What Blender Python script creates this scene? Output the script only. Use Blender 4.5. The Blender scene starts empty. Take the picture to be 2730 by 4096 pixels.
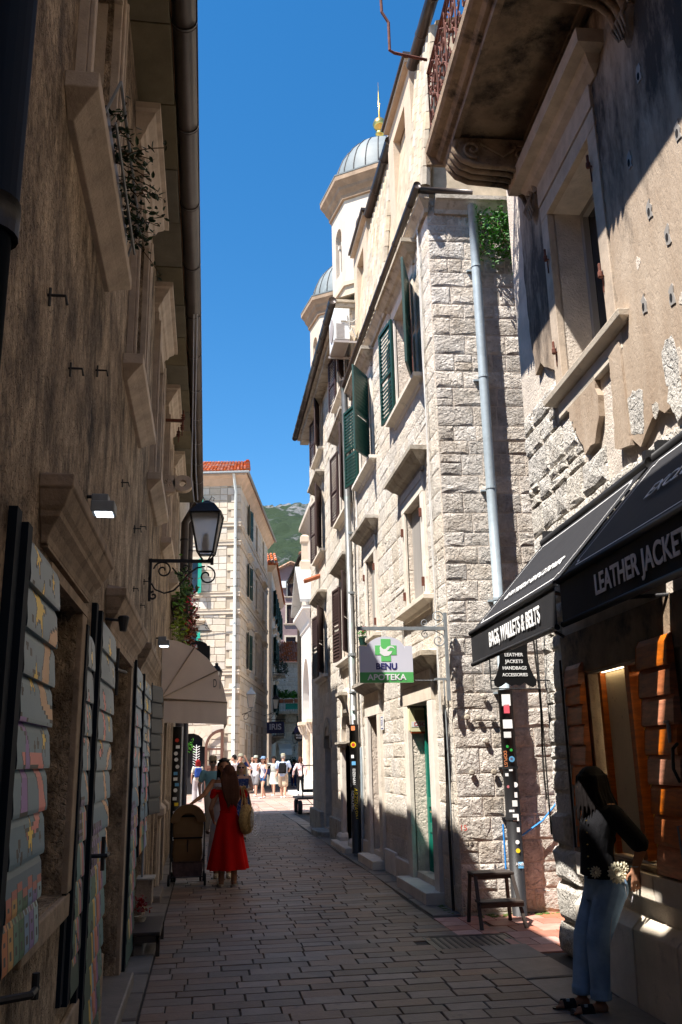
import bpy, math, random
from mathutils import Vector, Matrix
random.seed(7)
SC = bpy.context.scene
COL = SC.collection

# ------------------------------------------------------------------ camera, sky, sun, exposure
cam_d = bpy.data.cameras.new('camera')
cam = bpy.data.objects.new('camera', cam_d); COL.objects.link(cam); SC.camera = cam
PITCH, YAW, ROLL = math.radians(15.506), math.radians(8.597), math.radians(1.183)
fw = Vector((math.sin(YAW) * math.cos(PITCH), math.cos(YAW) * math.cos(PITCH), math.sin(PITCH)))
rt = Vector((math.cos(YAW), -math.sin(YAW), 0))
up = rt.cross(fw)
r2 = rt * math.cos(ROLL) - up * math.sin(ROLL)
u2 = rt * math.sin(ROLL) + up * math.cos(ROLL)
m = Matrix((r2, u2, -fw)).transposed().to_4x4()
m.translation = Vector((0, 0, 1.70))
cam.matrix_world = m
cam_d.sensor_fit = 'VERTICAL'; cam_d.sensor_height = 36.0; cam_d.lens = 31.29
cam_d.clip_start = 0.05; cam_d.clip_end = 6000

SUN_DIR = Vector((1.0, 0.62, -2.1)).normalized()      # way the light travels
elev = math.asin(-SUN_DIR.z)
world = bpy.data.worlds.new('World'); SC.world = world; world.use_nodes = True
wn, wl = world.node_tree.nodes, world.node_tree.links
sky = wn.new('ShaderNodeTexSky'); sky.sky_type = 'NISHITA'; sky.sun_disc = False
sky.sun_elevation = elev
sky.sun_rotation = math.atan2(-SUN_DIR.x, -SUN_DIR.y)
sky.altitude = 300; sky.air_density = 1.1; sky.dust_density = 0.1; sky.ozone_density = 3.5
hsv = wn.new('ShaderNodeHueSaturation'); hsv.inputs['Saturation'].default_value = 1.32; hsv.inputs['Hue'].default_value = 0.497
wl.new(sky.outputs[0], hsv.inputs['Color']); wl.new(hsv.outputs[0], wn['Background'].inputs[0])
wn['Background'].inputs[1].default_value = 0.084
sun_d = bpy.data.lights.new('sun', 'SUN'); sun_d.energy = 5.0; sun_d.angle = math.radians(0.53)
sun_d.color = (1.0, 0.94, 0.86)
sun = bpy.data.objects.new('sun', sun_d); COL.objects.link(sun)
sun.rotation_euler = SUN_DIR.to_track_quat('-Z', 'Y').to_euler()
SC.view_settings.view_transform = 'Standard'; SC.view_settings.look = 'None'
SC.view_settings.gamma = 1; SC.view_settings.exposure = 1.32
SC.view_settings.use_curve_mapping = False

# ------------------------------------------------------------------ materials
MATS = {}
def _n(t, typ, **kw):
    n = t.nodes.new(typ)
    for k, v in kw.items(): setattr(n, k, v)
    return n
def mat(name, col, rough=0.85, metal=0.0, var=0.25, vs=2.0, bump=0.0, bs=30.0, bd=0.01, rnd=0.0, stain=None,
        st=0.55, ss=1.0, stretch=(1, 1, 1), col2=None, spec=0.3, pits=0.0, ps=12.0, alpha=1.0, trans=0.0, emit=None, attr=None, hue=0.0, fine=0.0, zst=None):
    m = bpy.data.materials.new(name); m.use_nodes = True
    t = m.node_tree; L = t.links.new; b = t.nodes['Principled BSDF']
    b.inputs['Roughness'].default_value = rough; b.inputs['Metallic'].default_value = metal
    b.inputs['Specular IOR Level'].default_value = spec
    geo = _n(t, 'ShaderNodeNewGeometry')
    mp = _n(t, 'ShaderNodeVectorMath', operation='MULTIPLY'); mp.inputs[1].default_value = stretch
    L(geo.outputs['Position'], mp.inputs[0])
    nz = _n(t, 'ShaderNodeTexNoise'); nz.inputs['Scale'].default_value = vs; nz.inputs['Detail'].default_value = 6
    nz.inputs['Roughness'].default_value = 0.62
    L(mp.outputs[0], nz.inputs['Vector'])
    c1 = [min(1, c * (1 - var)) for c in col]; c2 = [min(1, c * (1 + var)) for c in (col2 or col)]
    rp = _n(t, 'ShaderNodeValToRGB')
    rp.color_ramp.elements[0].position = 0.32; rp.color_ramp.elements[0].color = (*c1, 1)
    rp.color_ramp.elements[1].position = 0.68; rp.color_ramp.elements[1].color = (*c2, 1)
    L(nz.outputs['Fac'], rp.inputs[0]); cur = rp.outputs[0]
    if attr:
        a = _n(t, 'ShaderNodeAttribute', attribute_name=attr)
        mx = _n(t, 'ShaderNodeMix', data_type='RGBA', blend_type='MULTIPLY'); mx.inputs[0].default_value = 1
        L(a.outputs['Color'], mx.inputs[6]); L(cur, mx.inputs[7]); cur = mx.outputs[2]
    if rnd:
        oi = _n(t, 'ShaderNodeObjectInfo'); at = _n(t, 'ShaderNodeAttribute', attribute_name='rnd')
        ad = _n(t, 'ShaderNodeMath', operation='ADD'); L(oi.outputs['Random'], ad.inputs[0]); L(at.outputs['Fac'], ad.inputs[1])
        fr = _n(t, 'ShaderNodeMath', operation='FRACT'); L(ad.outputs[0], fr.inputs[0])
        mr = _n(t, 'ShaderNodeMapRange'); mr.inputs[3].default_value = 1 - rnd; mr.inputs[4].default_value = 1 + rnd * 0.6
        L(fr.outputs[0], mr.inputs[0])
        hs = _n(t, 'ShaderNodeHueSaturation'); L(mr.outputs[0], hs.inputs['Value']); L(cur, hs.inputs['Color'])
        m7 = _n(t, 'ShaderNodeMath', operation='MULTIPLY'); m7.inputs[1].default_value = 7.3; L(fr.outputs[0], m7.inputs[0])
        f7 = _n(t, 'ShaderNodeMath', operation='FRACT'); L(m7.outputs[0], f7.inputs[0])
        ms = _n(t, 'ShaderNodeMapRange'); ms.inputs[3].default_value = 0.75 - hue; ms.inputs[4].default_value = 1.25 + hue
        L(f7.outputs[0], ms.inputs[0]); L(ms.outputs[0], hs.inputs['Saturation'])
        cur = hs.outputs[0]
    if stain:
        n2 = _n(t, 'ShaderNodeTexNoise'); n2.inputs['Scale'].default_value = ss; n2.inputs['Detail'].default_value = 8
        n2.inputs['Roughness'].default_value = 0.7
        L(mp.outputs[0], n2.inputs['Vector'])
        mr = _n(t, 'ShaderNodeMapRange'); mr.inputs[1].default_value = st; mr.inputs[2].default_value = st + 0.16
        if zst:
            sp_ = _n(t, 'ShaderNodeSeparateXYZ'); L(geo.outputs['Position'], sp_.inputs[0]); mz = _n(t, 'ShaderNodeMapRange')
            mz.inputs[1].default_value, mz.inputs[2].default_value, mz.inputs[3].default_value, mz.inputs[4].default_value = zst
            L(sp_.outputs[2], mz.inputs[0]); az = _n(t, 'ShaderNodeMath', operation='ADD'); L(n2.outputs['Fac'], az.inputs[0]); L(mz.outputs[0], az.inputs[1]); L(az.outputs[0], mr.inputs[0])
        else: L(n2.outputs['Fac'], mr.inputs[0])
        mx = _n(t, 'ShaderNodeMix', data_type='RGBA'); mx.inputs[7].default_value = (*stain, 1)
        L(mr.outputs[0], mx.inputs[0]); L(cur, mx.inputs[6]); cur = mx.outputs[2]
    hgt = None
    if bump:
        n3 = _n(t, 'ShaderNodeTexNoise'); n3.inputs['Scale'].default_value = bs; n3.inputs['Detail'].default_value = 5
        n3.inputs['Roughness'].default_value = 0.65
        L(mp.outputs[0] if stretch != (1, 1, 1) else geo.outputs['Position'], n3.inputs['Vector']); hgt = n3.outputs['Fac']
        if pits:
            vo = _n(t, 'ShaderNodeTexNoise'); vo.inputs['Scale'].default_value = ps; vo.inputs['Detail'].default_value = 3
            vo.inputs['Distortion'].default_value = 1.5
            L(geo.outputs['Position'], vo.inputs['Vector'])
            mr = _n(t, 'ShaderNodeMapRange'); mr.inputs[1].default_value = 0.33; mr.inputs[2].default_value = 0.47
            mr.inputs[3].default_value = -pits; mr.inputs[4].default_value = 0
            L(vo.outputs['Fac'], mr.inputs[0])
            ad = _n(t, 'ShaderNodeMath', operation='ADD'); L(hgt, ad.inputs[0]); L(mr.outputs[0], ad.inputs[1]); hgt = ad.outputs[0]
        bp = _n(t, 'ShaderNodeBump'); bp.inputs['Strength'].default_value = bump; bp.inputs['Distance'].default_value = bd
        L(hgt, bp.inputs['Height']); L(bp.outputs[0], b.inputs['Normal'])
        if fine:   # crevices of the grain are darker
            mr = _n(t, 'ShaderNodeMapRange'); mr.inputs[1].default_value = 0.3; mr.inputs[2].default_value = 0.55
            mr.inputs[3].default_value = 1 - fine; mr.inputs[4].default_value = 1
            L(n3.outputs['Fac'], mr.inputs[0])
            hv = _n(t, 'ShaderNodeHueSaturation'); L(mr.outputs[0], hv.inputs['Value']); L(cur, hv.inputs['Color']); cur = hv.outputs[0]
    L(cur, b.inputs['Base Color'])
    if trans: b.inputs['Transmission Weight'].default_value = trans
    if emit:
        b.inputs['Emission Color'].default_value = (*emit[0], 1); b.inputs['Emission Strength'].default_value = emit[1]
    MATS[name] = m
    return m

STONE = (0.60, 0.535, 0.45)
mat('white_limestone', (0.68, 0.615, 0.53), bump=1.0, bs=30, bd=0.03, rnd=0.13, stain=(0.46, 0.39, 0.31), st=0.57, ss=4.5, var=0.12, vs=7, pits=0.35, ps=16, fine=0.25)
mat('quoin_limestone', (0.54, 0.475, 0.405), bump=1.0, bs=26, bd=0.04, rnd=0.26, stain=(0.30, 0.26, 0.21), st=0.60, ss=5, var=0.16, vs=6, pits=0.4, ps=14, col2=(0.66, 0.61, 0.55), fine=0.2)
mat('rubble_limestone', (0.66, 0.62, 0.56), bump=1.0, bs=30, bd=0.04, rnd=0.15, stain=(0.36, 0.28, 0.22), st=0.62, ss=3, var=0.14, vs=6, pits=0.5, ps=12, fine=0.3)
mat('lime_mortar', (0.58, 0.51, 0.44), bump=0.7, bs=40, bd=0.02, var=0.2, vs=4)
mat('mortar_warm', (0.62, 0.54, 0.455), bump=0.8, bs=30, bd=0.02, var=0.2, vs=5, pits=0.4)
mat('dressed_stone', (0.68, 0.61, 0.52), bump=0.35, bs=60, bd=0.01, var=0.12, vs=4, stain=(0.30, 0.27, 0.23), st=0.60, ss=3.5, rnd=0.1)
mat('weathered_hood', (0.42, 0.37, 0.30), bump=0.5, bs=40, bd=0.015, var=0.2, vs=5, stain=(0.16, 0.13, 0.10), st=0.52, ss=4, rnd=0.1)
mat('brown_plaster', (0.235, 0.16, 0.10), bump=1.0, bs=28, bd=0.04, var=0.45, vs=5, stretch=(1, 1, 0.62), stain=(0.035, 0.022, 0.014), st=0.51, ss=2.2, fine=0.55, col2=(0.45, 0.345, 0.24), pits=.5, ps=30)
mat('brown_hood_stone', (0.30, 0.225, 0.16), bump=0.6, bs=40, bd=0.01, var=0.3, vs=6, stain=(0.11, 0.08, 0.055), st=0.55, ss=5)
mat('pale_frame_stone', (0.46, 0.375, 0.295), bump=0.4, bs=50, bd=0.01, var=0.18, vs=6, stain=(0.2, 0.16, 0.12), st=0.62, ss=8)
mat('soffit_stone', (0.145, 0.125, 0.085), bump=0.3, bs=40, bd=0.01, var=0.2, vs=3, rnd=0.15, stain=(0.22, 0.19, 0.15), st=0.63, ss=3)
mat('ochre_plaster', (0.37, 0.27, 0.19), bump=0.6, bs=45, bd=0.012, pits=.15, ps=9, var=0.14, vs=2.5, stain=(0.055, 0.042, 0.034), st=0.54, ss=1.5, stretch=(1, 1, 0.35), col2=(0.42, 0.34, 0.265), zst=(4.9, 6.2, -.1, .17))  # soot stain denser with height; balcony shade put into this darkening too
mat('soot_concrete', (0.27, 0.195, 0.13), bump=0.7, bs=30, bd=0.015, var=0.4, vs=3.5, stain=(0.04, 0.032, 0.026), st=0.49, ss=2.6)
mat('paving_stone', (0.180, 0.126, 0.098), rough=0.50, bump=0.5, bs=26, bd=0.008, rnd=0.36, var=0.14, vs=9, stain=(0.085, 0.07, 0.062), st=0.57, ss=5, spec=0.35, hue=0.1)
mat('paving_bed', (0.06, 0.05, 0.042), bump=0.5, bs=50, bd=0.01)
mat('ground_earth', (0.22, 0.19, 0.16), bump=0.3, bs=5, bd=0.02)
mat('kerb_stone', (0.17, 0.145, 0.125), rough=0.5, bump=0.4, bs=25, bd=0.008, rnd=0.2, var=0.2, vs=6, stain=(0.13, 0.115, 0.10), st=0.58, ss=4)
mat('red_tile', (0.42, 0.20, 0.15), rough=0.6, bump=0.3, bs=30, bd=0.005, rnd=0.2, var=0.2, vs=6, stain=(0.3, 0.22, 0.17), st=0.6, ss=4)
mat('square_white', (0.44, 0.37, 0.32), rough=0.5, bump=0.2, bs=20, bd=0.005, rnd=0.15, var=0.12)
mat('square_red', (0.34, 0.19, 0.155), rough=0.5, bump=0.2, bs=20, bd=0.005, rnd=0.2, var=0.12)
mat('dark_pipe', (0.055, 0.042, 0.038), rough=0.4, bump=0.1, bs=20, var=0.25, spec=0.5)
mat('gutter_copper', (0.07, 0.055, 0.048), rough=0.38, metal=0.3, bump=0.1, bs=20, var=0.3)
mat('zinc', (0.33, 0.39, 0.43), rough=0.5, metal=0.15, var=0.12, vs=9, bump=0.1, bs=60)
mat('worn_copper', (0.17, 0.17, 0.165), rough=0.42, metal=0.45, var=0.2, vs=5, stain=(0.22, 0.33, 0.29), st=0.56, ss=3, bump=0.1)
mat('pale_pipe', (0.60, 0.64, 0.62), rough=0.5, var=0.06)
mat('black_iron', (0.015, 0.015, 0.017), rough=0.55, bump=0.2, bs=60, var=0.2, spec=0.4)
mat('rust_iron', (0.12, 0.042, 0.028), rough=0.8, bump=0.4, bs=60, var=0.4, vs=14, bd=0.004)
mat('grey_iron', (0.22, 0.24, 0.25), rough=0.5, var=0.15, vs=12, stain=(0.2, 0.12, 0.07), st=0.66, ss=8)
mat('green_paint', (0.004, 0.036, 0.029), rough=0.45, var=0.12, bump=0.1, bs=40, spec=0.4)
mat('bright_green_paint', (0.02, 0.25, 0.19), rough=0.5, var=0.12)
mat('deep_green_paint', (0.008, 0.04, 0.03), rough=0.55, var=0.15)
mat('brown_paint', (0.040, 0.020, 0.018), rough=0.6, var=0.2, bump=0.1, bs=50)
mat('navy_paint', (0.004, 0.009, 0.018), rough=0.75, var=0.15, spec=.15)
mat('teal_door', (0.008, 0.16, 0.11), rough=0.45, var=0.12)
mat('door_brown', (0.10, 0.045, 0.03), rough=0.6, var=0.25, bump=0.2, bs=20, stretch=(4, 4, .5))
mat('varnished_wood', (0.50, 0.14, 0.030), rough=0.55, var=0.4, vs=5, bump=0.25, bs=12, bd=0.004, stretch=(1, 1.0, 6), spec=0.5, rnd=0.2)
mat('dark_void', (0.012, 0.012, 0.014), rough=0.9, var=0.2)
mat('dark_glass', (0.015, 0.018, 0.025), rough=0.06, var=0.1, spec=0.6)
mat('grey_panel', (0.30, 0.28, 0.26), rough=0.6, var=0.12, stretch=(3, 3, .3))
mat('frosted_glass', (0.80, 0.76, 0.70), rough=0.5, var=0.1, bump=0.4, bs=70, bd=0.004, trans=0.9)
mat('roof_tile', (0.42, 0.135, 0.065), rough=0.8, var=0.25, vs=5, rnd=0.25, bump=0.2, bs=40)
mat('old_roof_tile', (0.45, 0.27, 0.18), rough=0.85, var=0.3, vs=5, rnd=0.25, stain=(0.5, 0.45, 0.38), st=0.58, ss=4)
mat('pale_roof_tile', (0.42, 0.36, 0.28), rough=0.9, var=0.25, vs=5, rnd=0.2)
mat('lead_dome', (0.17, 0.195, 0.205), rough=0.6, metal=0.0, var=0.12, vs=2, stain=(0.28, 0.33, 0.33), st=0.58, ss=1.5)
mat('gold', (0.75, 0.52, 0.16), rough=0.28, metal=0.9, var=0.1)
mat('tower_stone', (0.54, 0.46, 0.38), bump=0.3, bs=12, bd=0.01, var=0.09, vs=2, rnd=0.08)
mat('tower_cornice', (0.30, 0.215, 0.15), bump=0.4, bs=10, bd=0.02, var=0.2, vs=2, stain=(0.4, 0.3, 0.2), st=0.58, ss=2)
mat('porch_stone', (0.62, 0.60, 0.565), var=0.06, vs=2, bump=0.1, bs=20)
mat('porch_column', (0.62, 0.53, 0.42), var=0.2, vs=3, bump=0.3, bs=12)
mat('slate_slab', (0.34, 0.34, 0.33), var=0.15, vs=3, stain=(0.6, 0.6, 0.58), st=0.62, ss=2)
mat('cream_ashlar', (0.55, 0.485, 0.40), bump=0.35, bs=14, bd=0.015, rnd=0.13, var=0.08, vs=5)
mat('cream_band', (0.56, 0.48, 0.38), bump=0.2, bs=10, var=0.1, vs=2)
mat('cream_joint', (0.36, 0.30, 0.23), var=0.1)
mat('rose_cornice', (0.55, 0.40, 0.29), bump=0.2, bs=8, var=0.15, vs=1.5)
mat('beige_plaster', (0.58, 0.49, 0.39), bump=0.3, bs=10, var=0.1, vs=1.5)
mat('purple_plaster', (0.24, 0.165, 0.165), bump=0.3, bs=10, var=0.2, vs=0.8, stain=(0.5, 0.48, 0.46), st=0.64, ss=0.6)
mat('dormer_render', (0.52, 0.42, 0.32), bump=0.6, bs=60, bd=0.008, var=0.1, vs=3)
mat('dormer_shade', (0.30, 0.27, 0.19), bump=0.4, bs=40, bd=0.008, var=0.2, vs=3)
mat('awning_black', (0.018, 0.018, 0.021), rough=0.8, var=0.12, vs=3, bump=0.25, bs=4, bd=0.02)
mat('awning_beige', (0.82, 0.68, 0.56), rough=0.9, var=0.06, vs=2, bump=0.2, bs=4, bd=0.02, stain=(0.45, 0.33, 0.25), st=0.66, ss=2)
mat('awning_seam', (0.40, 0.31, 0.22), rough=0.9)
mat('white_print', (0.82, 0.82, 0.82), rough=0.6, var=0.02)
mat('grey_print', (0.33, 0.30, 0.29), rough=0.6, var=0.05)
mat('navy_print', (0.03, 0.03, 0.16), rough=0.5, var=0.02)
mat('sign_white', (0.66, 0.66, 0.74), rough=0.4, var=0.03)
mat('sign_green', (0.10, 0.42, 0.12), rough=0.4, var=0.03)
mat('cross_green', (0.14, 0.55, 0.16), rough=0.4, var=0.03)
mat('sign_black', (0.008, 0.008, 0.009), rough=0.5)
mat('sign_navy', (0.02, 0.022, 0.09), rough=0.4)
mat('red_plastic', (0.5, 0.09, 0.02), rough=0.4)
mat('cream_plastic', (0.72, 0.68, 0.42), rough=0.4, var=0.04)
mat('white_plastic', (0.72, 0.73, 0.72), rough=0.4, var=0.04)
mat('black_plastic', (0.02, 0.02, 0.022), rough=0.5)
mat('blue_cable', (0.03, 0.22, 0.60), rough=0.45)
mat('white_cable', (0.62, 0.61, 0.58), rough=0.5)
mat('black_cable', (0.03, 0.027, 0.025), rough=0.6)
mat('added_warm_led', (0.9, 0.8, 0.6), emit=((1.0, 0.80, 0.5), 3.5))  # glow of the lamps added inside the shop window
mat('lamp_led', (0.8, 0.85, 1.0), emit=((0.75, 0.85, 1.0), 3.0))
mat('stool_wood', (0.045, 0.035, 0.03), rough=0.5, var=0.25, bump=0.2, bs=20)
mat('leaf_bright', (0.055, 0.20, 0.025), rough=0.5, rnd=0.35, var=0.3, vs=9)
mat('leaf_green', (0.045, 0.11, 0.02), rough=0.55, rnd=0.4, var=0.35, vs=9)
mat('leaf_dark', (0.022, 0.05, 0.020), rough=0.5, rnd=0.4, var=0.3, vs=9)
mat('leaf_yellow', (0.16, 0.22, 0.03), rough=0.6, rnd=0.4, var=0.3, vs=9)
mat('leaf_bronze', (0.16, 0.055, 0.02), rough=0.6, rnd=0.5, var=0.4, vs=9)
mat('petal_pink', (0.62, 0.14, 0.17), rough=0.6, rnd=0.3)
mat('petal_red', (0.32, 0.012, 0.012), rough=0.6, rnd=0.3)
mat('stem_brown', (0.09, 0.055, 0.03), rough=0.8)
mat('moss', (0.09, 0.12, 0.03), rough=0.95, var=0.4, vs=20, bump=0.6, bs=60)
mat('terracotta', (0.30, 0.10, 0.05), rough=0.8)
mat('gold_strip', (0.75, 0.58, 0.12), rough=0.4, metal=0.1, var=0.3, vs=20)
mat('speckled_panel', (0.62, 0.50, 0.33), rough=0.6, var=0.1, stain=(0.12, 0.09, 0.06), st=0.60, ss=22)
mat('shop_back', (0.72, 0.66, 0.56), rough=0.8, var=0.05)
mat('leather_black', (0.02, 0.018, 0.018), rough=0.35, spec=0.5)
mat('leather_brown', (0.16, 0.06, 0.03), rough=0.35)
mat('rubber', (0.02, 0.02, 0.02), rough=0.8)
mat('hub_red', (0.3, 0.03, 0.02), rough=0.5)
mat('cart_deck', (0.09, 0.065, 0.055), rough=0.6, var=0.3)
mat('stroller_fabric', (0.15, 0.085, 0.035), rough=0.85, var=0.12, vs=4, bump=0.2, bs=8)
mat('stroller_basket', (0.10, 0.06, 0.055), rough=0.9, var=0.4, vs=8)
mat('painted_plank', (1, 1, 1), rough=0.5, var=0.06, vs=14, attr='paint', bump=0.15, bs=30, bd=0.003)
mat('mountain', (0.10, 0.12, 0.05), rough=1)
mat('quoin_brown', (0.30, 0.2, 0.15), rough=1, bump=0.4)

# ------------------------------------------------------------------ object helpers
WORLD = {}
def register(o, parent, basis=None):
    basis = basis or Matrix.Identity(4)
    o.matrix_basis = basis
    if parent is not None:
        o.parent = parent
        o.matrix_parent_inverse = WORLD[parent.name].inverted()
    WORLD[o.name] = basis.copy()
    return o
def thing(name, label, cat, loc, group=None, kind=None):
    o = bpy.data.objects.new(name, None); COL.objects.link(o)
    o.empty_display_size = 0.1
    o['label'] = label
    if cat: o['category'] = cat
    if group: o['group'] = group
    if kind: o['kind'] = kind
    return register(o, None, Matrix.Translation(Vector(loc)))
def tag(o, label, cat=None, group=None, kind=None):
    o['label'] = label
    if cat: o['category'] = cat
    if group: o['group'] = group
    if kind: o['kind'] = kind
    return o
def inst(name, me, mtx, parent):
    o = bpy.data.objects.new(name, me); COL.objects.link(o)
    return register(o, parent, mtx)

class Fr:
    """frame of a facade: u along it, v up, n out of it"""
    def __init__(s, O, U, N, V=(0, 0, 1)):
        s.O, s.U, s.N, s.V = Vector(O), Vector(U).normalized(), Vector(N).normalized(), Vector(V).normalized()
    def p(s, u, v, n=0): return s.O + s.U * u + s.V * v + s.N * n
    def m(s, u, v, n, su, sv, sn):
        a, b, c = s.U * su, s.V * sv, s.N * sn
        return Matrix(((a.x, b.x, c.x, 0), (a.y, b.y, c.y, 0), (a.z, b.z, c.z, 0), (0, 0, 0, 1))) if False else \
            Matrix.Translation(s.p(u, v, n)) @ Matrix(((a.x, b.x, c.x, 0), (a.y, b.y, c.y, 0), (a.z, b.z, c.z, 0), (0, 0, 0, 1)))
    def sub(s, u, v, n, ang=0):
        """frame moved to (u,v,n) and turned about the vertical by ang"""
        c, k = math.cos(ang), math.sin(ang)
        return Fr(s.p(u, v, n), s.U * c + s.N * k, s.N * c - s.U * k, s.V)
GF = Fr((0, 0, 0), (1, 0, 0), (0, -1, 0))      # u=X v=Z n=-Y
WF = Fr((0, 0, 0), (1, 0, 0), (0, 0, 1), (0, 1, 0))   # u=X v=Y n=Z

class MB:
    def __init__(s): s.v, s.f, s.r, s.c = [], [], [], []
    def add(s, vs, fs, rnd=0.0):
        b = len(s.v); s.v += [tuple(x) for x in vs]; s.f += [tuple(i + b for i in f) for f in fs]; s.r += [rnd] * len(fs); return s
    def box(s, F, u0, u1, v0, v1, n0, n1, rnd=0.0):
        P = [F.p(u, v, n) for n in (n0, n1) for v in (v0, v1) for u in (u0, u1)]
        return s.add(P, [(0, 2, 3, 1), (4, 5, 7, 6), (0, 1, 5, 4), (2, 6, 7, 3), (0, 4, 6, 2), (1, 3, 7, 5)], rnd)
    def prism(s, F, poly, n0, n1, rnd=0.0):
        k = len(poly); P = [F.p(u, v, n0) for u, v in poly] + [F.p(u, v, n1) for u, v in poly]
        fs = [tuple(range(k)), tuple(range(2 * k - 1, k - 1, -1))] + [(i, (i + 1) % k, (i + 1) % k + k, i + k) for i in range(k)]
        return s.add(P, fs, rnd)
    def rings(s, rings, cap=True, closed=True, rnd=0.0):
        k = len(rings[0]); P = [p for r in rings for p in r]; fs = []
        for j in range(len(rings) - 1):
            for i in range(k if closed else k - 1):
                a = j * k + i; b = j * k + (i + 1) % k; fs.append((a, b, b + k, a + k))
        if cap: fs += [tuple(range(k)), tuple(range(len(P) - 1, len(P) - k - 1, -1))]
        return s.add(P, fs, rnd)
    def tube(s, pts, r, k=8, cap=True, rnd=0.0):
        pts = [Vector(p) for p in pts]; R = []; rr = r if isinstance(r, (list, tuple)) else [r] * len(pts)
        pu = None
        for i, p in enumerate(pts):
            t = (pts[min(i + 1, len(pts) - 1)] - pts[max(i - 1, 0)])
            if t.length < 1e-9: t = Vector((0, 0, 1))
            t.normalize()
            if pu is None:
                a = Vector((0, 0, 1)) if abs(t.z) < 0.9 else Vector((1, 0, 0)); pu = t.cross(a).normalized()
            pu = (pu - t * pu.dot(t)); pu = pu.normalized() if pu.length > 1e-6 else t.orthogonal().normalized()
            w = t.cross(pu)
            R.append([p + (pu * math.cos(2 * math.pi * j / k) + w * math.sin(2 * math.pi * j / k)) * rr[i] for j in range(k)])
        return s.rings(R, cap, True, rnd)
    def lathe(s, c, prof, k=16, axis='Z', rot=0.0, rnd=0.0, sx=1, sy=1):
        c = Vector(c); R = []
        for r, h in prof:
            ring = []
            for j in range(k):
                a = 2 * math.pi * (j + rot) / k; x, y = r * math.cos(a) * sx, r * math.sin(a) * sy
                ring.append(c + (Vector((x, y, h)) if axis == 'Z' else Vector((h, x, y)) if axis == 'X' else Vector((x, h, y))))
            R.append(ring)
        return s.rings(R, True, True, rnd)
    def quad(s, a, b, c, d, rnd=0.0): return s.add([a, b, c, d], [(0, 1, 2, 3)], rnd)
    def hood(s, F, u0, u1, v0, prof, side=True):
        """moulded band: prof = [(out, up)], returns round the ends"""
        R = []
        for d, h in prof:
            e = d if side else 0
            R.append([F.p(u0 - e, v0 + h, 0), F.p(u0 - e, v0 + h, d), F.p(u1 + e, v0 + h, d), F.p(u1 + e, v0 + h, 0)])
        return s.rings(R)
    def build(s, name, mt, parent=None, smooth=False, bevel=0.0, mats=None, fm=None):
        me = bpy.data.meshes.new(name); me.from_pydata(s.v, [], s.f); me.update()
        if any(s.r):
            a = me.attributes.new('rnd', 'FLOAT', 'FACE'); a.data.foreach_set('value', s.r)
        me.materials.append(MATS[mt] if isinstance(mt, str) else mt)
        if smooth:
            me.polygons.foreach_set('use_smooth', [True] * len(me.polygons))
        o = bpy.data.objects.new(name, me); COL.objects.link(o)
        register(o, parent)
        if bevel:
            bv = o.modifiers.new('bevel', 'BEVEL'); bv.width = bevel; bv.segments = 2; bv.limit_method = 'ANGLE'
        return o

def facade(F, u0, u1, v0, v1, ops, thick):
    """wall with rectangular openings"""
    b = MB(); us = sorted({u0, u1, *[x for o in ops for x in o[:2]]}); vs = sorted({v0, v1, *[x for o in ops for x in o[2:4]]})
    us = [x for x in us if u0 <= x <= u1]; vs = [x for x in vs if v0 <= x <= v1]
    for i in range(len(us) - 1):
        for j in range(len(vs) - 1):
            cu, cv = (us[i] + us[i + 1]) / 2, (vs[j] + vs[j + 1]) / 2
            if any(o[0] < cu < o[1] and o[2] < cv < o[3] for o in ops): continue
            for n in (0, -thick):
                b.quad(F.p(us[i], vs[j], n), F.p(us[i + 1], vs[j], n), F.p(us[i + 1], vs[j + 1], n), F.p(us[i], vs[j + 1], n))
    def rim(a0, a1, c0, c1):
        for (p, q) in (((a0, c0), (a1, c0)), ((a1, c0), (a1, c1)), ((a1, c1), (a0, c1)), ((a0, c1), (a0, c0))):
            b.quad(F.p(*p, 0), F.p(*q, 0), F.p(*q, -thick), F.p(*p, -thick))
    rim(u0, u1, v0, v1)
    for o in ops: rim(o[0], o[1], max(o[2], v0), min(o[3], v1))
    return b

def rough_block(seed, rough=0.16, pinch=0.07):
    """unit stone, 40 triangles: u,v in -.5...5, n 0..1"""
    R = random.Random(seed); P = []
    rim = [(-.5, -.5), (0, -.5), (.5, -.5), (.5, 0), (.5, .5), (0, .5), (-.5, .5), (-.5, 0)]
    for u, v in rim: P.append((u, v, -0.6))
    for u, v in rim:
        P.append((u * (1 - R.uniform(0, pinch)), v * (1 - R.uniform(0, pinch)), 0.35 + R.uniform(-.2, .15)))
    for u, v in rim: P.append((u * 0.76 + R.uniform(-.05, .05), v * 0.72 + R.uniform(-.05, .05), 1 - R.uniform(0, rough * 2)))
    P.append((R.uniform(-.1, .1), R.uniform(-.1, .1), 1 + R.uniform(-rough, rough)))
    fs = [(i, (i + 1) % 8, (i + 1) % 8 + 8, i + 8) for i in range(8)] + [(i + 8, (i + 1) % 8 + 8, (i + 1) % 8 + 16, i + 16) for i in range(8)]
    fs += [(16 + i, 16 + (i + 1) % 8, 24) for i in range(8)]
    return P, fs
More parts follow.
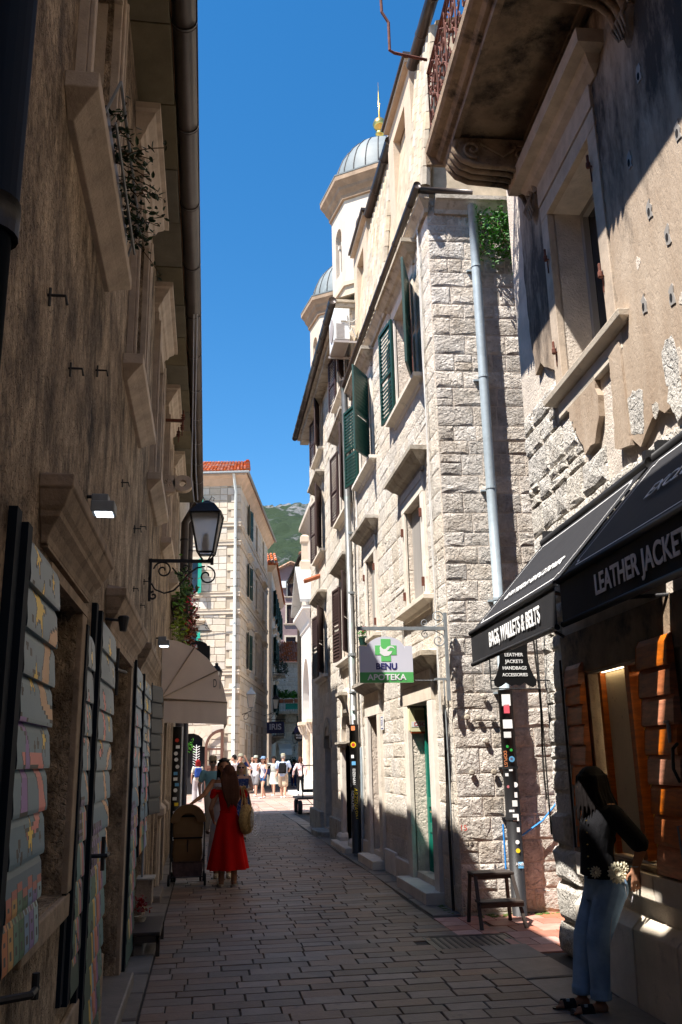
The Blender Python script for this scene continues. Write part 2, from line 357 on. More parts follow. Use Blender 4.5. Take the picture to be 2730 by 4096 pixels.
def slab_block(seed, e=0.03):
    R = random.Random(seed); P = []
    for u, v in ((-.5, -.5), (.5, -.5), (.5, .5), (-.5, .5)): P.append((u, v, -1))
    for u, v in ((-.5, -.5), (.5, -.5), (.5, .5), (-.5, .5)): P.append((u * (1 - R.uniform(0, .02)), v * (1 - R.uniform(0, .03)), .6))
    for u, v in ((-.5, -.5), (.5, -.5), (.5, .5), (-.5, .5)): P.append((u * (1 - e), v * (1 - e * 2), 1 + R.uniform(-.15, .15)))
    return P, [(0, 1, 5, 4), (1, 2, 6, 5), (2, 3, 7, 6), (3, 0, 4, 7), (4, 5, 9, 8), (5, 6, 10, 9), (6, 7, 11, 10), (7, 4, 8, 11), (8, 9, 10, 11)]
def variants(key, fn, n, mt):
    out = []
    for i in range(n):
        P, fs = fn(i * 31 + hash(key) % 1 + len(key)); me = bpy.data.meshes.new(key); me.from_pydata(P, [], fs)
        me.materials.append(MATS[mt]); me.update(); out.append((me, P, fs))
    return out
def scatter(cells, F, parent, name, var, mt, limit=300, rest=None, depth=None):
    """cells = (u,v,w,h,d) biggest in view first; the first ones are parts, the rest one part"""
    big, small = cells[:limit], cells[limit:]
    for (u, v, w, h, d, n0) in big:
        me = random.choice(var)[0]
        inst(name, me, F.m(u, v, n0, w * random.choice((-1, 1)), h * random.choice((-1, 1)), d), parent)
    if small:
        b = MB()
        for (u, v, w, h, d, n0) in small:
            _, P, fs = random.choice(var); M = F.m(u, v, n0, w * random.choice((-1, 1)), h * random.choice((-1, 1)), d)
            b.add([M @ Vector(p) for p in P], fs, random.random())
        o = b.build(rest or name + 's_beyond', mt, parent); o['kind'] = 'stuff'
def courses(u0, u1, v0, v1, hr, wr, ops, gap, d, R, n0=0.0, shape=None):
    cells = []; v = v0
    while v < v1 - hr[0] * 0.4:
        h = min(R.uniform(*hr), v1 - v)
        if v1 - (v + h) < hr[0] * 0.5: h = v1 - v
        blk = sorted((o[0], o[1]) for o in ops if o[2] < v + h - 0.04 and o[3] > v + 0.04)
        segs = []; cur = u0
        for a, b_ in blk:
            if a > cur: segs.append((cur, min(a, u1)))
            cur = max(cur, b_)
        if cur < u1: segs.append((cur, u1))
        for a, b_ in segs:
            if b_ - a < 0.06: continue
            k = max(1, round((b_ - a) / R.uniform(*wr))); ws = [R.uniform(.65, 1.35) for _ in range(k)]; t = (b_ - a) / sum(ws); x = a
            for w in ws:
                ww = w * t
                if shape is None or shape(x + ww / 2, v + h / 2):
                    cells.append((x + ww / 2, v + h / 2, ww - gap, h - gap, d * R.uniform(.6, 1.25), n0))
                x += ww
        v += h
    return cells
def put_text(s, F, u, v, size, mt, parent, name='lettering', n=0.004, sx=1.0, align='CENTER', depth=0.002, shear=0.0, flip=False, bold=0.0, fit=None):
    c = bpy.data.curves.new(name, 'FONT'); c.body = s; c.size = size; c.align_x = align; c.align_y = 'CENTER'; c.extrude = depth; c.shear = shear; c.offset = bold
    t = bpy.data.objects.new(name, c); COL.objects.link(t)
    dg = bpy.context.evaluated_depsgraph_get(); me = bpy.data.meshes.new_from_object(t.evaluated_get(dg))
    bpy.data.objects.remove(t); me.materials.clear(); me.materials.append(MATS[mt]); me.name = name
    su = -1 if flip else 1
    if fit:
        xs = [v.co.x for v in me.vertices]; sx = fit / (max(xs) - min(xs))
    return inst(name, me, F.m(u, v, n, sx * su, 1, 1), parent)

# ================================================================== GROUND
g = MB(); g.quad((-400, -60, -0.06), (500, -60, -0.06), (500, 1600, -0.06), (-400, 1600, -0.06))
tag(g.build('ground', 'ground_earth'), 'bare ground around and under the old town', kind='structure')

R = random.Random(11)
bed = MB(); bed.box(WF, -0.75, 3.3, 1.5, 31.0, -0.05, -0.012)
bed.box(WF, 2.7, 6.5, 8.2, 10.5, -0.05, -0.0125)
street = tag(bed.build('street', 'paving_bed'), 'narrow lane paved with worn grey stone setts', kind='structure')
slabv = variants('paving_stone', lambda s: slab_block(s, 0.035), 8, 'paving_stone')
cells = []
y = 2.2; row = 0
HOLE = (2.12, 2.96, 8.62, 9.30)
while y < 31.0:
    h = R.uniform(0.185, 0.225); x = -0.43 + R.uniform(-.25, 0.0) * 0 ; w0 = R.uniform(.15, .40); first = True
    xe = 2.50 + 0.03 * math.sin(y)
    while x < xe - 0.02:
        w = w0 if first else R.uniform(0.29, 0.44); first = False
        w = min(w, xe - x)
        if xe - (x + w) < 0.14: w = xe - x
        cx, cy = x + w / 2, y + h / 2
        if not (HOLE[0] - .05 < cx < HOLE[1] + .05 and HOLE[2] < cy < HOLE[3]):
            cells.append((cx, cy, w - R.uniform(.004, .012), h - R.uniform(.004, .010), 0.012, R.uniform(-.0125, -.008)))
        x += w
    y += h
fvis = lambda c: (c[1] < 5.4)
cells = [c for c in cells if not fvis(c)] + [c for c in cells if fvis(c)]
scatter(cells, WF, street, 'paving_stone', slabv, 'paving_stone', 300, 'paving_stones_beyond')
# kerb slabs both sides, sloping gutter slabs
kv = variants('kerb_slab', lambda s: slab_block(s, 0.03), 6, 'kerb_stone'); kc = []
y = 2.0
while y < 30:
    w = R.uniform(.42, .75); kc.append((-0.565, y + w / 2, 0.245, w - .02, 0.02, -0.012 + R.uniform(0, .006))); y += w
y = 2.0
while y < 8.3:
    w = R.uniform(.5, .9); kc.append((2.745, y + w / 2, 0.46, w - .02, 0.02, -0.012 + R.uniform(0, .006))); y += w
y = 10.45
while y < 30:
    w = R.uniform(.5, .9); kc.append((2.685, y + w / 2, 0.33, w - .02, 0.02, -0.012 + R.uniform(0, .006))); y += w
scatter(kc, WF, street, 'kerb_slab', kv, 'kerb_stone')
rv = variants('red_paver', lambda s: slab_block(s, 0.02), 4, 'red_tile'); rc = []
for i in range(14):
    for j in range(7):
        x = 2.98 + i * .27 + (.13 if j % 2 else 0); yy = 8.05 + j * .33
        if yy < 10.4 and not (x < 3.3 and yy < 8.35): rc.append((x, yy + .16, .262, .322, .012, -.009))
for j in range(4): rc.append((2.62 + .0 * j, 9.45 + j * .25, .26, .24, .012, -.009)); rc.append((2.84, 9.45 + j * .25, .17, .24, .012, -.009))
scatter(rc, WF, street, 'red_paver', rv, 'red_tile')
mh = thing('manhole_cover', 'square dark metal manhole cover set in the paving below the stool', 'manhole cover', (2.54, 8.96, -0.01))
b = MB(); b.box(WF, HOLE[0] + .02, HOLE[1] - .02, HOLE[2] + .02, HOLE[3] - .02, -0.011, -0.002); b.build('lid', 'dark_pipe', mh)
b = MB()
for i in range(11): b.box(WF, HOLE[0] + .06 + i * .066, HOLE[0] + .085 + i * .066, HOLE[2] + .06, HOLE[3] - .06, -0.0015, 0.0015)
b.build('tread_bar', 'black_iron', mh)['kind'] = 'stuff'
b = MB()
for a in ((HOLE[0], HOLE[0] + .022, HOLE[2], HOLE[3]), (HOLE[1] - .022, HOLE[1], HOLE[2], HOLE[3])): b.box(WF, a[0], a[1], a[2], a[3], -.011, .003)
for a in ((HOLE[2], HOLE[2] + .022), (HOLE[3] - .022, HOLE[3])): b.box(WF, HOLE[0] + .023, HOLE[1] - .023, a[0], a[1], -.011, .003)
b.build('rim', 'dark_pipe', mh)
# square
bs_ = MB(); bs_.box(WF, -14, 24, 31.0, 100, -0.05, -0.014)
square = tag(bs_.build('square_pavement', 'paving_bed'), 'sunlit square paved in white and red stone squares', kind='structure')
bw, br = MB(), MB()
for i in range(60):
    for j in range(90):
        x, yy = -12 + i * .5, 31.02 + j * .45
        if (x < -6 or x > 12) and yy > 60: continue
        t = bw if (i + j) % 2 else br
        t.box(WF, x, x + .488, yy, yy + .438, -.013, -.002 + R.uniform(-.003, .002), R.random())
bw.build('white_square_slabs', 'square_white', square)['kind'] = 'stuff'
br.build('red_square_slabs', 'square_red', square)['kind'] = 'stuff'
bm_ = MB()
for k in range(260):     # moss at the foot of the right hand walls
    yy = R.choice([R.uniform(14, 16.2), R.uniform(10.5, 12), R.uniform(10.2, 10.38)]); x = 2.80 - abs(R.gauss(0, .04))
    if yy < 10.4: x = R.uniform(3.0, 4.0)
    s = R.uniform(.01, .035); bm_.lathe((x, yy, -0.002), [(s, 0), (s * .7, s * .4), (0.001, s * .55)], 6)
tag(bm_.build('moss', 'moss'), 'green moss in the joint between paving and walls', kind='stuff')

# ================================================================== RIGHT HAND: PHARMACY HOUSE
FB = Fr((2.85, 0, 0), (0, 1, 0), (-1, 0, 0))
FQ = Fr((2.85, 10.4, 0), (1, -0.06, 0), (-0.06, -1, 0))      # wall with the corner stones, faces the viewer
wv = variants('stone', lambda s: rough_block(s, .3, .05), 12, 'white_limestone')
qv = variants('stone', lambda s: rough_block(s + 77, 0.25, 0.05), 12, 'quoin_limestone')
rvv = variants('stone', lambda s: rough_block(s + 177, 0.25, 0.16), 14, 'rubble_limestone')
HOOD = [(0, 0), (.03, .0), (.04, .05), (.09, .10), (.13, .12), (.20, .20), (.24, .21), (.24, .27), (.0, .33)]
SILLP = [(0, 0), (.02, .0), (.04, .05), (.10, .08), (.14, .10), (.14, .16), (0, .18)]

def split(cells, pr, R):
    out = []
    for (u, v, w, h, d, n0) in cells:
        if R.random() < pr and h > .18:
            f = R.uniform(.35, .65); g_ = .006
            out.append((u, v - h / 2 + h * f / 2, w, h * f - g_, d * R.uniform(.6, 1.2), n0))
            if w > .3: k = R.uniform(.35, .65); out += [(u - w / 2 + w * k / 2, v + h / 2 - h * (1 - f) / 2, w * k - g_, h * (1 - f) - g_, d * R.uniform(.5, 1.3), n0), (u + w / 2 - w * (1 - k) / 2, v + h / 2 - h * (1 - f) / 2, w * (1 - k) - g_, h * (1 - f) - g_, d, n0)]
            else: out.append((u, v + h / 2 - h * (1 - f) / 2, w, h * (1 - f) - g_, d, n0))
        else: out.append((u, v, w, h, d, n0))
    return out
def frame_blocks(F, u0, u1, v0, v1, w, n, mt, parent, name='jamb_stone', lintel=True, foot=0):
    for a, b_ in ((u0 - w, u0), (u1, u1 + w)):
        b = MB(); b.box(F, a, b_, v0, v1, -.02, n); b.build(name, mt, parent, bevel=.006)
    if lintel:
        b = MB(); b.box(F, u0 - w, u1 + w, v1 + .002, v1 + w, -.02, n + .002); b.build('lintel', mt, parent, bevel=.006)
def louver(F, w, v0, v1, mt, parent, each=False, th=0.035, step=0.068, name='shutter', panels=2, lab=None):
    """one louvred leaf in frame F, u 0..w"""
    s = 0.055; b = MB()
    b.box(F, 0, s, v0, v1, 0, th); b.box(F, w - s, w, v0, v1, 0, th)
    H = v1 - v0; cuts = [v0, v0 + H * .46, v1] if panels == 2 else [v0, v1]
    b.box(F, s, w - s, v0, v0 + s * 1.3, 0, th); b.box(F, s, w - s, v1 - s, v1, 0, th)
    if panels == 2: b.box(F, s, w - s, cuts[1] - s / 2, cuts[1] + s / 2, 0, th)
    leaf = b.build(name, mt, parent, bevel=.003)
    if lab: leaf['label'] = lab
    sl = MB(); u0, u1 = s, w - s; V = [(-.5, .5, 0), (.5, .5, 0), (.5, -.5, 1), (-.5, -.5, 1), (-.5, .32, 0), (.5, .32, 0), (.5, -.68, 1), (-.5, -.68, 1)]
    fs = [(0, 1, 2, 3), (4, 5, 6, 7), (0, 1, 5, 4), (3, 2, 6, 7), (0, 3, 7, 4), (1, 2, 6, 5)]
    v = v0 + s * 1.5; um = None
    while v < v1 - s * 1.3:
        if panels == 2 and abs(v - cuts[1]) < s * .8: v += step; continue
        M = F.m((u0 + u1) / 2, v, th * .02, (u1 - u0) - .002, step * 1.12, th * .95)
        if each:
            if um is None:
                um = bpy.data.meshes.new('slat'); um.from_pydata(V, [], fs); um.materials.append(MATS[mt])
            inst('slat', um, M, leaf)
        else: sl.add([M @ Vector(p) for p in V], fs)
        v += step
    if not each: sl.build('slats', mt, leaf)['kind'] = 'stuff'
    return leaf

ph = thing('stone_house', 'white rough limestone house with green shutters and pharmacy sign by the downpipe', 'house', (2.85, 13.6, 0))
Y0, Y1, ZE = 10.4, 17.0, 9.15
ops = [(11.42, 12.62, .22, 2.40), (14.98, 15.88, .22, 2.40), (11.42, 12.42, 3.76, 5.18), (14.95, 15.8, 3.76, 5.18), (11.42, 12.62, 6.86, 8.45), (14.9, 16.1, 6.86, 8.45)]
o = facade(FB, Y0, 18.0 - 1.0, -.1, ZE, ops, .35).build('street_wall', 'mortar_warm', ph)
o = facade(FQ, 0.02, 3.2, -.1, ZE, [], .35).build('end_wall', 'lime_mortar', ph)
RR = random.Random(5)
blk = [(a - .22, b_ + .22, c - .25, d + .42) for a, b_, c, d in ops]
cs = courses(Y0 + .02, Y1 - .02, 0.02, ZE, (.22, .34), (.3, .66), blk, .006, .013, RR); cs = split(cs, .10, RR)
cs.sort(key=lambda c: c[0]); scatter(cs, FB, ph, 'stone', wv, 'white_limestone')
# corner wall: regular courses, long and short corner stones first
cq = []; v = .02; k = 0
while v < ZE - .1:
    h = RR.uniform(.17, .29); h = min(h, ZE - v); w = RR.uniform(.36, .5) if k % 2 else RR.uniform(.2, .3)
    cq.append((w / 2 + .0, v + h / 2, w - .008, h - .008, .017, 0))
    x = w
    while x < 2.0:
        ww = RR.uniform(.18, .62); cq.append((x + ww / 2, v + h / 2, ww - .009, h - RR.uniform(.006, .02), RR.uniform(.006, .019), 0)); x += ww
    v += h; k += 1
cq = split(cq, .16, RR); cq.sort(key=lambda c: c[0] > 1.3); scatter(cq, FQ, ph, 'stone', qv, 'quoin_limestone')
# string course on the corner wall
# eaves cornice
b = MB(); b.hood(FB, Y0 - .02, Y1 - .05, 8.88, [(0, 0), (.05, 0), (.06, .06), (.12, .14), (.14, .16), (.14, .22)]); b.build('eaves_cornice', 'weathered_hood', ph)
b = MB(); b.hood(FQ, .1, 3.0, 8.88, [(0, 0), (.05, 0), (.06, .06), (.14, .14), (.18, .16), (.18, .22)], False); b.build('eaves_cornice', 'weathered_hood', ph)
gp = [FB.p(u, 9.17, .18) for u in (Y0 - .25, 12, 14, Y1 - .1)]
b = MB(); b.tube(gp, .055, 10); gt = b.build('gutter', 'gutter_copper', ph, True)
b = MB()
for u in (10.6, 11.6, 12.6, 13.6, 14.6, 15.6, 16.5): b.tube([FB.p(u - .012, 9.17, .18), FB.p(u + .012, 9.17, .18)], .061, 10)
b.build('gutter_ring', 'dark_pipe', gt)
b = MB(); b.tube([FQ.p(-.12, 9.17, .15), FQ.p(.62, 9.17, .12)], .05, 10); b.build('gutter', 'gutter_copper', ph, True)
# roof behind the gutter: steep tiled slope, top gutter, dormers
Rf = MB(); Rf.quad(FB.p(Y0 - .1, 9.2, .02), FB.p(Y1, 9.2, .02), FB.p(Y1, 12.10, -.26), FB.p(Y0 - .1, 12.10, -.26))
Rf.quad(FB.p(Y0 - .1, 12.10, -.26), FB.p(Y1, 12.10, -.26), FB.p(Y1, 13.4, -4), FB.p(Y0 - .1, 13.4, -4))
Rf.add([FQ.p(0.1, 9.2, 0), FQ.p(4.5, 9.2, 0), FQ.p(4.5, 13, 0), FQ.p(.3, 11.95, 0)], [(0, 1, 2, 3)])
Rf.add([FB.p(Y1, 9.2, 0), FB.p(Y1, 9.2, -4), FB.p(Y1, 13.4, -4), FB.p(Y1, 12.10, -.26)], [(0, 1, 2, 3)])
rf = Rf.build('roof', 'pale_roof_tile', ph)
b = MB()
for k in range(36):
    u = 10.3 + k * .185
    if 11.3 < u < 13.1 or 15.3 < u < 16.98: continue
    for j in range(9):
        v = 9.25 + j * .3; n0 = .02 - .28 * (j * .3 / 2.9)
        b.tube([FB.p(u, v, n0 + .012), FB.p(u, v + .31, n0 - .010)], [.080, .070], 8, True, RR.random())
b.build('roof_tiles', 'pale_roof_tile', rf)['kind'] = 'stuff'
b = MB(); b.tube([FB.p(13.0, 12.12, -.12), FB.p(15.2, 12.12, -.12)], .095, 10); b.build('top_gutter', 'gutter_copper', rf, True)
b = MB(); b.tube([FB.p(9.6, 12.12, -.12), FB.p(11.25, 12.12, -.12)], .095, 10); tg = b.build('top_gutter', 'gutter_copper', rf, True)
b = MB()
for u in (9.9, 10.6, 13.5, 14.4): b.tube([FB.p(u - .012, 12.12, -.12), FB.p(u + .012, 12.12, -.12)], .103, 10)
b.build('gutter_rings', 'dark_pipe', rf)
def dormer(u0, u1, v0, v1, lab):
    FB = Fr((2.95, 0, 0), (0, 1, 0), (-1, 0, 0))
    D = facade(FB, u0, u1, v0, v1, [(u0 + .42, u1 - .42, v0 + .55, v1 - .45)], .12)
    D.box(FB, u0, u0 + .10, v0, v1, -.8, -.121); D.box(FB, u1 - .10, u1, v0, v1, -.8, -.121)
    d = D.build('dormer', 'dormer_render', ph); d['label'] = lab
    b = MB(); b.box(FB, u0 + .40, u1 - .40, v0 + .53, v1 - .43, -.75, -.70); b.build('pane', 'dark_glass', d)
    b = MB(); b.box(FB, u0 + .42, u0 + .47, v0 + .55, v1 - .45, -.28, -.24); b.box(FB, u1 - .47, u1 - .42, v0 + .55, v1 - .45, -.28, -.24); b.box(FB, (u0 + u1) / 2 - .02, (u0 + u1) / 2 + .02, v0 + .55, v1 - .45, -.28, -.24); b.build('window_frame', 'white_plastic', d)
    b = MB(); b.box(FB, u0 + .3, u1 - .3, v0 + .49, v0 + .548, -.05, .10); b.build('sill', 'weathered_hood', d)
    b = MB(); b.box(FB, u0 - .18, u1 - .08, v1 + .002, v1 + .05, -1.2, .13); b.box(FB, u0 - .06, u1 - .12, v1 + .052, v1 + .12, -1.2, .08); b.build('dormer_roof', 'gutter_copper', d)
    b = MB(); b.box(FB, u0 - .1, u1 - .1, v1 - .07, v1 - .002, .002, .09); b.build('fascia_board', 'dormer_render', d)
dormer(11.38, 13.1, 9.25, 12.3, 'near rendered dormer with deep window')
dormer(15.35, 16.95, 9.25, 12.2, 'far rendered dormer beside the air conditioner')

def side_window(F, parent, u0, u1, v0, v1, sh, mt, hood=True, kind='louver', each=False, hoodh=None, glass='dark_glass', fr='dressed_stone', tall=0.3, sillw=.25):
    w = MB(); w.box(F, u0, u1, v0, v1, -.30, -.28); win = w.build('window_pane', glass, parent)
    fm = MB(); uc = (u0 + u1) / 2
    for a in ((u0, u0 + .05), (uc - .03, uc + .03), (u1 - .05, u1)): fm.box(F, a[0], a[1], v0, v1, -.279, -.24)
    for a in ((v0, v0 + .05), (v1 - .05, v1), ((v0 + v1) / 2 + .1, (v0 + v1) / 2 + .13)): fm.box(F, u0 + .05, u1 - .05, a[0], a[1], -.278, -.242)
    fm.build('window_frame', 'brown_paint' if mt != 'green_paint' else 'rust_iron', win)
    frame_blocks(F, u0, u1, v0, v1, .17, .035, fr, parent)
    s = MB(); s.hood(F, u0 - sillw, u1 + sillw, v0 - .19, SILLP); s.build('window_sill', fr, parent, bevel=.004)
    if hood:
        hh = v1 + .17 + tall * .4
        b = MB(); b.box(F, u0 - .14, u1 + .14, v1 + .175, hh - .002, -.02, .045); b.build('frieze', fr, parent)
        b = MB(); b.hood(F, u0 - .2, u1 + .2, hh, HOOD); b.build('window_hood', 'weathered_hood', parent)
    for (side, ang, fold) in sh:
        wl_ = (u1 - u0) / 2 + .03
        if side == 'L': S = F.sub(u0 - .02, 0, .05, 0); Fs = Fr(S.O, -F.U * math.cos(ang) + F.N * math.sin(ang), F.N * math.cos(ang) + F.U * math.sin(ang))
        else: S = F.sub(u1 + .02, 0, .05, 0); Fs = Fr(S.O, F.U * math.cos(ang) + F.N * math.sin(ang), F.N * math.cos(ang) - F.U * math.sin(ang))
        louver(Fs, wl_, v0 + .01, v1 + .02, mt, parent, each)
SH = math.radians
# top floor, green shutters.  'L' = near side (small u), 'R' = far side
side_window(FB, ph, 11.42, 12.62, 6.86, 8.45, [('L', SH(20), 0), ('R', SH(7), 0)], 'green_paint', True, each=True, tall=0)
side_window(FB, ph, 14.90, 16.10, 6.86, 8.45, [('L', SH(34), 0), ('R', SH(14), 0)], 'green_paint', True, each=True, tall=0)
# middle floor: closed grey panels
for (a, b_) in ((11.42, 12.42), (14.95, 15.8)):
    side_window(FB, ph, a, b_, 3.76, 5.18, [], 'brown_paint', True, glass='grey_panel', tall=.3)
    q = MB()
    for t in (0, 1): q.box(FB, a + .01 + t * (b_ - a) / 2, a + (b_ - a) / 2 * (t + 1) - .01, 3.77, 5.17, -.11, -.08)
    q.build('shutter_panel', 'grey_panel', ph)
    for v in (3.95, 4.9):
        for u in (a - .08, b_ + .08):
            q = MB(); q.box(FB, u - .02, u + .02, v - .06, v + .06, .036, .07); q.build('hinge_pin', 'rust_iron', ph)
# doors
for (a, b_, dm, lab) in ((11.42, 12.62, 'teal_door', 'green glazed pharmacy door'), (14.98, 15.88, 'door_brown', 'brown plank door')):
    frame_blocks(FB, a, b_, .0, 2.40, .24, .06, 'dressed_stone', ph)
    q = MB(); q.box(FB, a - .24, b_ + .24, 2.645, 2.79, -.02, .062); q.build('frieze', 'dressed_stone', ph)
    q = MB(); q.hood(FB, a - .30, b_ + .30, 2.60 + .12, HOOD); q.build('door_hood', 'weathered_hood', ph)
    q = MB(); q.box(FB, a - .25, b_ + .25, -.02, .14, -.34, .24); q.build('doorstep', 'dressed_stone', ph, bevel=.012)
    if dm == 'teal_door':
        q = MB()
        for x in (a, a + .12, (a + b_) / 2 - .06, (a + b_) / 2 + .005, b_ - .12): q.box(FB, x, x + .055 if x == a + .12 else x + .1, .15, 2.4, -.23, -.17)
        for v in (.15, .72, 1.05, 2.28): q.box(FB, a + .1, b_ - .1, v, v + .12, -.225, -.175)
        for i in range(16): q.box(FB, a + .12 + i * .06, a + .165 + i * .06, .27, .73, -.21, -.185)
        dr = q.build('door', dm, ph); dr['label'] = lab
        q = MB(); q.box(FB, a + .1, b_ - .1, 1.1, 2.3, -.21, -.205); q.build('door_glass', 'dark_glass', dr)
        q = MB(); q.tube([FB.p(a + .62, 1.0, -.17), FB.p(a + .62, 1.0, -.11), FB.p(a + .74, 1.0, -.11)], .012); q.build('handle', 'gold', dr)
    else:
        q = MB(); q.box(FB, a, b_, .15, 2.4, -.2, -.15); dr = q.build('door', dm, ph); dr['label'] = lab
        q = MB()
        for i in range(3):
            for t in (0, 1): q.box(FB, a + .08 + t * .42, a + .42 + t * .42, .3 + i * .7, .85 + i * .7, -.15, -.13)
        q.build('door_panel', dm, dr)
# plinth of dressed blocks along the foot
for (a, b_) in ((12.90, 13.85), (13.87, 14.68), (16.14, 16.95)):
    q = MB(); q.box(FB, a, b_, -.02, RR.uniform(.28, .36), 0, .05); q.build('plinth_stone', 'dressed_stone', ph, bevel=.015)

# ---- second house, brown shutters
FB2 = Fr((2.86, 0, 0), (0, 1, 0), (-1, 0, 0))
bh = thing('stone_house', 'tall pale stone house with brown shutters and an arched stone doorway', 'house', (2.86, 21, 0))
ops2 = [(17.62, 18.98, .12, 2.0), (21.25, 22.35, .15, 2.25), (17.75, 18.9, 3.72, 5.3), (21.9, 22.95, 3.72, 5.3), (17.65, 18.85, 6.8, 8.4), (22.0, 23.1, 6.85, 8.45), (17.75, 18.9, 9.6, 10.9), (22.1, 23.1, 9.6, 10.9)]
ops2w = ops2 + [(17.8, 18.8, 2.0, 2.62)]
facade(FB2, 17.0, 25.0, -.1, 11.1, ops2w, .35).build('street_wall', 'mortar_warm', bh)
q = MB(); q.box(FB2, 24.65, 25.0, -.1, 11.1, -6, -.351); q.box(FB2, 17.0, 17.3, 9.3, 11.1, -6, -.351); q.build('gable_wall', 'mortar_warm', bh)
blk = [(a - .2, b_ + .2, c - .22, d + .4) for a, b_, c, d in ops2w]
cs = courses(17.02, 24.98, 0.02, 11.05, (.25, .38), (.35, .8), blk, .007, .015, RR)
cs.sort(key=lambda c: c[0] + .3 * c[1]); scatter(cs, FB2, bh, 'stone', wv, 'white_limestone', 290, 'stones_beyond')
q = MB(); q.box(FB2, 16.9, 25.3, 11.0, 11.08, -.3, .33)
q.build('eaves_board', 'weathered_hood', bh)
q = MB(); q.box(FB2, 16.86, 25.35, 11.085, 11.14, -6.2, .40); q.quad(FB2.p(16.9, 11.14, .4), FB2.p(25.3, 11.14, .4), FB2.p(25.3, 12.9, -4), FB2.p(16.9, 12.9, -4)); q.build('roof', 'weathered_hood', bh)
q = MB(); q.tube([FB2.p(16.85, 11.1, .40), FB2.p(25.35, 11.1, .40)], .085, 10); g2 = q.build('gutter', 'gutter_copper', bh, True)
q = MB()
for k in range(12): q.tube([FB2.p(17.1 + k * .72, 11.1, .4), FB2.p(17.125 + k * .72, 11.1, .4)], .092, 10)
q.build('gutter_rings', 'dark_pipe', g2)
for k in range(16):
    q = MB(); q.box(FB2, 16.95 + k * .52, 17.45 + k * .52, 10.86, 10.998, 0, .26 + RR.uniform(-.02, .02)); q.build('soffit_slab', 'weathered_hood', bh)
side_window(FB2, bh, 17.75, 18.9, 9.6, 10.85, [('L', SH(20), 0), ('R', SH(7), 0)], 'brown_paint', False)
side_window(FB2, bh, 22.1, 23.1, 9.6, 10.85, [('L', SH(20), 0), ('R', SH(7), 0)], 'brown_paint', False)
side_window(FB2, bh, 17.65, 18.85, 6.8, 8.4, [('L', SH(20), 0), ('R', SH(7), 0)], 'brown_paint', True, tall=0)
side_window(FB2, bh, 22.0, 23.1, 6.85, 8.45, [('L', SH(20), 0), ('R', SH(7), 0)], 'brown_paint', True, tall=0)
side_window(FB2, bh, 17.75, 18.9, 3.72, 5.3, [('L', SH(20), 0), ('R', SH(7), 0)], 'brown_paint', True, tall=0)
side_window(FB2, bh, 21.9, 22.95, 3.72, 5.3, [('L', SH(20), 0), ('R', SH(7), 0)], 'brown_paint', True, tall=0)
# arched portal with fanlight
def arch_pts(uc, r, v0, k=14, a0=0, a1=math.pi): return [(uc + r * math.cos(a0 + (a1 - a0) * i / k), v0 + r * math.sin(a0 + (a1 - a0) * i / k)) for i in range(k + 1)]
def arch_ring(F, uc, r0, r1, v0, n0, n1, name, mt, parent, k=9, sy=1.0):
    for i in range(k):
        a, c = math.pi * i / k + .012, math.pi * (i + 1) / k - .012; b = MB()
        pr = [(uc + r0 * math.cos(a), v0 + r0 * math.sin(a) * sy), (uc + r1 * math.cos(a), v0 + r1 * math.sin(a) * sy), (uc + r1 * math.cos((a + c) / 2), v0 + r1 * math.sin((a + c) / 2) * sy), (uc + r1 * math.cos(c), v0 + r1 * math.sin(c) * sy), (uc + r0 * math.cos(c), v0 + r0 * math.sin(c) * sy)]
        b.prism(F, pr, n0, n1); b.build(name, mt, parent)
arch_ring(FB2, 18.3, .62, .84, 2.05, -.3, .09, 'arch_stone', 'dressed_stone', bh, 9, 1.25)
for a in (17.42, 18.98):
    q = MB(); q.box(FB2, a, a + .2, .1, 1.98, -.3, .09); q.build('portal_pilaster', 'dressed_stone', bh, bevel=.01)
    q = MB(); q.hood(FB2, a - .02, a + .22, 1.93, [(0, 0), (.11, 0), (.13, .04), (.17, .07), (.17, .11), (0, .12)]); q.build('impost', 'weathered_hood', bh)
    q = MB(); q.hood(FB2, a - .01, a + .21, .0, [(.17, 0), (.17, .18), (.13, .24), (0, .26)]); q.build('pilaster_base', 'dressed_stone', bh)
q = MB(); q.hood(FB2, 18.22, 18.38, 2.80, [(.10, -.2), (.13, 0), (.18, .1), (.24, .14), (.24, .2), (0, .22)]); q.build('keystone', 'weathered_hood', bh)
q = MB(); q.box(FB2, 17.62, 18.98, .12, 2.0, -.26, -.2); dr = q.build('double_door', 'door_brown', bh)
q = MB()
for i in range(3):
    for t in (0, 1): q.box(FB2, 17.72 + t * .68, 18.2 + t * .68, .3 + i * .55, .72 + i * .55, -.2, -.17)
q.build('door_panels', 'door_brown', dr)
q = MB(); q.prism(FB2, arch_pts(18.3, .62, 2.05), -.28, -.26); q.build('fanlight_glass', 'dark_glass', bh)
q = MB()
for i in range(1, 8):
    a = math.pi * i / 8; q.tube([FB2.p(18.3 + .1 * math.cos(a), 2.05 + .12 * math.sin(a), -.1), FB2.p(18.3 + .6 * math.cos(a), 2.05 + .72 * math.sin(a), -.1)], .014, 5)
for rr_ in (.2, .4, .58): q.tube([FB2.p(u, 2.05 + (v - 2.05) * 1.2, -.1) for u, v in arch_pts(18.3, rr_, 2.05)], .014, 5)
for i in range(14):
    a = math.pi * (i + .5) / 14
    for s in (.3, .5): q.tube([FB2.p(18.3 + s * math.cos(a) + .05 * math.cos(t), 2.05 + s * 1.2 * math.sin(a) + .05 * math.sin(t), -.1) for t in [x * .785 for x in range(9)]], .009, 4)
q.build('fanlight_grille', 'black_iron', bh)
q = MB(); q.box(FB2, 17.3, 19.3, -.03, .11, -.3, .30); q.build('doorstep', 'dressed_stone', bh, bevel=.02)
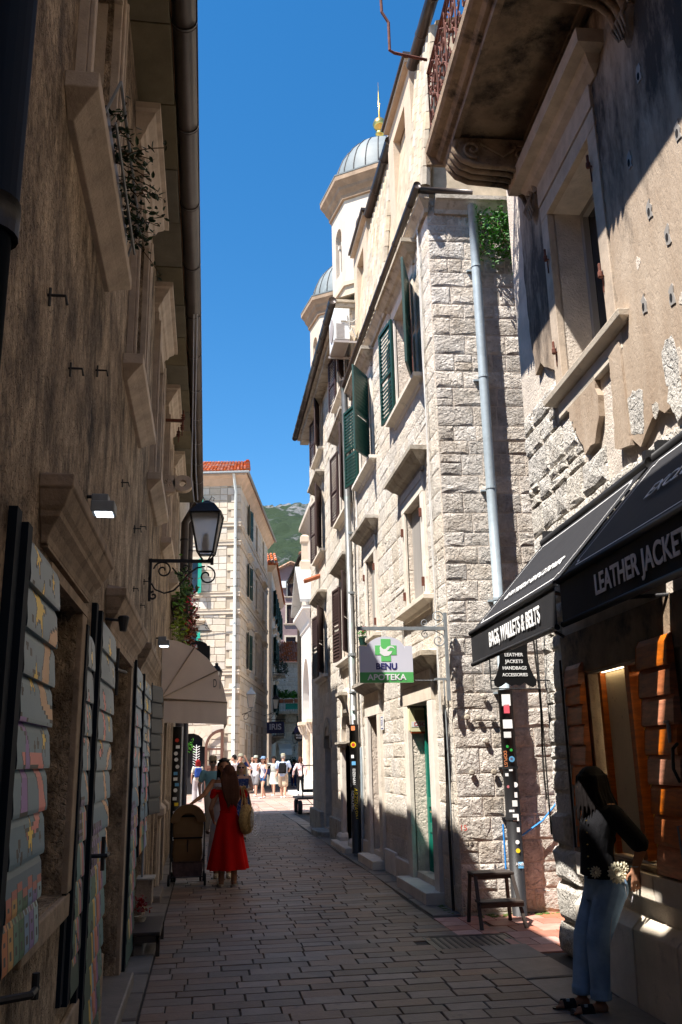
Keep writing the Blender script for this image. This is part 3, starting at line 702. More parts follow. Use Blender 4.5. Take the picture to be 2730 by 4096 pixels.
arch_ring(FB2, 21.8, .52, .72, 1.95, -.3, .03, 'arch_stone', 'weathered_hood', bh, 7, 1.0)
q = MB(); q.box(FB2, 21.26, 22.34, .12, 2.3, -.34, -.3); q.build('dark_doorway', 'dark_void', bh)
q = MB(); q.box(FB2, 21.1, 22.5, -.03, .12, -.3, .35); q.build('doorstep', 'weathered_hood', bh, bevel=.02)
for (a, b_) in ((19.3, 21.0), (22.65, 23.6), (23.62, 24.98)):
    q = MB(); q.box(FB2, a, b_, -.05, RR.uniform(.42, .5), 0, .10); q.build('plinth_stone', 'weathered_hood', bh, bevel=.02)
# clay spout under the far window
q = MB(); q.tube([FB2.p(22.9, 6.35, 0), FB2.p(22.9, 6.2, .42)], .05, 8); q.tube([FB2.p(22.75, 6.35, 0), FB2.p(22.75, 6.2, .42)], .05, 8); q.build('clay_spout', 'roof_tile', bh)

# ---- downpipe between the two houses
dp = thing('downpipe', 'worn copper downpipe running down between the two stone houses to a black stickered foot', 'pipe', (2.7, 16.98, 0))
q = MB(); q.tube([FB.p(17.0, 9.3, .2), FB.p(16.98, 9.0, .16), FB.p(17.0, 2.3, .12)], .068, 12); q.build('upper_pipe', 'worn_copper', dp, True)
q = MB(); q.tube([FB.p(17.0, 2.32, .12), FB.p(16.95, .05, .12)], .088, 14); q.build('lower_pipe', 'black_iron', dp, True)
for v in (8.4, 7.2, 6.0, 4.8, 3.6, 2.9, 1.2, .35):
    q = MB(); q.tube([FB.p(16.99, v, .12), FB.p(16.99, v + .05, .12)], .096 if v < 2.3 else .078, 12); q.build('pipe_clip', 'grey_iron', dp)
def sticker(F, u, v, w, h, mt, parent, n, txt=None, tm='navy_print', round_=False):
    w *= .82; h *= .82; b = MB()
    if round_: b.prism(F, [(u + w / 2 * math.cos(i * .524), v + w / 2 * math.sin(i * .524)) for i in range(12)], n, n + .002)
    else: b.box(F, u - w / 2, u + w / 2, v - h / 2, v + h / 2, n, n + .002)
    o = b.build('sticker', mt, parent)
    if txt: put_text(txt, F, u, v, h * .7, tm, o, 'sticker_text', n + .003, sx=min(1, w / (len(txt) * h * .45)))
    return o
mat('st_yellow', (.75, .55, .03), rough=.5); mat('st_blue', (.12, .35, .6), rough=.5); mat('st_red', (.55, .05, .03), rough=.5); mat('st_orange', (.7, .25, .1), rough=.5); mat('st_green', (.03, .35, .06), rough=.5)
FP = Fr((2.73, 16.975, 0), (math.cos(.4), -math.sin(.4) * 1, 0), (-math.sin(.4), -math.cos(.4), 0))
for (u, v, w, h, mt_, tx, rd) in ((0, 2.62, .08, .1, 'white_print', None, 0), (0.01, 2.45, .07, .12, 'white_print', None, 0), (.01, 2.95, .06, .05, 'white_print', None, 0)):
    sticker(FP, u, v, w, h, mt_, dp, .07)
sticker(FP, 0, 1.95, .13, .13, 'st_yellow', dp, .09, None, round_=True); sticker(FP, 0, 1.95, .08, .08, 'st_red', dp, .093, None, round_=True)
sticker(FP, -.02, 1.74, .06, .07, 'white_print', dp, .09); sticker(FP, .0, 1.62, .09, .08, 'st_blue', dp, .09); sticker(FP, 0, 2.25, .09, .1, 'st_orange', dp, .09)
TV = Fr(FP.O, (0, 0, -1), FP.N, FP.U)
put_text('ARZENASIN', TV, -.92, .02, .10, 'st_yellow', dp, 'graffiti', .092, shear=.2); put_text('NORA.MEC.', TV, -.95, -.035, .07, 'white_print', dp, 'graffiti', .09)
put_text('DZENAN', TV, -1.38, 0, .07, 'white_print', dp, 'graffiti', .092)
# thin pipes and cable beside it
for (u, r, mt_, v0, v1, nm, lab) in ((16.72, .03, 'zinc', .1, 1.9, 'conduit', 'thin grey conduit beside the black pipe foot'), (16.55, .012, 'white_cable', 1.0, 9.0, 'cable', 'thin white cable running down right of the copper downpipe')):
    q = MB(); q.tube([FB.p(u + .03 * math.sin(v * 3), v, .04) for v in [v0 + (v1 - v0) * i / 12 for i in range(13)]], r, 6)
    tag(q.build(nm, mt_), lab, nm if nm != 'conduit' else 'pipe')
# cables at the corner by the sign
for i, (u, mt_, r, a, b_, lab) in enumerate(((10.62, 'black_cable', .018, .02, 2.3, 'black sheathed cable down the house corner by the green door'), (10.75, 'white_cable', .007, 2.2, 9.0, 'pair of thin pale cables up the corner of the white house'), (10.53, 'grey_iron', .009, .3, 2.6, 'thin dark wire just right of the black cable'))):
    q = MB(); q.tube([FB.p(u + .015 * math.sin(v * 2.1 + i), v, .05) for v in [a + (b_ - a) * k / 14 for k in range(15)]], r, 6)
    if mt_ == 'white_cable': q.tube([FB.p(u + .05 + .012 * math.sin(v * 2.7 + i), v, .05) for v in [a + (b_ - a) * k / 14 for k in range(15)]], r, 6)
    tag(q.build('cable', mt_), lab, 'cable')
# zinc downpipe on the corner wall
zp = thing('downpipe', 'light grey zinc downpipe in front of the corner stones, black and stickered below', 'pipe', (3.42, 10.2, 0))
def zpp(v): return FQ.p(.60 + .008 * (9 - v) * 0, v, .15)
q = MB(); q.tube([FQ.p(.60, 8.95, .15), zpp(8), zpp(5), zpp(2.42)], .062, 14); q.build('upper_pipe', 'zinc', zp, True)
q = MB(); q.tube([zpp(2.44), zpp(.0)], .082, 16); q.build('lower_pipe', 'black_iron', zp, True)
for v in (8.0, 6.4, 4.9, 3.5, 2.4, 1.55, 1.0):
    q = MB(); q.tube([zpp(v), zpp(v + .03)], .09 if v < 2.3 else .069, 14); q.box(FQ, .50, .70, v + .005, v + .025, .0, .05); q.build('pipe_clip', 'black_iron' if v < 2 else 'zinc', zp)
FZ = Fr(zpp(0), (math.cos(.35), math.sin(-.35), 0), (-math.sin(.35), -math.cos(.35), 0))
FZ = Fr(zpp(0), (.97, -.24, 0), (-.24, -.97, 0))
for (v, w, h, mt_, rd, u) in ((2.32, .12, .16, 'white_print', 0, 0), (2.22, .08, .12, 'petal_pink', 0, .0), (2.05, .13, .12, 'white_print', 0, 0), (1.93, .1, .08, 'white_plastic', 0, -.01), (1.80, .04, .04, 'st_green', 1, -.02), (1.76, .04, .04, 'st_green', 1, .02), (1.66, .08, .1, 'st_blue', 1, .02), (1.66, .04, .04, 'st_red', 1, .02), (1.55, .05, .05, 'white_print', 0, .0), (1.49, .06, .04, 'white_print', 0, -.04),
                         (1.38, .07, .09, 'white_print', 1, .04), (1.36, .04, .04, 'petal_pink', 1, -.04), (1.27, .06, .07, 'white_print', 0, .03), (1.18, .07, .08, 'white_plastic', 0, .02), (1.10, .07, .03, 'white_print', 0, -.02), (1.03, .08, .09, 'white_print', 0, .02), (.90, .06, .06, 'white_print', 0, .03), (.77, .055, .05, 'white_print', 1, .02), (.68, .06, .06, 'st_yellow', 1, .02)):
    sticker(FZ, u, v, w if v < 2.5 else w, h, mt_, zp, .085 - abs(u) * .3, round_=bool(rd))
st = sticker(FZ, .03, .53, .09, .08, 'st_blue', zp, .078); put_text('ANR', FZ, .03, .54, .045, 'white_print', zp, 'sticker_text', .083)
TZ = Fr(FZ.O, (0, 0, -1), FZ.N, FZ.U); put_text('DDPUST', TZ, -1.66, -.05, .05, 'st_orange', zp, 'sticker_text', .075)
# blue cable and white conduit
q = MB(); q.tube([FQ.p(1.33, 2.1, .06), FQ.p(1.30, 1.8, .06), FQ.p(1.20, 1.35, .07)], .012, 6); q.tube([FQ.p(1.22 + .03 * math.sin(t * 3.1), 2.1 + .3 * math.sin(t * 1.57), .05) for t in [0, .2, .4, .6, .8, 1.0, 1.3, 1.6]], .008, 5)
tag(q.build('conduit', 'white_cable'), 'white ribbed conduit looping down the corner wall to the blue cable', 'cable')
q = MB(); q.tube([FQ.p(1.20, 1.35, .07), FQ.p(1.12, 1.15, .08), FQ.p(.95, .98, .10), FQ.p(.72, .84, .1), FQ.p(.62, .78, .06)], .011, 6); q.tube([FQ.p(.50, .95, .06), FQ.p(.50, .42, .06)], .011, 6)
tag(q.build('cable', 'blue_cable'), 'bright blue cable curving across the corner wall to the black pipe', 'cable')
# round stone plugs on the corner wall
for (u, v) in ((.38, 2.38), (.16, 2.14), (.3, 2.13), (.46, 2.12), (.37, 1.87), (.18, 1.52), (.44, 1.52)):
    q = MB(); q.lathe(FQ.p(u, v, .06), [(.035, .03), (.035, .008), (.02, 0)], 10, 'Y'); q.build('round_stone_plug', 'weathered_hood', ph)
put_text('15', FQ, .04, .92, .09, 'st_red', ph, 'painted_number', .07)
# house number plate
nb = thing('house_number_plate', 'small white enamel house number 51 beside the brown door', 'number plate', tuple(FB.p(14.6, 2.25, .02)))
q = MB(); q.box(FB, 14.50, 14.72, 2.14, 2.36, .03, .04); q.build('plate', 'white_plastic', nb)
q = MB(); q.box(FB, 14.515, 14.705, 2.155, 2.345, .0402, .0412); q.build('border', 'navy_print', nb)
q = MB(); q.box(FB, 14.53, 14.69, 2.17, 2.33, .0415, .042); q.build('field', 'white_plastic', nb)
put_text('51', FB, 14.61, 2.25, .13, 'navy_print', nb, 'number', .043, flip=True)
# alarm siren
al = thing('alarm_siren', 'cream alarm siren box with red base in the pharmacy doorway', 'alarm', tuple(FB.p(12.5, 2.2, -.1)))
FA = Fr(FB.p(12.62, 0, 0), (-1, 0, 0), (0, -1, 0))
FA = Fr((2.85, 12.62, 0), (1, 0, 0), (0, -1, 0))
q = MB(); q.prism(FA, [(-.04, 2.36), (.24, 2.36), (.24, 2.16), (.23, 2.06), (-.03, 2.06), (-.04, 2.16)], 0, .09); q.build('case', 'cream_plastic', al, bevel=.01)
q = MB(); q.box(FA, -.02, .22, 2.02, 2.08, .01, .085); q.build('flash_lens', 'red_plastic', al, bevel=.01)
q = MB(); q.box(FA, -.02, .22, 2.11, 2.185, .091, .093); q.build('name_label', 'white_plastic', al); put_text('DSC', FA, .10, 2.147, .07, 'st_red', al, 'lettering', .094, sx=1.3)
q = MB()
for i in range(9): q.box(FA, .03, .21, 2.21 + i * .015, 2.216 + i * .015, .091, .093)
q.build('vents', 'black_plastic', al)
# air conditioner under the far eaves
ac = thing('air_conditioner', 'white air conditioner outdoor unit on brackets under the far eaves', 'air conditioner', (2.6, 16.6, 10.0))
FC = Fr((2.42, 16.35, 0), (1, 0, 0), (0, -1, 0))
q = MB(); q.box(FC, 0, .32, 9.95, 10.65, -.8, 0); q.build('casing', 'white_plastic', ac, bevel=.015)
q = MB(); q.lathe((2.415, 16.72, 10.3), [(.25, 0), (.25, -.012), (.22, -.012), (.02, -.02)], 20, 'X'); q.build('fan_grille', 'grey_print', ac)
q = MB(); q.box(FC, .12, .26, 10.35, 10.52, .001, .03); q.build('service_cover', 'white_plastic', ac, bevel=.008)
q = MB()
for i in range(12): q.box(FC, .03, .20, 9.98 + i * .028, 9.99 + i * .028, .001, .006)
q.build('vent_slots', 'grey_print', ac)
q = MB(); q.box(FC, -.03, .5, 9.88, 9.925, -.03, .0); q.box(FC, -.03, .5, 9.88, 9.925, -.8, -.77); q.box(FC, .0, .3, 9.926, 9.949, -.79, -.01); q.build('bracket', 'grey_print', ac)
q = MB(); q.tube([FC.p(.2, 10.42, .03), FC.p(.24, 10.33, .06), FC.p(.36, 10.32, .06), FC.p(.46, 10.42, .0)], .009, 6); q.tube([FC.p(.3, 10.1, .03), FC.p(.36, 10.2, .03), FC.p(.44, 10.0, 0)], .014, 6); q.build('hose', 'white_cable', ac)

# pharmacy sign
ps = thing('hanging_sign', 'white and green BENU APOTEKA pharmacy sign with a cross, hanging from a grey scroll bracket', 'sign', (2.78, 10.4, 2.3))
FS2 = Fr((0, 10.28, 0), (1, 0, 0), (0, -1, 0))
q = MB(); q.box(FS2, 1.71, 2.765, 3.15, 3.19, -.02, .02); q.box(FS2, 2.765, 2.80, 2.33, 3.36, -.02, .02); q.box(FS2, 2.62, 2.765, 2.565, 2.59, -.01, .01); q.build('bracket', 'grey_iron', ps)
q = MB()
def spiral(cx, cy, r0, r1, a0, a1, k=26): return [(cx + (r0 + (r1 - r0) * i / k) * math.cos(a0 + (a1 - a0) * i / k), cy + (r0 + (r1 - r0) * i / k) * math.sin(a0 + (a1 - a0) * i / k)) for i in range(k + 1)]
for s in (1, -1):
    z0 = 3.17
    p1 = [(x, z0 + s * y) for x, y in spiral(2.69, .14, .085, .015, -1.2, 8.2)]
    p2 = [(x, z0 + s * y) for x, y in spiral(2.53, .07, .045, .012, 4.4, -3.0)]
    q.tube([FS2.p(x, y, 0) for x, y in p1], .007, 6); q.tube([FS2.p(x, y, 0) for x, y in p2], .006, 6)
    q.tube([FS2.p(x, y, 0) for x, y in [(2.715, z0 + s * .06), (2.64, z0 + s * .022), (2.56, z0 + s * .022), (2.51, z0 + s * .03)]], .006, 6)
q.build('scroll', 'grey_iron', ps)
top = [(1.735, 2.54), (2.365, 2.54), (2.365, 2.965), (2.28, 2.965)] + [(2.045 + .235 * math.cos(t), 2.905 + .17 * math.sin(t)) for t in [math.pi * i / 16 * .86 + .22 for i in range(17)]] + [(1.81, 2.965), (1.735, 2.965)]
q = MB(); q.prism(FS2, top, -.02, .012); q.build('board', 'sign_white', ps)
q = MB(); q.box(FS2, 1.735, 2.365, 2.54, 2.66, .0125, .0145); q.build('green_band', 'sign_green', ps)
put_text('APOTEKA', FS2, 2.05, 2.60, .095, 'white_print', ps, 'lettering', .0165, sx=1.08, bold=.002)
put_text('BENU', FS2, 2.05, 2.725, .10, 'navy_print', ps, 'lettering', .0135, sx=1.0, bold=.003)
q = MB(); q.box(FS2, 1.99, 2.105, 2.785, 3.045, .0125, .0145); q.box(FS2, 1.92, 1.989, 2.86, 2.97, .0125, .0145); q.box(FS2, 2.106, 2.175, 2.86, 2.97, .0125, .0145); q.build('cross', 'cross_green', ps)
q = MB(); bird = [(2.00, 2.86), (2.03, 2.845), (2.08, 2.85), (2.11, 2.875), (2.125, 2.905), (2.09, 2.90), (2.06, 2.905), (2.085, 2.925), (2.10, 2.945), (2.13, 2.945), (2.155, 2.93), (2.14, 2.955), (2.10, 2.965), (2.07, 2.955), (2.05, 2.93), (2.02, 2.925), (2.0, 2.94), (1.985, 2.97), (1.975, 2.94), (1.98, 2.90), (1.975, 2.88)]
q.prism(FS2, bird, .0147, .016); q.build('bird_emblem', 'white_print', ps)
q = MB()
for x in (1.83, 2.26):
    for i in range(5): q.tube([FS2.p(x + (.006 if i % 2 else -.006) * math.cos(t), 2.98 + i * .036 + .02 * math.sin(t), (.006 if i % 2 == 0 else 0) * math.cos(t)) for t in [j * 1.047 for j in range(7)]], .0025, 4)
for i in range(14): q.tube([FS2.p(2.37 + i * .019 + .012 * math.cos(t), 2.565 + (.005 if i % 2 else 0) * math.sin(t), (.005 if i % 2 == 0 else 0) * math.sin(t)) for t in [j * 1.047 for j in range(7)]], .002, 4)
q.build('chain', 'grey_iron', ps)
# small flower pot on the middle floor sill, far
fp = thing('flower_pot', 'little dark green flower pot with pink flowers on the sill above the pharmacy sign', 'flower pot', tuple(FB.p(15.6, 3.76, .1)))
q = MB(); q.lathe(FB.p(15.5, 3.62, .16), [(.06, 0), (.085, .14), (.09, .15)], 10); q.build('pot', 'deep_green_paint', fp)
def leaves(pts, size, name, mt, parent, R, n=1, flat=0.5, cup=0):
    b = MB()
    for p in pts:
        for _ in range(n):
            d = Vector((R.gauss(0, 1), R.gauss(0, 1), R.gauss(0, flat))).normalized(); e = d.cross(Vector((R.gauss(0, 1), R.gauss(0, 1), R.gauss(0, 1)))).normalized()
            s = size * R.uniform(.6, 1.3); c = Vector(p) + Vector((R.gauss(0, 1), R.gauss(0, 1), R.gauss(0, 1))) * size * .4; h = d.cross(e) * s * .18
            b.add([c - d * s, c - d * s * .2 + e * s * .45 + h, c + d * s * .6 + e * s * .34 + h, c + d * s, c + d * s * .6 - e * s * .34 + h, c - d * s * .2 - e * s * .45 + h], [(0, 1, 2, 3), (0, 3, 4, 5)], R.random())
    o = b.build(name, mt, parent); 
    if len(pts) * n > 12: o['kind'] = 'stuff'
    return o
leaves([FB.p(15.5 + RR.gauss(0, .07), 3.82 + RR.gauss(0, .05), .16 + RR.gauss(0, .05)) for _ in range(40)], .03, 'leaves', 'leaf_bright', fp, RR)
leaves([FB.p(15.45 + RR.gauss(0, .05), 3.86 + RR.gauss(0, .03), .16 + RR.gauss(0, .04)) for _ in range(14)], .022, 'petals', 'petal_pink', fp, RR)

# ================================================================== RIGHT HAND: LEATHER SHOP HOUSE
ta = math.radians(3.05)
FS = Fr((2.765, 0, 0), (math.sin(ta), math.cos(ta), 0), (-math.cos(ta), math.sin(ta), 0))
sh = thing('shop_house', 'patched ochre plaster house with stone balcony above the leather shop', 'house', (2.9, 6, 0))
UE = 8.31; RS = random.Random(21)
opw = (5.92, 6.98, 4.86, 6.62); ops_ = [opw, (6.04, 7.18, .94, 2.34), (3.9, 5.0, 0.1, 2.3), (4.6, 5.8, 7.75, 9.9)]
facade(FS, 0.6, UE, -.1, 12.0, ops_, .4).build('street_wall', 'lime_mortar', sh)
q = MB(); q.box(FS, UE - .4, UE, -.1, 12.0, -6, -.401); q.build('end_wall', 'quoin_brown', sh)
q = MB(); q.box(FS, .3, UE + .25, 12.001, 12.2, -6.2, .35); q.build('roof', 'old_roof_tile', sh)
blk = [(a - .16, b_ + .16, c - .18, d + .5) for a, b_, c, d in ops_]
blk[1] = (5.35, 7.72, .70, 2.72); blk[2] = (3.6, 5.3, 0, 2.7)
cs = courses(1.0, UE - .02, 0.62, 5.4, (.16, .38), (.2, .6), blk, .004, .034, RS)
cs = [c for c in cs if not ((c[0] < 5.85 and c[1] > 3.78) or (5.85 <= c[0] < 6.3 and c[1] > 3.85) or (6.25 < c[0] < 6.95 and c[1] > 4.05) or (c[0] > 7.1 and c[1] > 5.15))]
cs = split(cs, .22, RS); cs.sort(key=lambda c: -c[0]); scatter(cs, FS, sh, 'stone', rvv, 'rubble_limestone', 290, 'stones_beyond')
# big corner stones at the foot
for (a, b_, v0, v1) in ((7.72, 8.33, .0, .27), (7.66, 8.33, .29, .60), (7.70, 8.33, .62, .90), (7.86, 8.32, .92, 1.2)):
    P, fs = rough_block(int(v0 * 100), .12, .04); M = FS.m((a + b_) / 2, (v0 + v1) / 2, 0, b_ - a - .01, v1 - v0 - .01, .08)
    q = MB(); q.add([M @ Vector(p) for p in P], fs); q.build('corner_stone', 'rubble_limestone', sh)
# plinth ledge with sloping top
us = [1.2, 2.2, 3.2, 4.1, 5.0, 5.8, 6.5, 7.15, 7.68]
for i in range(len(us) - 1):
    q = MB(); a, b_ = us[i] + .006, us[i + 1] - .006
    q.rings([[FS.p(u, -.02, -.05), FS.p(u, -.02, .115), FS.p(u, .50, .10), FS.p(u, .58, .02), FS.p(u, .58, -.05)] for u in (a, b_)]); q.build('plinth_slab', 'dressed_stone', sh, bevel=.006)
# shop sill
for (a, b_) in ((5.3, 6.1), (6.11, 6.75), (6.76, 7.62)):
    q = MB(); q.box(FS, a, b_, .73, .90, -.3, .09); q.build('sill_slab', 'dressed_stone', sh, bevel=.01)
q = MB(); q.box(FS, 5.3, 7.74, .905, .94, -.02, .05); q.build('sill_board', 'soot_concrete', sh)
q = MB(); q.box(FS, 3.5, 7.72, 2.36, 2.72, -.02, .03); q.build('shop_lintel', 'soot_concrete', sh, bevel=.008)
for a in (7.52, 5.22):
    q = MB(); q.box(FS, a, a + .20, .94, 2.358, -.02, .03); q.build('shop_jamb', 'soot_concrete', sh, bevel=.008)
# plaster coat with ragged lower edge, in ragged pieces round the window
def ragged(pts, seed, amp=.03, step=.09):
    Rr = random.Random(seed); out = []
    for i in range(len(pts)):
        a, c = pts[i], pts[(i + 1) % len(pts)]; L_ = math.dist(a, c); k = max(1, int(L_ / step)) if (len(a) < 3 or a[2]) else 1
        for j in range(k):
            t = j / k; w = amp if j else 0
            out.append((a[0] + (c[0] - a[0]) * t + Rr.uniform(-w, w), a[1] + (c[1] - a[1]) * t + Rr.uniform(-w, w)))
    return out
low = [(1.0, 4.15), (4.2, 4.0), (5.0, 3.9), (5.40, 3.93), (5.62, 3.80), (5.76, 3.92), (5.74, 4.6, 0)]
pl = [(5.74, 12.0), (1.0, 12.0)] + low
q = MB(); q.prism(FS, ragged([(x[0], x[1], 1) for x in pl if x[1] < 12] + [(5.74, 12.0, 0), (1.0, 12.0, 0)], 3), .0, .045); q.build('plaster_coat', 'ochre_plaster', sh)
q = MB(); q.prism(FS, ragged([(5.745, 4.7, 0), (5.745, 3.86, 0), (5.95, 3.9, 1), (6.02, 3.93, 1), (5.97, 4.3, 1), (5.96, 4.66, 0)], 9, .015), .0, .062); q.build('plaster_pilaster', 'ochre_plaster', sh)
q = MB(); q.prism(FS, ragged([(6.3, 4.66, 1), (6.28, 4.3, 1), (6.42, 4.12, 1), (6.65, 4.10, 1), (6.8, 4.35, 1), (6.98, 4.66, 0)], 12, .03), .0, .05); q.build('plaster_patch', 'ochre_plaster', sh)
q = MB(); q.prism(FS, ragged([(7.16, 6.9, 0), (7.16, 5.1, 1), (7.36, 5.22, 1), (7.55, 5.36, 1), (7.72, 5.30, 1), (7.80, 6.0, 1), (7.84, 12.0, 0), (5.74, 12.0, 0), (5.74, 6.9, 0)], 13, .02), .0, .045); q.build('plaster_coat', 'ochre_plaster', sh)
for (u, v) in ((5.25, 5.9), (5.05, 5.35), (4.85, 5.02), (4.9, 4.6), (5.3, 4.75), (4.95, 6.4), (4.55, 5.6), (4.6, 4.5)):      # patched putlog holes
    q = MB(); q.prism(FS, ragged([(u - .035, v - .07, 1), (u + .03, v - .06, 1), (u + .04, v + .05, 1), (u - .02, v + .08, 1)], int(u * 100), .012, .03), .044, .052); q.build('patched_hole', 'grey_panel', sh)
    q = MB(); q.lathe(FS.p(u + .01, v - .01, .053), [(.018, -.001), (.018, .001)], 8, 'X', sy=1.8); q.build('hole', 'dark_void', sh)
for k in range(13):
    u, v = RS.uniform(4.3, 5.65), RS.choice([RS.uniform(3.9, 4.3), RS.uniform(3.95, 5.2)]); r = RS.uniform(.04, .13) * (1.3 if v < 4.4 else .5)
    q = MB(); q.prism(FS, ragged([(u + r * math.cos(t) * RS.uniform(.6, 1.2), v + r * 1.2 * math.sin(t) * RS.uniform(.6, 1.3), 1) for t in [i * .7 for i in range(9)]], k, .012, .04), .044, .0465 + k * .0002); q.build('peeled_patch', 'rubble_limestone' if k % 3 else 'lime_mortar', sh)
# upper window
u0, u1, v0, v1 = opw
q = MB(); q.box(FS, u0, u1, v0, v1, -.34, -.32); wp = q.build('window_pane', 'dark_glass', sh)
q = MB(); q.box(FS, u0, u0 + .06, v0, v1, -.318, -.26); q.box(FS, u1 - .06, u1, v0, v1, -.318, -.26); q.box(FS, (u0 + u1) / 2 - .04, (u0 + u1) / 2 + .04, v0, v1, -.318, -.26); q.box(FS, u0 + .06, u1 - .06, v1 - .06, v1, -.317, -.262); q.build('window_frame', 'grey_panel', wp)
frame_blocks(FS, u0, u1, v0, v1, .17, .06, 'pale_frame_stone', sh)
q = MB(); q.box(FS, u0 - .17, u1 + .17, v1 + .175, v1 + .40, -.02, .075); q.build('frieze', 'pale_frame_stone', sh, bevel=.006)
q = MB(); q.hood(FS, u0 - .22, u1 + .22, v1 + .38, [(.06, 0), (.09, .03), (.13, .06), (.17, .12), (.26, .14), (.27, .26), (0, .28)]); q.build('window_hood', 'pale_frame_stone', sh)
q = MB(); q.hood(FS, u0 - .24, u1 + .24, v0 - .10, [(.02, 0), (.08, .03), (.12, .05), (.13, .10), (0, .11)]); q.build('window_sill', 'dressed_stone', sh, bevel=.004)
q = MB(); q.box(FS, u0 - .2, u1 + .2, v0 - .24, v0 - .10, -.02, .05); q.build('sill_apron', 'dressed_stone', sh, bevel=.01)
for (u, v) in ((u0 - .04, 5.35), (u0 - .04, 6.35), (u1 + .06, 5.25), (u1 + .06, 6.2)):
    q = MB(); q.lathe(FS.p(u, v, .09), [(.012, -.05), (.02, -.04), (.02, .0), (.012, .01), (.012, .07), (.003, .08)], 8); q.tube([FS.p(u, v - .03, .03), FS.p(u, v - .03, .09)], .008); q.tube([FS.p(u + .01, v - .04, .07), FS.p(u + .02, v - .16, .065)], .006); q.build('hinge_pin', 'rust_iron', sh)
# balcony
BZ = 7.62; BN = 1.02; B0, B1 = 2.2, 7.72
q = MB(); q.prism(Fr(FS.p(0, 0, 0), -FS.N, -FS.U), [(0, 0)] * 3, 0, 0) if False else None
prof = [(0, .0), (.84, .0), (.86, .035), (.90, .05), (.93, .10), (1.0, .12), (1.03, .15), (1.03, .24), (0, .24)]
q.rings([[FS.p(u, BZ + h, n) for n, h in prof] for u in (B0, B1 - .04)]); q.box(FS, B1 - .04, B1 + .0, BZ + .02, BZ + .24, 0, 1.03)
bal = q.build('balcony_slab', 'soot_concrete', sh)
q = MB(); q.hood(FS, B0 + .5, B1 - .35, BZ - .03, [(.78, 0), (.80, .028)]); 
q = MB(); q.box(FS, B0 + .3, B1 - .2, BZ - .05, BZ - .002, .80, .86); q.box(FS, B1 - .26, B1 - .2, BZ - .05, BZ - .002, .1, .80); q.box(FS, B0 + .3, B1 - .2, BZ - .04, BZ - .002, .10, .15); q.build('soffit_moulding', 'soot_concrete', bal)
def console(u, w=.26):
    # scrolled stone bracket: thick S curve from the wall out to the slab edge
    top_ = BZ - .052; cl = []
    pts = [(0.02, -.62, .13), (.06, -.55, .13), (.10, -.42, .15), (.18, -.33, .15), (.32, -.29, .13), (.50, -.28, .12), (.66, -.27, .12), (.78, -.22, .11), (.86, -.12, .09), (.84, -.03, .05)]
    b = MB()
    lower = [(n, top_ + h - t * .15) for n, h, t in pts]; upper = [(n, top_) for n, h, t in pts]
    b.rings([[FS.p(uu, v, n) for n, v in [(0, top_), (0, top_ - .66)] + lower + [(.84, top_)]] for uu in (u - w / 2, u + w / 2)])
    c = b.build('console_bracket', 'soot_concrete', sh, bevel=.012)
    b = MB()
    for off in (-w / 2 - .005, -w * .17, w * .17, w / 2 + .005):
        b.tube([FS.p(u + off, v - .012, n + .01) for n, v in lower[1:]], [.03] * (len(lower) - 1), 7)
    b.build('moulded_rib', 'soot_concrete', c, True)
    b = MB()
    for sd in (-1, 1):
        uu = u + sd * (w / 2 + .012)
        b.tube([FS.p(uu, y, x) for x, y in spiral(.68, top_ - .13, .10, .015, -1.9, 6.6)], .016, 6)
        b.tube([FS.p(uu, y, x) for x, y in spiral(.20, top_ - .16, .09, .015, 1.0, 9.0)], .015, 6)
        b.tube([FS.p(uu, y, x) for x, y in [(.27, top_ - .12), (.38, top_ - .2), (.5, top_ - .12), (.6, top_ - .06)]], .014, 6)
    b.build('carved_scroll', 'soot_concrete', c, True)
    b = MB()   # acanthus tail
    b.lathe(FS.p(u, top_ - .66, .03), [(.01, -.22), (.05, -.16), (.075, -.06), (.10, .04), (.08, .12), (.02, .16)], 10, sx=.7, sy=1.2)
    for k in range(5): b.tube([FS.p(u + (k - 2) * .035, top_ - .80 + .02 * abs(k - 2), .10), FS.p(u + (k - 2) * .045, top_ - .66, .13), FS.p(u + (k - 2) * .05, top_ - .56, .10)], [.008, .018, .008], 5)
    b.build('acanthus_drop', 'soot_concrete', c, True)
console(7.30); console(5.02)
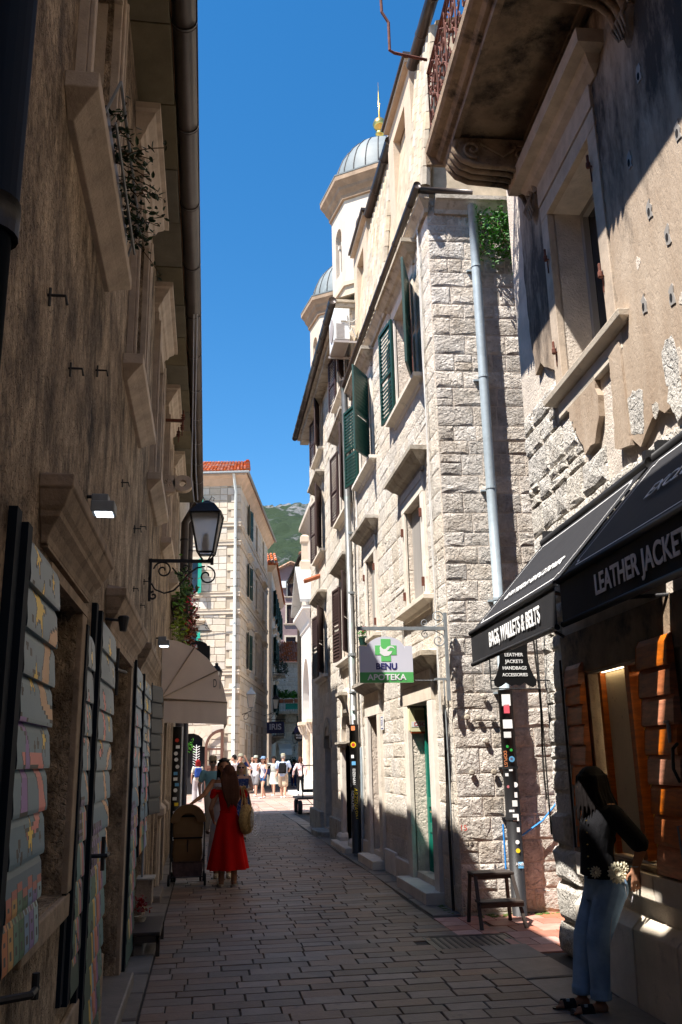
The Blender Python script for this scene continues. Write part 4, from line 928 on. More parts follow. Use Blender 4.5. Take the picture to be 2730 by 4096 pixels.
# wrought iron railing
q = MB(); zt = BZ + .24 + .90
def rail_run(P0, P1, k):
    Fx = Fr(P0, P1 - P0, (P1 - P0).cross(Vector((0, 0, 1)))); L_ = (P1 - P0).length
    b = MB()
    b.tube([Fx.p(0, .90, 0), Fx.p(L_, .90, 0)], .018, 6); b.tube([Fx.p(0, .05, 0), Fx.p(L_, .05, 0)], .014, 6); b.tube([Fx.p(0, .80, 0), Fx.p(L_, .80, 0)], .009, 6)
    w = L_ / k
    bar = MB()
    for i in range(k + 1): bar.tube([Fx.p(i * w, 0, 0), Fx.p(i * w, .9, 0)], .010, 5)
    for i in range(k):
        c = i * w + w / 2
        for s in (-1, 1):
            for (cx, cy, r, a, e) in ((.25 * w * s, .62, .22 * w, 1.57, 8.6), (.25 * w * s, .27, .24 * w, -1.57, 5.5), (.22 * w * s, .45, .12 * w, 0, -7)):
                bar.tube([Fx.p(c + (x if s > 0 else x), y, 0) for x, y in [(cx + (r * (1 - t * .85)) * math.cos(a + (e - a) * t) * (1 if s > 0 else -1), cy + (r * (1 - t * .85)) * math.sin(a + (e - a) * t) * 1.3) for t in [j / 20 for j in range(21)]]], .009, 5)
            bar.tube([Fx.p(c, .05, 0), Fx.p(c + s * w * .45, .25, 0), Fx.p(c + s * w * .1, .5, 0), Fx.p(c + s * w * .42, .72, 0), Fx.p(c, .88, 0)], .008, 5)
        for cy in (.2, .45, .7): bar.lathe(Fx.p(c, cy, 0), [(.001, -.03), (.02, -.01), (.02, .01), (.001, .03)], 6)
    return b, bar
Pn, Pf, Pw = FS.p(B0, BZ + .24, .97), FS.p(B1 - .06, BZ + .24, .97), FS.p(B1 - .06, BZ + .24, .05)
for (a, c, k) in ((Pn, Pf, 13), (Pf, Pw, 2)):
    b, bar = rail_run(a, c, k); ro = b.build('railing', 'rust_iron', bal); bar.build('scrollwork', 'rust_iron', ro)
# bent iron bar that stands out from the railing
q = MB(); e = FS.p(B1 - .1, 8.9, .98)
q.tube([e, e + Vector((-.36, -.02, .03)), e + Vector((-.41, -.02, .06)), e + Vector((-.41, -.02, .42)), e + Vector((-.48, -.02, .55)), e + Vector((-.50, -.02, 1.4))], .016, 8)
q.build('bent_iron_bar', 'rust_iron', bal)
q = MB(); q.box(FS, 4.6, 5.8, 7.9, 9.9, -.2, -.15); q.build('balcony_door', 'brown_paint', sh)
# ivy hanging under the balcony end
iv = thing('ivy_plant', 'bright green trailing plant hanging from the joint under the balcony end', 'plant', tuple(FQ.p(.95, 8.4, .1)))
pts = []; st = MB()
for k in range(46):
    x0, z0_ = RS.uniform(.62, 1.42), RS.uniform(8.55, 8.9); L_ = RS.uniform(.25, .7) + max(0, (x0 - .9)) * 1.1 * RS.random(); P = []; n0 = RS.uniform(.1, .3)
    for j in range(8):
        t = j / 7; P.append(FQ.p(x0 + .10 * t * RS.uniform(-1, 1) + .1 * t, z0_ - L_ * t, n0 + .05 * math.sin(t * 4 + k)))
    st.tube(P, .0035, 3)
    for p in P: pts += [p + Vector((RS.gauss(0, .03), RS.gauss(0, .03), RS.gauss(0, .03))) for _ in range(4)]
st.build('stems', 'stem_brown', iv); leaves(pts, .03, 'leaves', 'leaf_bright', iv, RS)

# ---- shop window, shutters of overlapping boards
def board_leaf(F, w, v0, v1, k, mt, parent, name='board_shutter', lean=.022, th=.03, paint=None):
    b = MB(); b.box(F, .04, w - .04, v0 + .02, v1 - .02, 0, .02); leaf = b.build(name, mt if not paint else 'navy_paint', parent)
    hh = (v1 - v0) / k; NX = 30 if paint else 1; prof_n = [(0, 0), (0, .95), (.10, 1.0), (.78, .72), (1.0, .25), (1.0, 0)]
    for i in range(k):
        a = v0 + i * hh; d = th + lean
        P = [(a - .012 + (hh + .012) * t, .02 + d * n) for t, n in prof_n]
        if not paint:
            b = MB(); b.rings([[F.p(u, v, n) for v, n in P] for u in (0, w)]); b.build('board', mt, leaf, bevel=.003)
        else:
            NX = paint[1]; NY = 12; P2 = []
            for j in range(NY + 1):
                t = j / NY
                for s in range(len(prof_n) - 2):
                    t0, t1 = prof_n[s + 1][0], prof_n[s + 2][0] if s + 2 < len(prof_n) else 1
                    if t0 <= t <= t1 + 1e-9:
                        n = prof_n[s + 1][1] + (prof_n[s + 2][1] - prof_n[s + 1][1]) * ((t - t0) / max(1e-6, t1 - t0)); break
                P2.append((a - .012 + (hh + .012) * t, .02 + d * n))
            vs = [F.p(w * x / NX, v, n) for v, n in P2 for x in range(NX + 1)]; fs = []; cols = []
            for j in range(NY):
                for x in range(NX):
                    q_ = j * (NX + 1) + x; fs.append((q_, q_ + 1, q_ + NX + 2, q_ + NX + 1))
                    cols.append(paint[0]((x + .5) / NX * w, (P2[j][0] + P2[j + 1][0]) / 2 - v0, w, v1 - v0))
            base = len(vs); vs += [F.p(u, v, n) for u in (0, w) for v, n in ((a - .012, 0), (a - .012, P2[0][1]), (a + hh * .10, P2[1][1]), (a + hh * .78, .02 + d * .72), (a + hh, .02 + d * .25), (a + hh, 0))]
            fs += [tuple(range(base, base + 6)), tuple(range(base + 11, base + 5, -1)), (base, base + 6, base + 7, base + 1)]; cols += [(.006, .016, .032)] * 2 + [cols[0]]
            me = bpy.data.meshes.new('board'); me.from_pydata([tuple(x) for x in vs], [], fs); me.update(); me.materials.append(MATS['painted_plank'])
            ca = me.color_attributes.new('paint', 'FLOAT_COLOR', 'CORNER'); dat = []
            for pi, p in enumerate(me.polygons): dat += list(cols[pi] + (1,)) * p.loop_total
            ca.data.foreach_set('color', dat)
            inst('board', me, Matrix.Identity(4), leaf)
    return leaf
lf = board_leaf(FS.sub(7.17, 0, .02, 0), .36, .97, 2.44, 9, 'varnished_wood', sh); lf['label'] = 'dark varnished board shutter on the far side of the shop window'
lf2 = board_leaf(FS.sub(5.50, 0, .02, 0), .50, .93, 2.46, 8, 'varnished_wood', sh); lf2['label'] = 'varnished orange board shutter on the near side of the shop window'
q = MB(); q.tube([FS.p(5.55, 1.25, .09), FS.p(5.55, 1.25, .125), FS.p(5.53, 1.05, .125), FS.p(5.53, 1.05, .09)], .007, 6); q.build('pull_handle', 'grey_iron', lf2)
q = MB(); q.tube([FS.p(5.50, 1.75, .09), FS.p(5.42, 1.72, .16), FS.p(5.40, 1.6, .18), FS.p(5.46, 1.52, .12)], .011, 6); q.build('hook', 'black_iron', lf2)
q = MB(); q.box(FS, 5.585, 5.60, 1.76, 1.90, .08, .10); q.tube([FS.p(5.57, 1.89, .1), FS.p(5.62, 1.89, .1)], .01); q.build('bolt', 'zinc', lf2)
q = MB(); q.tube([FS.p(7.56, .95, .10), FS.p(7.56, 2.5, .10)], .01, 6); q.build('stay_bar', 'black_iron', lf)
# interior
win = MB(); win.box(FS, 6.02, 7.2, .92, .96, -.9, -.41); win.box(FS, 5.9, 7.3, .9, 2.5, -1.0, -.95); win.box(FS, 7.19, 7.24, .94, 2.4, -.95, -.41); win.box(FS, 5.96, 6.03, .94, 2.4, -.95, -.41); win.box(FS, 5.9, 7.3, 2.36, 2.40, -.95, -.41)
dw = win.build('display_window', 'shop_back', sh)
q = MB(); q.box(FS, 6.08, 6.40, 2.33, 2.35, -.75, -.25); q.build('added_display_lamp', 'added_warm_led', dw)  # unseen lamps added to give the shop window its warm glow
q = MB(); q.box(FS, 6.54, 6.97, 2.335, 2.35, -.055, -.035); q.build('added_display_lamp', 'added_warm_led', dw)
q = MB(); q.box(FS, 6.53, 6.98, .96, 2.33, -.09, -.07); q.build('stone_panel', 'speckled_panel', dw)
q = MB(); q.box(FS, 6.44, 6.52, .95, 2.34, -.12, -.04); q.box(FS, 6.99, 7.04, .95, 2.34, -.12, -.03); q.box(FS, 6.05, 6.43, 2.29, 2.335, -.12, -.05); q.build('timber_post', 'varnished_wood', dw)
q = MB(); q.box(FS, 6.36, 6.43, .96, 2.27, -.13, -.11); q.box(FS, 6.05, 6.355, 2.22, 2.285, -.13, -.11); q.build('yellow_strip', 'gold_strip', dw)  # yellow light in the window put into the strip colour
def handbag(u, v, n, s, mt, lab, chain=True):
    h = thing('handbag', lab, 'handbag', tuple(FS.p(u, v, n)))
    b = MB(); b.rings([[FS.p(u + x * s, v + y * s, n + z) for x, y in ((-.15, 0), (.15, 0), (.13, .17), (.10, .2), (-.10, .2), (-.13, .17))] for z in (-.04, .04)]); b.build('body', mt, h, bevel=.012)
    b = MB(); b.tube([FS.p(u + x * s, v + y * s, n) for x, y in ((-.11, .19), (-.09, .42), (-.0, .52), (.09, .42), (.11, .19))], .007, 6); b.build('strap', 'gold_strip' if chain else mt, h)
    b = MB()
    for i in range(3): b.lathe(FS.p(u + (i - 1) * .07 * s, v + .08 * s, n + .045), [(.016, -.003), (.016, .003)], 8, 'X')
    b.build('stud', 'gold', h)
handbag(6.25, 0.965, -.52, 1.0, 'leather_black', 'black studded handbag with a gold chain on the shop window ledge')
q = MB(); q.box(FS, 6.06, 6.46, 1.62, 1.635, -.8, -.5); q.tube([FS.p(6.45, 1.60, -.5), FS.p(6.40, 1.84, -.5), FS.p(6.1, 1.84, -.5)], .02, 6); q.build('curved_shelf_bracket', 'leather_brown', dw, True)
handbag(6.22, 1.64, -.62, .7, 'leather_brown', 'small brown handbag on the upper shelf of the shop window', False)

# ---- awnings
def awning(u0, u1, name_lab, words, roofw, fade):
    a = thing('awning', name_lab, 'awning', tuple(FS.p((u0 + u1) / 2, 2.75, .75)))
    W0, W1, ZT, ZB, OUT = u0, u1, 3.60, 2.765, .845
    def s(u, t, o=0):   # sagging roof cloth
        sag = -.02 * math.sin(math.pi * t) * math.sin(math.pi * (u - W0) / (W1 - W0))
        return FS.p(u, ZT + (ZB - ZT) * t + sag + o * .7, .10 + (OUT - .10) * t + o * .7)
    NU, NT = 14, 6; b = MB()
    for o in (0, .004):
        b.add([s(W0 + (W1 - W0) * i / NU, j / NT, o) for j in range(NT + 1) for i in range(NU + 1)], [(j * (NU + 1) + i, j * (NU + 1) + i + 1, (j + 1) * (NU + 1) + i + 1, (j + 1) * (NU + 1) + i) for j in range(NT) for i in range(NU)])
    cloth = b.build('cloth', 'awning_black', a, True)
    b = MB(); vs = [FS.p(W0 + (W1 - W0) * i / 20, ZB - .01 - .27 * j / 4, OUT + .004 * math.sin(i * 1.1) * j / 4 + .002) for j in range(5) for i in range(21)]
    b.add(vs, [(j * 21 + i, j * 21 + i + 1, (j + 1) * 21 + i + 1, (j + 1) * 21 + i) for j in range(4) for i in range(20)]); val = b.build('valance', 'awning_black', a, True)
    b = MB(); b.tube([FS.p(W0 - .02, ZB, OUT), FS.p(W1 + .02, ZB, OUT)], .022, 8); b.tube([FS.p(W0 + .01, ZB - .28, OUT + .003), FS.p(W1 - .01, ZB - .28, OUT + .003)], .02, 8); b.tube([FS.p(W0, ZT, .10), FS.p(W1, ZT, .10)], .045, 10); b.build('rail', 'black_plastic', a, True)
    b = MB()
    for u in (W0 + .12, W1 - .10):
        b.tube([FS.p(u, ZB - .03, OUT - .02), FS.p((u + (W0 + W1) / 2) / 2, ZB + .0, .42), FS.p(u, ZB - .05, .02)], .014, 8)
    b.build('folding_arm', 'black_iron', a)
    for e in (W0 + .02, W1 - .08):
        b = MB(); b.box(FS, e, e + .06, ZT - .12, ZT + .1, 0, .12); b.build('wall_bracket', 'black_iron', a)
    put_text(words, FS, fade[0], ZB - .150, .165, 'white_print', val, 'lettering', OUT + .009, flip=True, bold=.003, fit=fade[1])
    # printed border and words on the roof cloth
    RFn = Fr(s(0, 0), FS.U, (s(W0 + .01, 1) - s(W0 + .01, 0)).cross(FS.U) * -1, (s(0, 0) - s(0, 1)))
    LT = (s(0, 1) - s(0, 0)).length
    b = MB(); e = .012
    bo = [(W0 + .12, -.10), (W1 - .12, -.10), (W1 - .12, -LT + .09), (W0 + .12, -LT + .09)]
    cor = [(W0 + .12, -.14), (W0 + .16, -.14), (W0 + .16, -.10), (W1 - .16, -.10), (W1 - .16, -.14), (W1 - .12, -.14), (W1 - .12, -LT + .13), (W1 - .16, -LT + .13), (W1 - .16, -LT + .09), (W0 + .16, -LT + .09), (W0 + .16, -LT + .13), (W0 + .12, -LT + .13)]
    def lineq(p, q_, w_=.006, n=.012):
        d = Vector((q_[0] - p[0], q_[1] - p[1])); L_ = d.length; k = max(1, int(L_ / .12)); d.normalize(); t = Vector((-d.y, d.x)) * w_
        for i in range(k):
            a0 = Vector(p) + d * L_ * i / k; a1 = Vector(p) + d * L_ * (i + 1) / k
            def g_(x): uu, vv = x; return s(uu, -vv / LT, .0) + RFn.N * .006
            b.quad(g_(a0 + t), g_(a1 + t), g_(a1 - t), g_(a0 - t))
    for i in range(12): lineq(cor[i], cor[(i + 1) % 12])
    b.build('printed_border', 'white_print', cloth)
    RT = Fr(RFn.O, FS.U, RFn.N, RFn.V)
    for (tx, uu, vv, sz, sx_) in roofw: put_text(tx, RT, uu, -vv, sz, 'white_print', cloth, 'printed_words', .009, flip=True, sx=sx_)
    return a
awning(5.38, 7.72, 'black shop awning lettered BAGS, WALLETS & BELTS at the house corner', 'BAGS, WALLETS & BELTS', [('LEATHER & FUR CORNER', 6.5, .80, .13, 1.0)], (6.39, 1.36))
a2 = awning(2.75, 5.28, 'black shop awning lettered LEATHER JACKETS, the nearer of the two', 'LEATHER JACKETS', [('EXCLUSIVE', 4.15, .62, .18, 1.0)], (4.08, 1.20))
# white bird like logo on the first awning roof
# ---- hide shaped hanging sign
hs = thing('hanging_sign', 'black hide shaped leather shop sign in a thin iron frame under the awning corner', 'sign', (3.0, 8.15, 2.5))
FH = Fr((0, 8.1, 0), (1, 0, 0), (0, -1, 0)); x0, x1 = 2.60, 3.07
q = MB()
for seg in (((x0, 2.30), (x0, 3.0)), ((x0, 2.30), (x1, 2.295)), ((x1, 2.295), (x1, 3.0)), ((x0, 3.0), (x1, 3.0)), ((x1, 2.375), (3.19, 2.37)), ((x1, 2.9), (3.19, 2.9)), ((x0, 2.375), (x0 + .07, 2.375)), ((x1 - .08, 2.375), (x1, 2.375))): q.tube([FH.p(*seg[0], 0), FH.p(*seg[1], 0)], .007, 6)
q.build('frame', 'black_iron', hs)
c_ = (x0 + x1) / 2
half = [(0, 2.335), (.04, 2.325), (.065, 2.34), (.09, 2.355), (.13, 2.325), (.17, 2.31), (.20, 2.33), (.205, 2.38), (.18, 2.42), (.16, 2.47), (.14, 2.54), (.135, 2.62), (.14, 2.70), (.16, 2.76), (.2, 2.80), (.17, 2.86), (.10, 2.84), (.06, 2.87), (.04, 2.93), (0, 2.94)]
q = MB(); q.prism(FH, [(c_ + x, y) for x, y in half] + [(c_ - x, y) for x, y in reversed(half[1:-1])], -.008, .008); q.build('hide_board', 'sign_black', hs)
for i, tx in enumerate(('LEATHER', 'JACKETS', 'HANDBAGS', 'ACCESSORIES')): put_text(tx, FH, c_, 2.61 - i * .062, .044 if i < 3 else .040, 'white_print', hs, 'lettering', .010, bold=.0008)
# white cable at the shop corner
q = MB(); q.tube([FS.p(8.28, v, .085 + .01 * math.sin(v * 5)) for v in [1.3 + .16 * i for i in range(14)]], .010, 5); q.tube([FS.p(8.22, v, .088) for v in [1.0 + .2 * i for i in range(10)]], .008, 5)
tag(q.build('cable', 'black_cable'), 'dark cables running down the corner of the leather shop', 'cable')
q = MB(); q.tube([FQ.p(1.2 + .035 * math.cos(t), 2.4 + .3 * math.sin(t), .06) for t in [i * .4 for i in range(17)]], .007, 5)
tag(q.build('cable', 'white_cable'), 'coil of white cable on the wall beside the hide shaped sign', 'cable')

# ---- step stool
so = thing('step_stool', 'small dark wooden two step stool beside the stickered pipe', 'stool', (3.02, 9.72, 0))
q = MB(); q.box(WF, 2.80, 3.24, 9.72, 9.98, .49, .515); q.build('seat', 'stool_wood', so, bevel=.006)
q = MB(); q.box(WF, 2.80, 3.26, 9.52, 9.74, .235, .26); q.build('step', 'stool_wood', so, bevel=.006)
for (xa, ya, xb, yb, zt_) in ((2.79, 9.98, 2.82, 9.94, .49), (3.25, 9.98, 3.22, 9.94, .49), (2.79, 9.50, 2.82, 9.74, .49), (3.26, 9.50, 3.22, 9.74, .49)):
    b = MB(); w = .017
    b.rings([[Vector((x + dx, y_ + dy, z)) for dx, dy in ((-w, -w), (w, -w), (w, w), (-w, w))] for x, y_, z in ((xa, ya, 0), (xb, yb, zt_))]); b.build('leg', 'stool_wood', so, bevel=.003)
q = MB(); q.box(WF, 2.815, 3.235, 9.74, 9.76, .45, .488); q.box(WF, 2.815, 3.235, 9.93, 9.95, .45, .488); q.box(WF, 2.80, 3.26, 9.53, 9.55, .20, .234); q.build('apron', 'stool_wood', so)

# ================================================================== LEFT HAND: PLASTERED HOUSE WITH PAINTED SHUTTERS
FL = Fr((-.68, 0, 0), (0, 1, 0), (1, 0, 0)); RL = random.Random(31)
lh = thing('plastered_house', 'shaded brown plastered house with pale stone window frames and painted shutters under a long gutter', 'house', (-.75, 10, 0))
UC = [4.30, 7.17, 10.04, 12.91, 15.78]
upper = [(c - .50, c + .50, 4.70, 6.42) for c in UC]; lower = [(3.90, 4.76, 1.10, 2.46), (6.32, 7.92, .0, 2.50), (9.2, 10.5, .0, 2.50), (12.35, 13.1, .02, 2.35)]
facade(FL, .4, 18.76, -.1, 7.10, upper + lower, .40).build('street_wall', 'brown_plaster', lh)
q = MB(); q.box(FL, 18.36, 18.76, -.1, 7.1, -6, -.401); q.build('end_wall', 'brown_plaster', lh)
# rough plaster relief: low irregular patches standing proud
q = MB()
for k in range(20):
    u = .5 + k * .92
    q.box(FL, u, u + .905, 7.10 + RL.uniform(.0, .006), 7.22, -.1, .30 + RL.uniform(-.006, .006), RL.random()) if False else None
for k in range(21):
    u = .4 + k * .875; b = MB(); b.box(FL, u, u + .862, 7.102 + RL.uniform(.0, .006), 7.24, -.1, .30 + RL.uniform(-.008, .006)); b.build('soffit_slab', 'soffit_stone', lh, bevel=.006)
q = MB(); q.quad(FL.p(.3, 7.26, .38), FL.p(18.8, 7.26, .38), FL.p(18.8, 9.2, -4.2), FL.p(.3, 9.2, -4.2)); q.quad(FL.p(.3, 9.2, -4.2), FL.p(18.8, 9.2, -4.2), FL.p(18.8, 7.2, -8), FL.p(.3, 7.2, -8)); q.build('roof', 'old_roof_tile', lh)
q = MB(); q.tube([FL.p(.2, 7.20, .40), FL.p(18.78, 7.20, .40)], .092, 14); gt = q.build('gutter', 'gutter_copper', lh, True)
q = MB(); q.box(FL, .2, 18.78, 7.2, 7.275, .485, .50); q.build('gutter_lip', 'gutter_copper', gt)
for k in range(15):
    u = 1.0 + k * 1.17; q = MB(); q.tube([FL.p(u, 7.20, .40), FL.p(u + .03, 7.20, .40)], .100, 14); q.build('gutter_ring', 'dark_pipe', gt, True)
HOODL = [(0, 0), (.04, 0), (.06, .04), (.08, .05), (.10, .10), (.15, .15), (.16, .18), (.20, .19), (.20, .25), (0, .29)]
for c, (u0, u1, v0, v1) in zip(UC, upper):
    q = MB(); q.box(FL, u0, u1, v0, v1, -.36, -.34); wp = q.build('window_pane', 'dark_glass', lh)
    q = MB()
    for a in ((u0, u0 + .07), (c - .04, c + .04), (u1 - .07, u1)): q.box(FL, a[0], a[1], v0, v1, -.338, -.28)
    q.box(FL, u0 + .07, u1 - .07, v0, v0 + .08, -.337, -.282); q.build('window_frame', 'white_plastic', wp)
    q = MB(); q.box(FL, u1 - .012, u1 - .001, v0 + .02, v1 - .02, -.27, -.04); q.build('reveal_panel', 'pale_frame_stone', lh)
    for a, e in ((u0 - .16, u0 - .001), (u1 + .001, u1 + .16)):
        q = MB(); q.box(FL, a, e, v0, v1 + .16, -.02, .05); q.box(FL, (a + e) / 2 - .03, (a + e) / 2 + .03, v0, v1 + .10, .05, .068); q.box(FL, a if a < u0 - .01 and e < u0 else e - .03, (a + .03) if e < u0 else e, v0, v1 + .14, .05, .075); q.build('jamb_stone', 'pale_frame_stone', lh, bevel=.006)
    q = MB(); q.box(FL, u0 - .158, u1 + .158, v1 + .001, v1 + .159, -.02, .052); q.build('lintel', 'pale_frame_stone', lh)
    q = MB(); q.box(FL, u0 - .12, u1 + .12, v1 + .162, v1 + .26, -.02, .045); q.build('frieze', 'pale_frame_stone', lh)
    q = MB(); q.hood(FL, u0 - .18, u1 + .18, v1 + .26, HOODL); q.build('window_hood', 'pale_frame_stone', lh, bevel=.003)
    q = MB(); q.hood(FL, u0 - .24, u1 + .24, v0 - .20, [(.0, 0), (.03, 0), (.09, .05), (.12, .07), (.15, .09), (.15, .17), (0, .19)]); q.build('window_sill', 'pale_frame_stone', lh, bevel=.005)
    if c < 5 or c > 15:
        pass
HOODB = [(0, 0), (.03, 0), (.035, .03), (.055, .07), (.08, .10), (.085, .12), (.10, .14), (.125, .20), (.135, .21), (.135, .26), (.02, .30), (0, .31)]
LDEF = [(4.31, .90), (7.11, 1.60), (9.85, 1.30)]
for (c, w) in LDEF:
    u0, u1, v1 = c - w / 2, c + w / 2, 2.5
    q = MB(); q.box(FL, u0 - .22, u1 + .22, v1 + .05, v1 + .12, -.02, .028); q.build('frieze', 'brown_hood_stone', lh)
    q = MB(); q.hood(FL, u0 - .22, u1 + .22, 2.56, HOODB); q.build('door_hood', 'brown_hood_stone', lh, bevel=.006)
for i, (u0, u1, v0, v1) in enumerate(lower):
    for a, e in ((u0 - .16, u0 - .001), (u1 + .001, u1 + .16)):
        q = MB(); q.box(FL, a, e, v0, v1, -.02, .03); q.build('jamb_stone', 'brown_hood_stone', lh, bevel=.006)
    q = MB(); q.box(FL, u0 - .16, u1 + .16, v1 + .001, v1 + .05, -.02, .032); q.build('lintel', 'brown_hood_stone', lh)
    q = MB(); q.box(FL, u0, u1, v0, v1, -.36, -.33); q.build('closed_door' if i else 'closed_window', 'grey_panel' if i else 'dark_void', lh)
    if v0 < .2:
        q = MB(); q.box(FL, u0 - .1, u1 + .1, -.04, .09, -.3, .14); q.build('doorstep', 'kerb_stone', lh, bevel=.015)
q = MB(); q.box(FL, 3.7, 4.95, .98, 1.09, -.3, .025); q.build('window_sill', 'brown_hood_stone', lh, bevel=.01)
q = MB(); q.box(FL, .5, 6.6, -.05, .5, 0, .035); q.build('plinth', 'brown_hood_stone', lh, bevel=.01)
for (a, b_) in ((13.25, 13.6), (14.5, 14.75)):
    q = MB(); q.box(FL, a, b_, 0, 2.3, 0, .06); q.hood(FL, a - .02, b_ + .02, .95, [(.06, 0), (.09, .03), (.12, .05), (.12, .14), (.06, .2)]); q.build('stone_pilaster', 'pale_frame_stone', lh, bevel=.008)

# painted boards
def in_poly(x, y, P):
    c = False; n = len(P); j = n - 1
    for i in range(n):
        if (P[i][1] > y) != (P[j][1] > y) and x < (P[j][0] - P[i][0]) * (y - P[i][1]) / (P[j][1] - P[i][1]) + P[i][0]: c = not c
        j = i
    return c
def star(cx, cy, r, rot=0, sq=1.0): return [(cx + (r if i % 2 == 0 else r * .38) * math.sin(rot + i * math.pi / 5) * sq, cy + (r if i % 2 == 0 else r * .38) * math.cos(rot + i * math.pi / 5)) for i in range(10)]
def near_edge(x, y, P, e):
    for i in range(len(P)):
        a, b_ = P[i - 1], P[i]; dx, dy = b_[0] - a[0], b_[1] - a[1]; t = max(0, min(1, ((x - a[0]) * dx + (y - a[1]) * dy) / (dx * dx + dy * dy + 1e-9)))
        if (x - a[0] - t * dx) ** 2 + (y - a[1] - t * dy) ** 2 < e * e: return True
    return False
LG, BG, YE, PK, PU, OR, LN = (.24, .31, .36), (.10, .20, .27), (.95, .66, .09), (.75, .24, .20), (.27, .14, .42), (.68, .40, .20), (.02, .02, .02)
def paint_a(x, y, w, h):
    X, Y = x / w, y / h
    shapes = [(star(.25, .965, .035 * 1.6, .3, 1.9), YE), (star(.75, .94, .03 * 1.5, .1, 1.6), YE), (star(.38, .84, .085, .2, 2.6), YE), (star(.35, .66, .05, 0, 2.4), YE), (star(.80, .51, .045, .2, 2.2), YE), (star(.55, .27, .055, .1, 2.2), YE),
              ([(1, .83), (.72, .80), (.60, .72), (.52, .68), (.6, .60), (.8, .57), (1, .56), (1, .60), (.82, .61), (.76, .65), (.80, .73), (1, .79)], OR),
              ([(0, .56), (.2, .555), (.32, .5), (.38, .42), (.38, .33), (.18, .33), (.22, .40), (.24, .52), (.1, .535), (0, .535)], PU),
              ([(.12, .475), (.72, .475), (.86, .40), (.95, .34), (.8, .28), (.5, .255), (.38, .30), (.5, .28), (.72, .31), (.72, .38), (.6, .44), (.18, .44)], PK)]
    for P, c in shapes:
        if near_edge(X * .6, Y, [(a * .6, b_) for a, b_ in P], .0035): return LN
        if in_poly(X, Y, P): return c
    if Y < .20:
        cols = [(.50, .18, .07), (.50, .30, .10), (.10, .22, .16), (.05, .14, .08), (.16, .28, .42), (.22, .16, .36), (.28, .42, .45)]
        k = int(X * 7) % 7; top = .15 + .03 * ((k * 37) % 5) / 5
        if Y < top:
            if abs(X * 7 - round(X * 7)) < .06: return LN
            fx, fy = (X * 7) % 1, (Y * 28) % 1
            if .32 < fx < .66 and .3 < fy < .75 and Y < top - .02: return (.05, .06, .06)
            if Y > top - .022: return (.45, .16, .13)
            return cols[k]
        return (.10, .17, .23)
    for (sx, sy) in ((.1, .88), (.62, .93), (.15, .80), (.85, .80), (.9, .77), (.2, .72), (.1, .73), (.5, .49), (.6, .50), (.2, .24), (.25, .26), (.3, .23), (.85, .26), (.8, .3), (.06, .62)):
        if ((X - sx) / .035) ** 2 + ((Y - sy) / .012) ** 2 < 1: return LN
    t = max(0, min(1, (Y - .3) / .6)); return tuple(BG[i] + (LG[i] - BG[i]) * t for i in range(3))
def paint_b(x, y, w, h, ph=0):
    X, Y = x / w, y / h
    shapes = [(star(.5, .93, .05, .2 + ph, 2.6), YE), (star(.75, .76, .04, ph, 2.4), YE), (star(.35, .70, .03, ph, 2.2), YE), (star(.85, .885, .03, 0, 1.8), YE),
              ([(.2, .83), (.35, .82), (.5, .74), (.42, .68), (.22, .665), (.15, .68), (.3, .695), (.38, .74), (.26, .80)], PK),
              ([(.95, .70), (.7, .68), (.55, .62), (.62, .56), (.95, .52), (.9, .46), (1, .44), (1, .54), (.75, .57), (.66, .62), (.78, .66), (1, .685)], OR)]
    for P, c in shapes:
        if near_edge(X * .3, Y, [(a * .3, b_) for a, b_ in P], .002): return LN
        if in_poly(X, Y, P): return c
    # rainbow road running down, hills below
    cx = .62 - .10 * math.sin(Y * 6 + ph) ; d = (X - cx) / .09
    if .06 < Y < .47 and abs(d) < 2.5:
        k = int(d + 2.5); e = abs(d + 2.5 - round(d + 2.5))
        if e < .06: return LN
        return [(.62, .42, .06), (.20, .33, .46), (.48, .15, .06), (.50, .20, .18), (.20, .12, .28)][min(4, k)]
    if Y > .40:
        if Y < .52 and X < .5:
            if abs(X * 8 - round(X * 8)) < .08: return LN
            if .3 < (X * 8) % 1 < .7 and .3 < (Y * 40) % 1 < .8: return LN
            return (.20, .15, .30)
        t = (Y - .5) / .5; return tuple(BG[i] + (LG[i] - BG[i]) * max(0, min(1, t * 1.5)) for i in range(3))
    hill = .18 + .10 * math.sin(X * 5 + ph * 2) + .05 * math.sin(X * 11)
    if abs(Y - hill) < .003 or abs(Y - hill - .12) < .003: return LN
    if Y < hill: return (.05, .09, .07)
    if Y < hill + .12: return (.08, .17, .13)
    return (.10, .22, .23)
def pshutter(u, n, ang, w, v0, v1, k, pf, lab, nx):
    S = FL.sub(u, 0, n, ang)
    l = board_leaf(S, w, v0, v1, k, 'navy_paint', lh, 'painted_shutter', paint=(pf, nx), lean=.008); l['label'] = lab
    b = MB(); b.box(S, -.09, -.012, v0 - .02, v1 + .02, -.01, .055); b.build('edge_frame', 'navy_paint', l); b = MB(); b.box(S, -.19, -.11, v0, v1 + .05, -.01, .035); b.build('edge_frame', 'navy_paint', l)
    return l
pshutter(3.22, -.005, 0, .66, 1.06, 2.50, 9, paint_a, 'nearest painted shutter with yellow stars, ribbons and a row of coloured houses', 64)
pshutter(5.50, -.005, 0, .84, .08, 2.56, 14, lambda x, y, w, h: paint_b(x, y, w, h, 0), 'second painted shutter with stars and a rainbow road over green hills', 30)
pshutter(4.98, -.015, 0, .30, .60, 2.40, 10, lambda x, y, w, h: paint_b(x, y, w, h, 2), 'narrow painted leaf folded behind the second shutter', 12)
pshutter(8.28, -.005, 0, .78, .08, 2.57, 14, lambda x, y, w, h: paint_b(x, y, w, h, 1), 'third painted shutter, grey stars above, green hills below', 18)
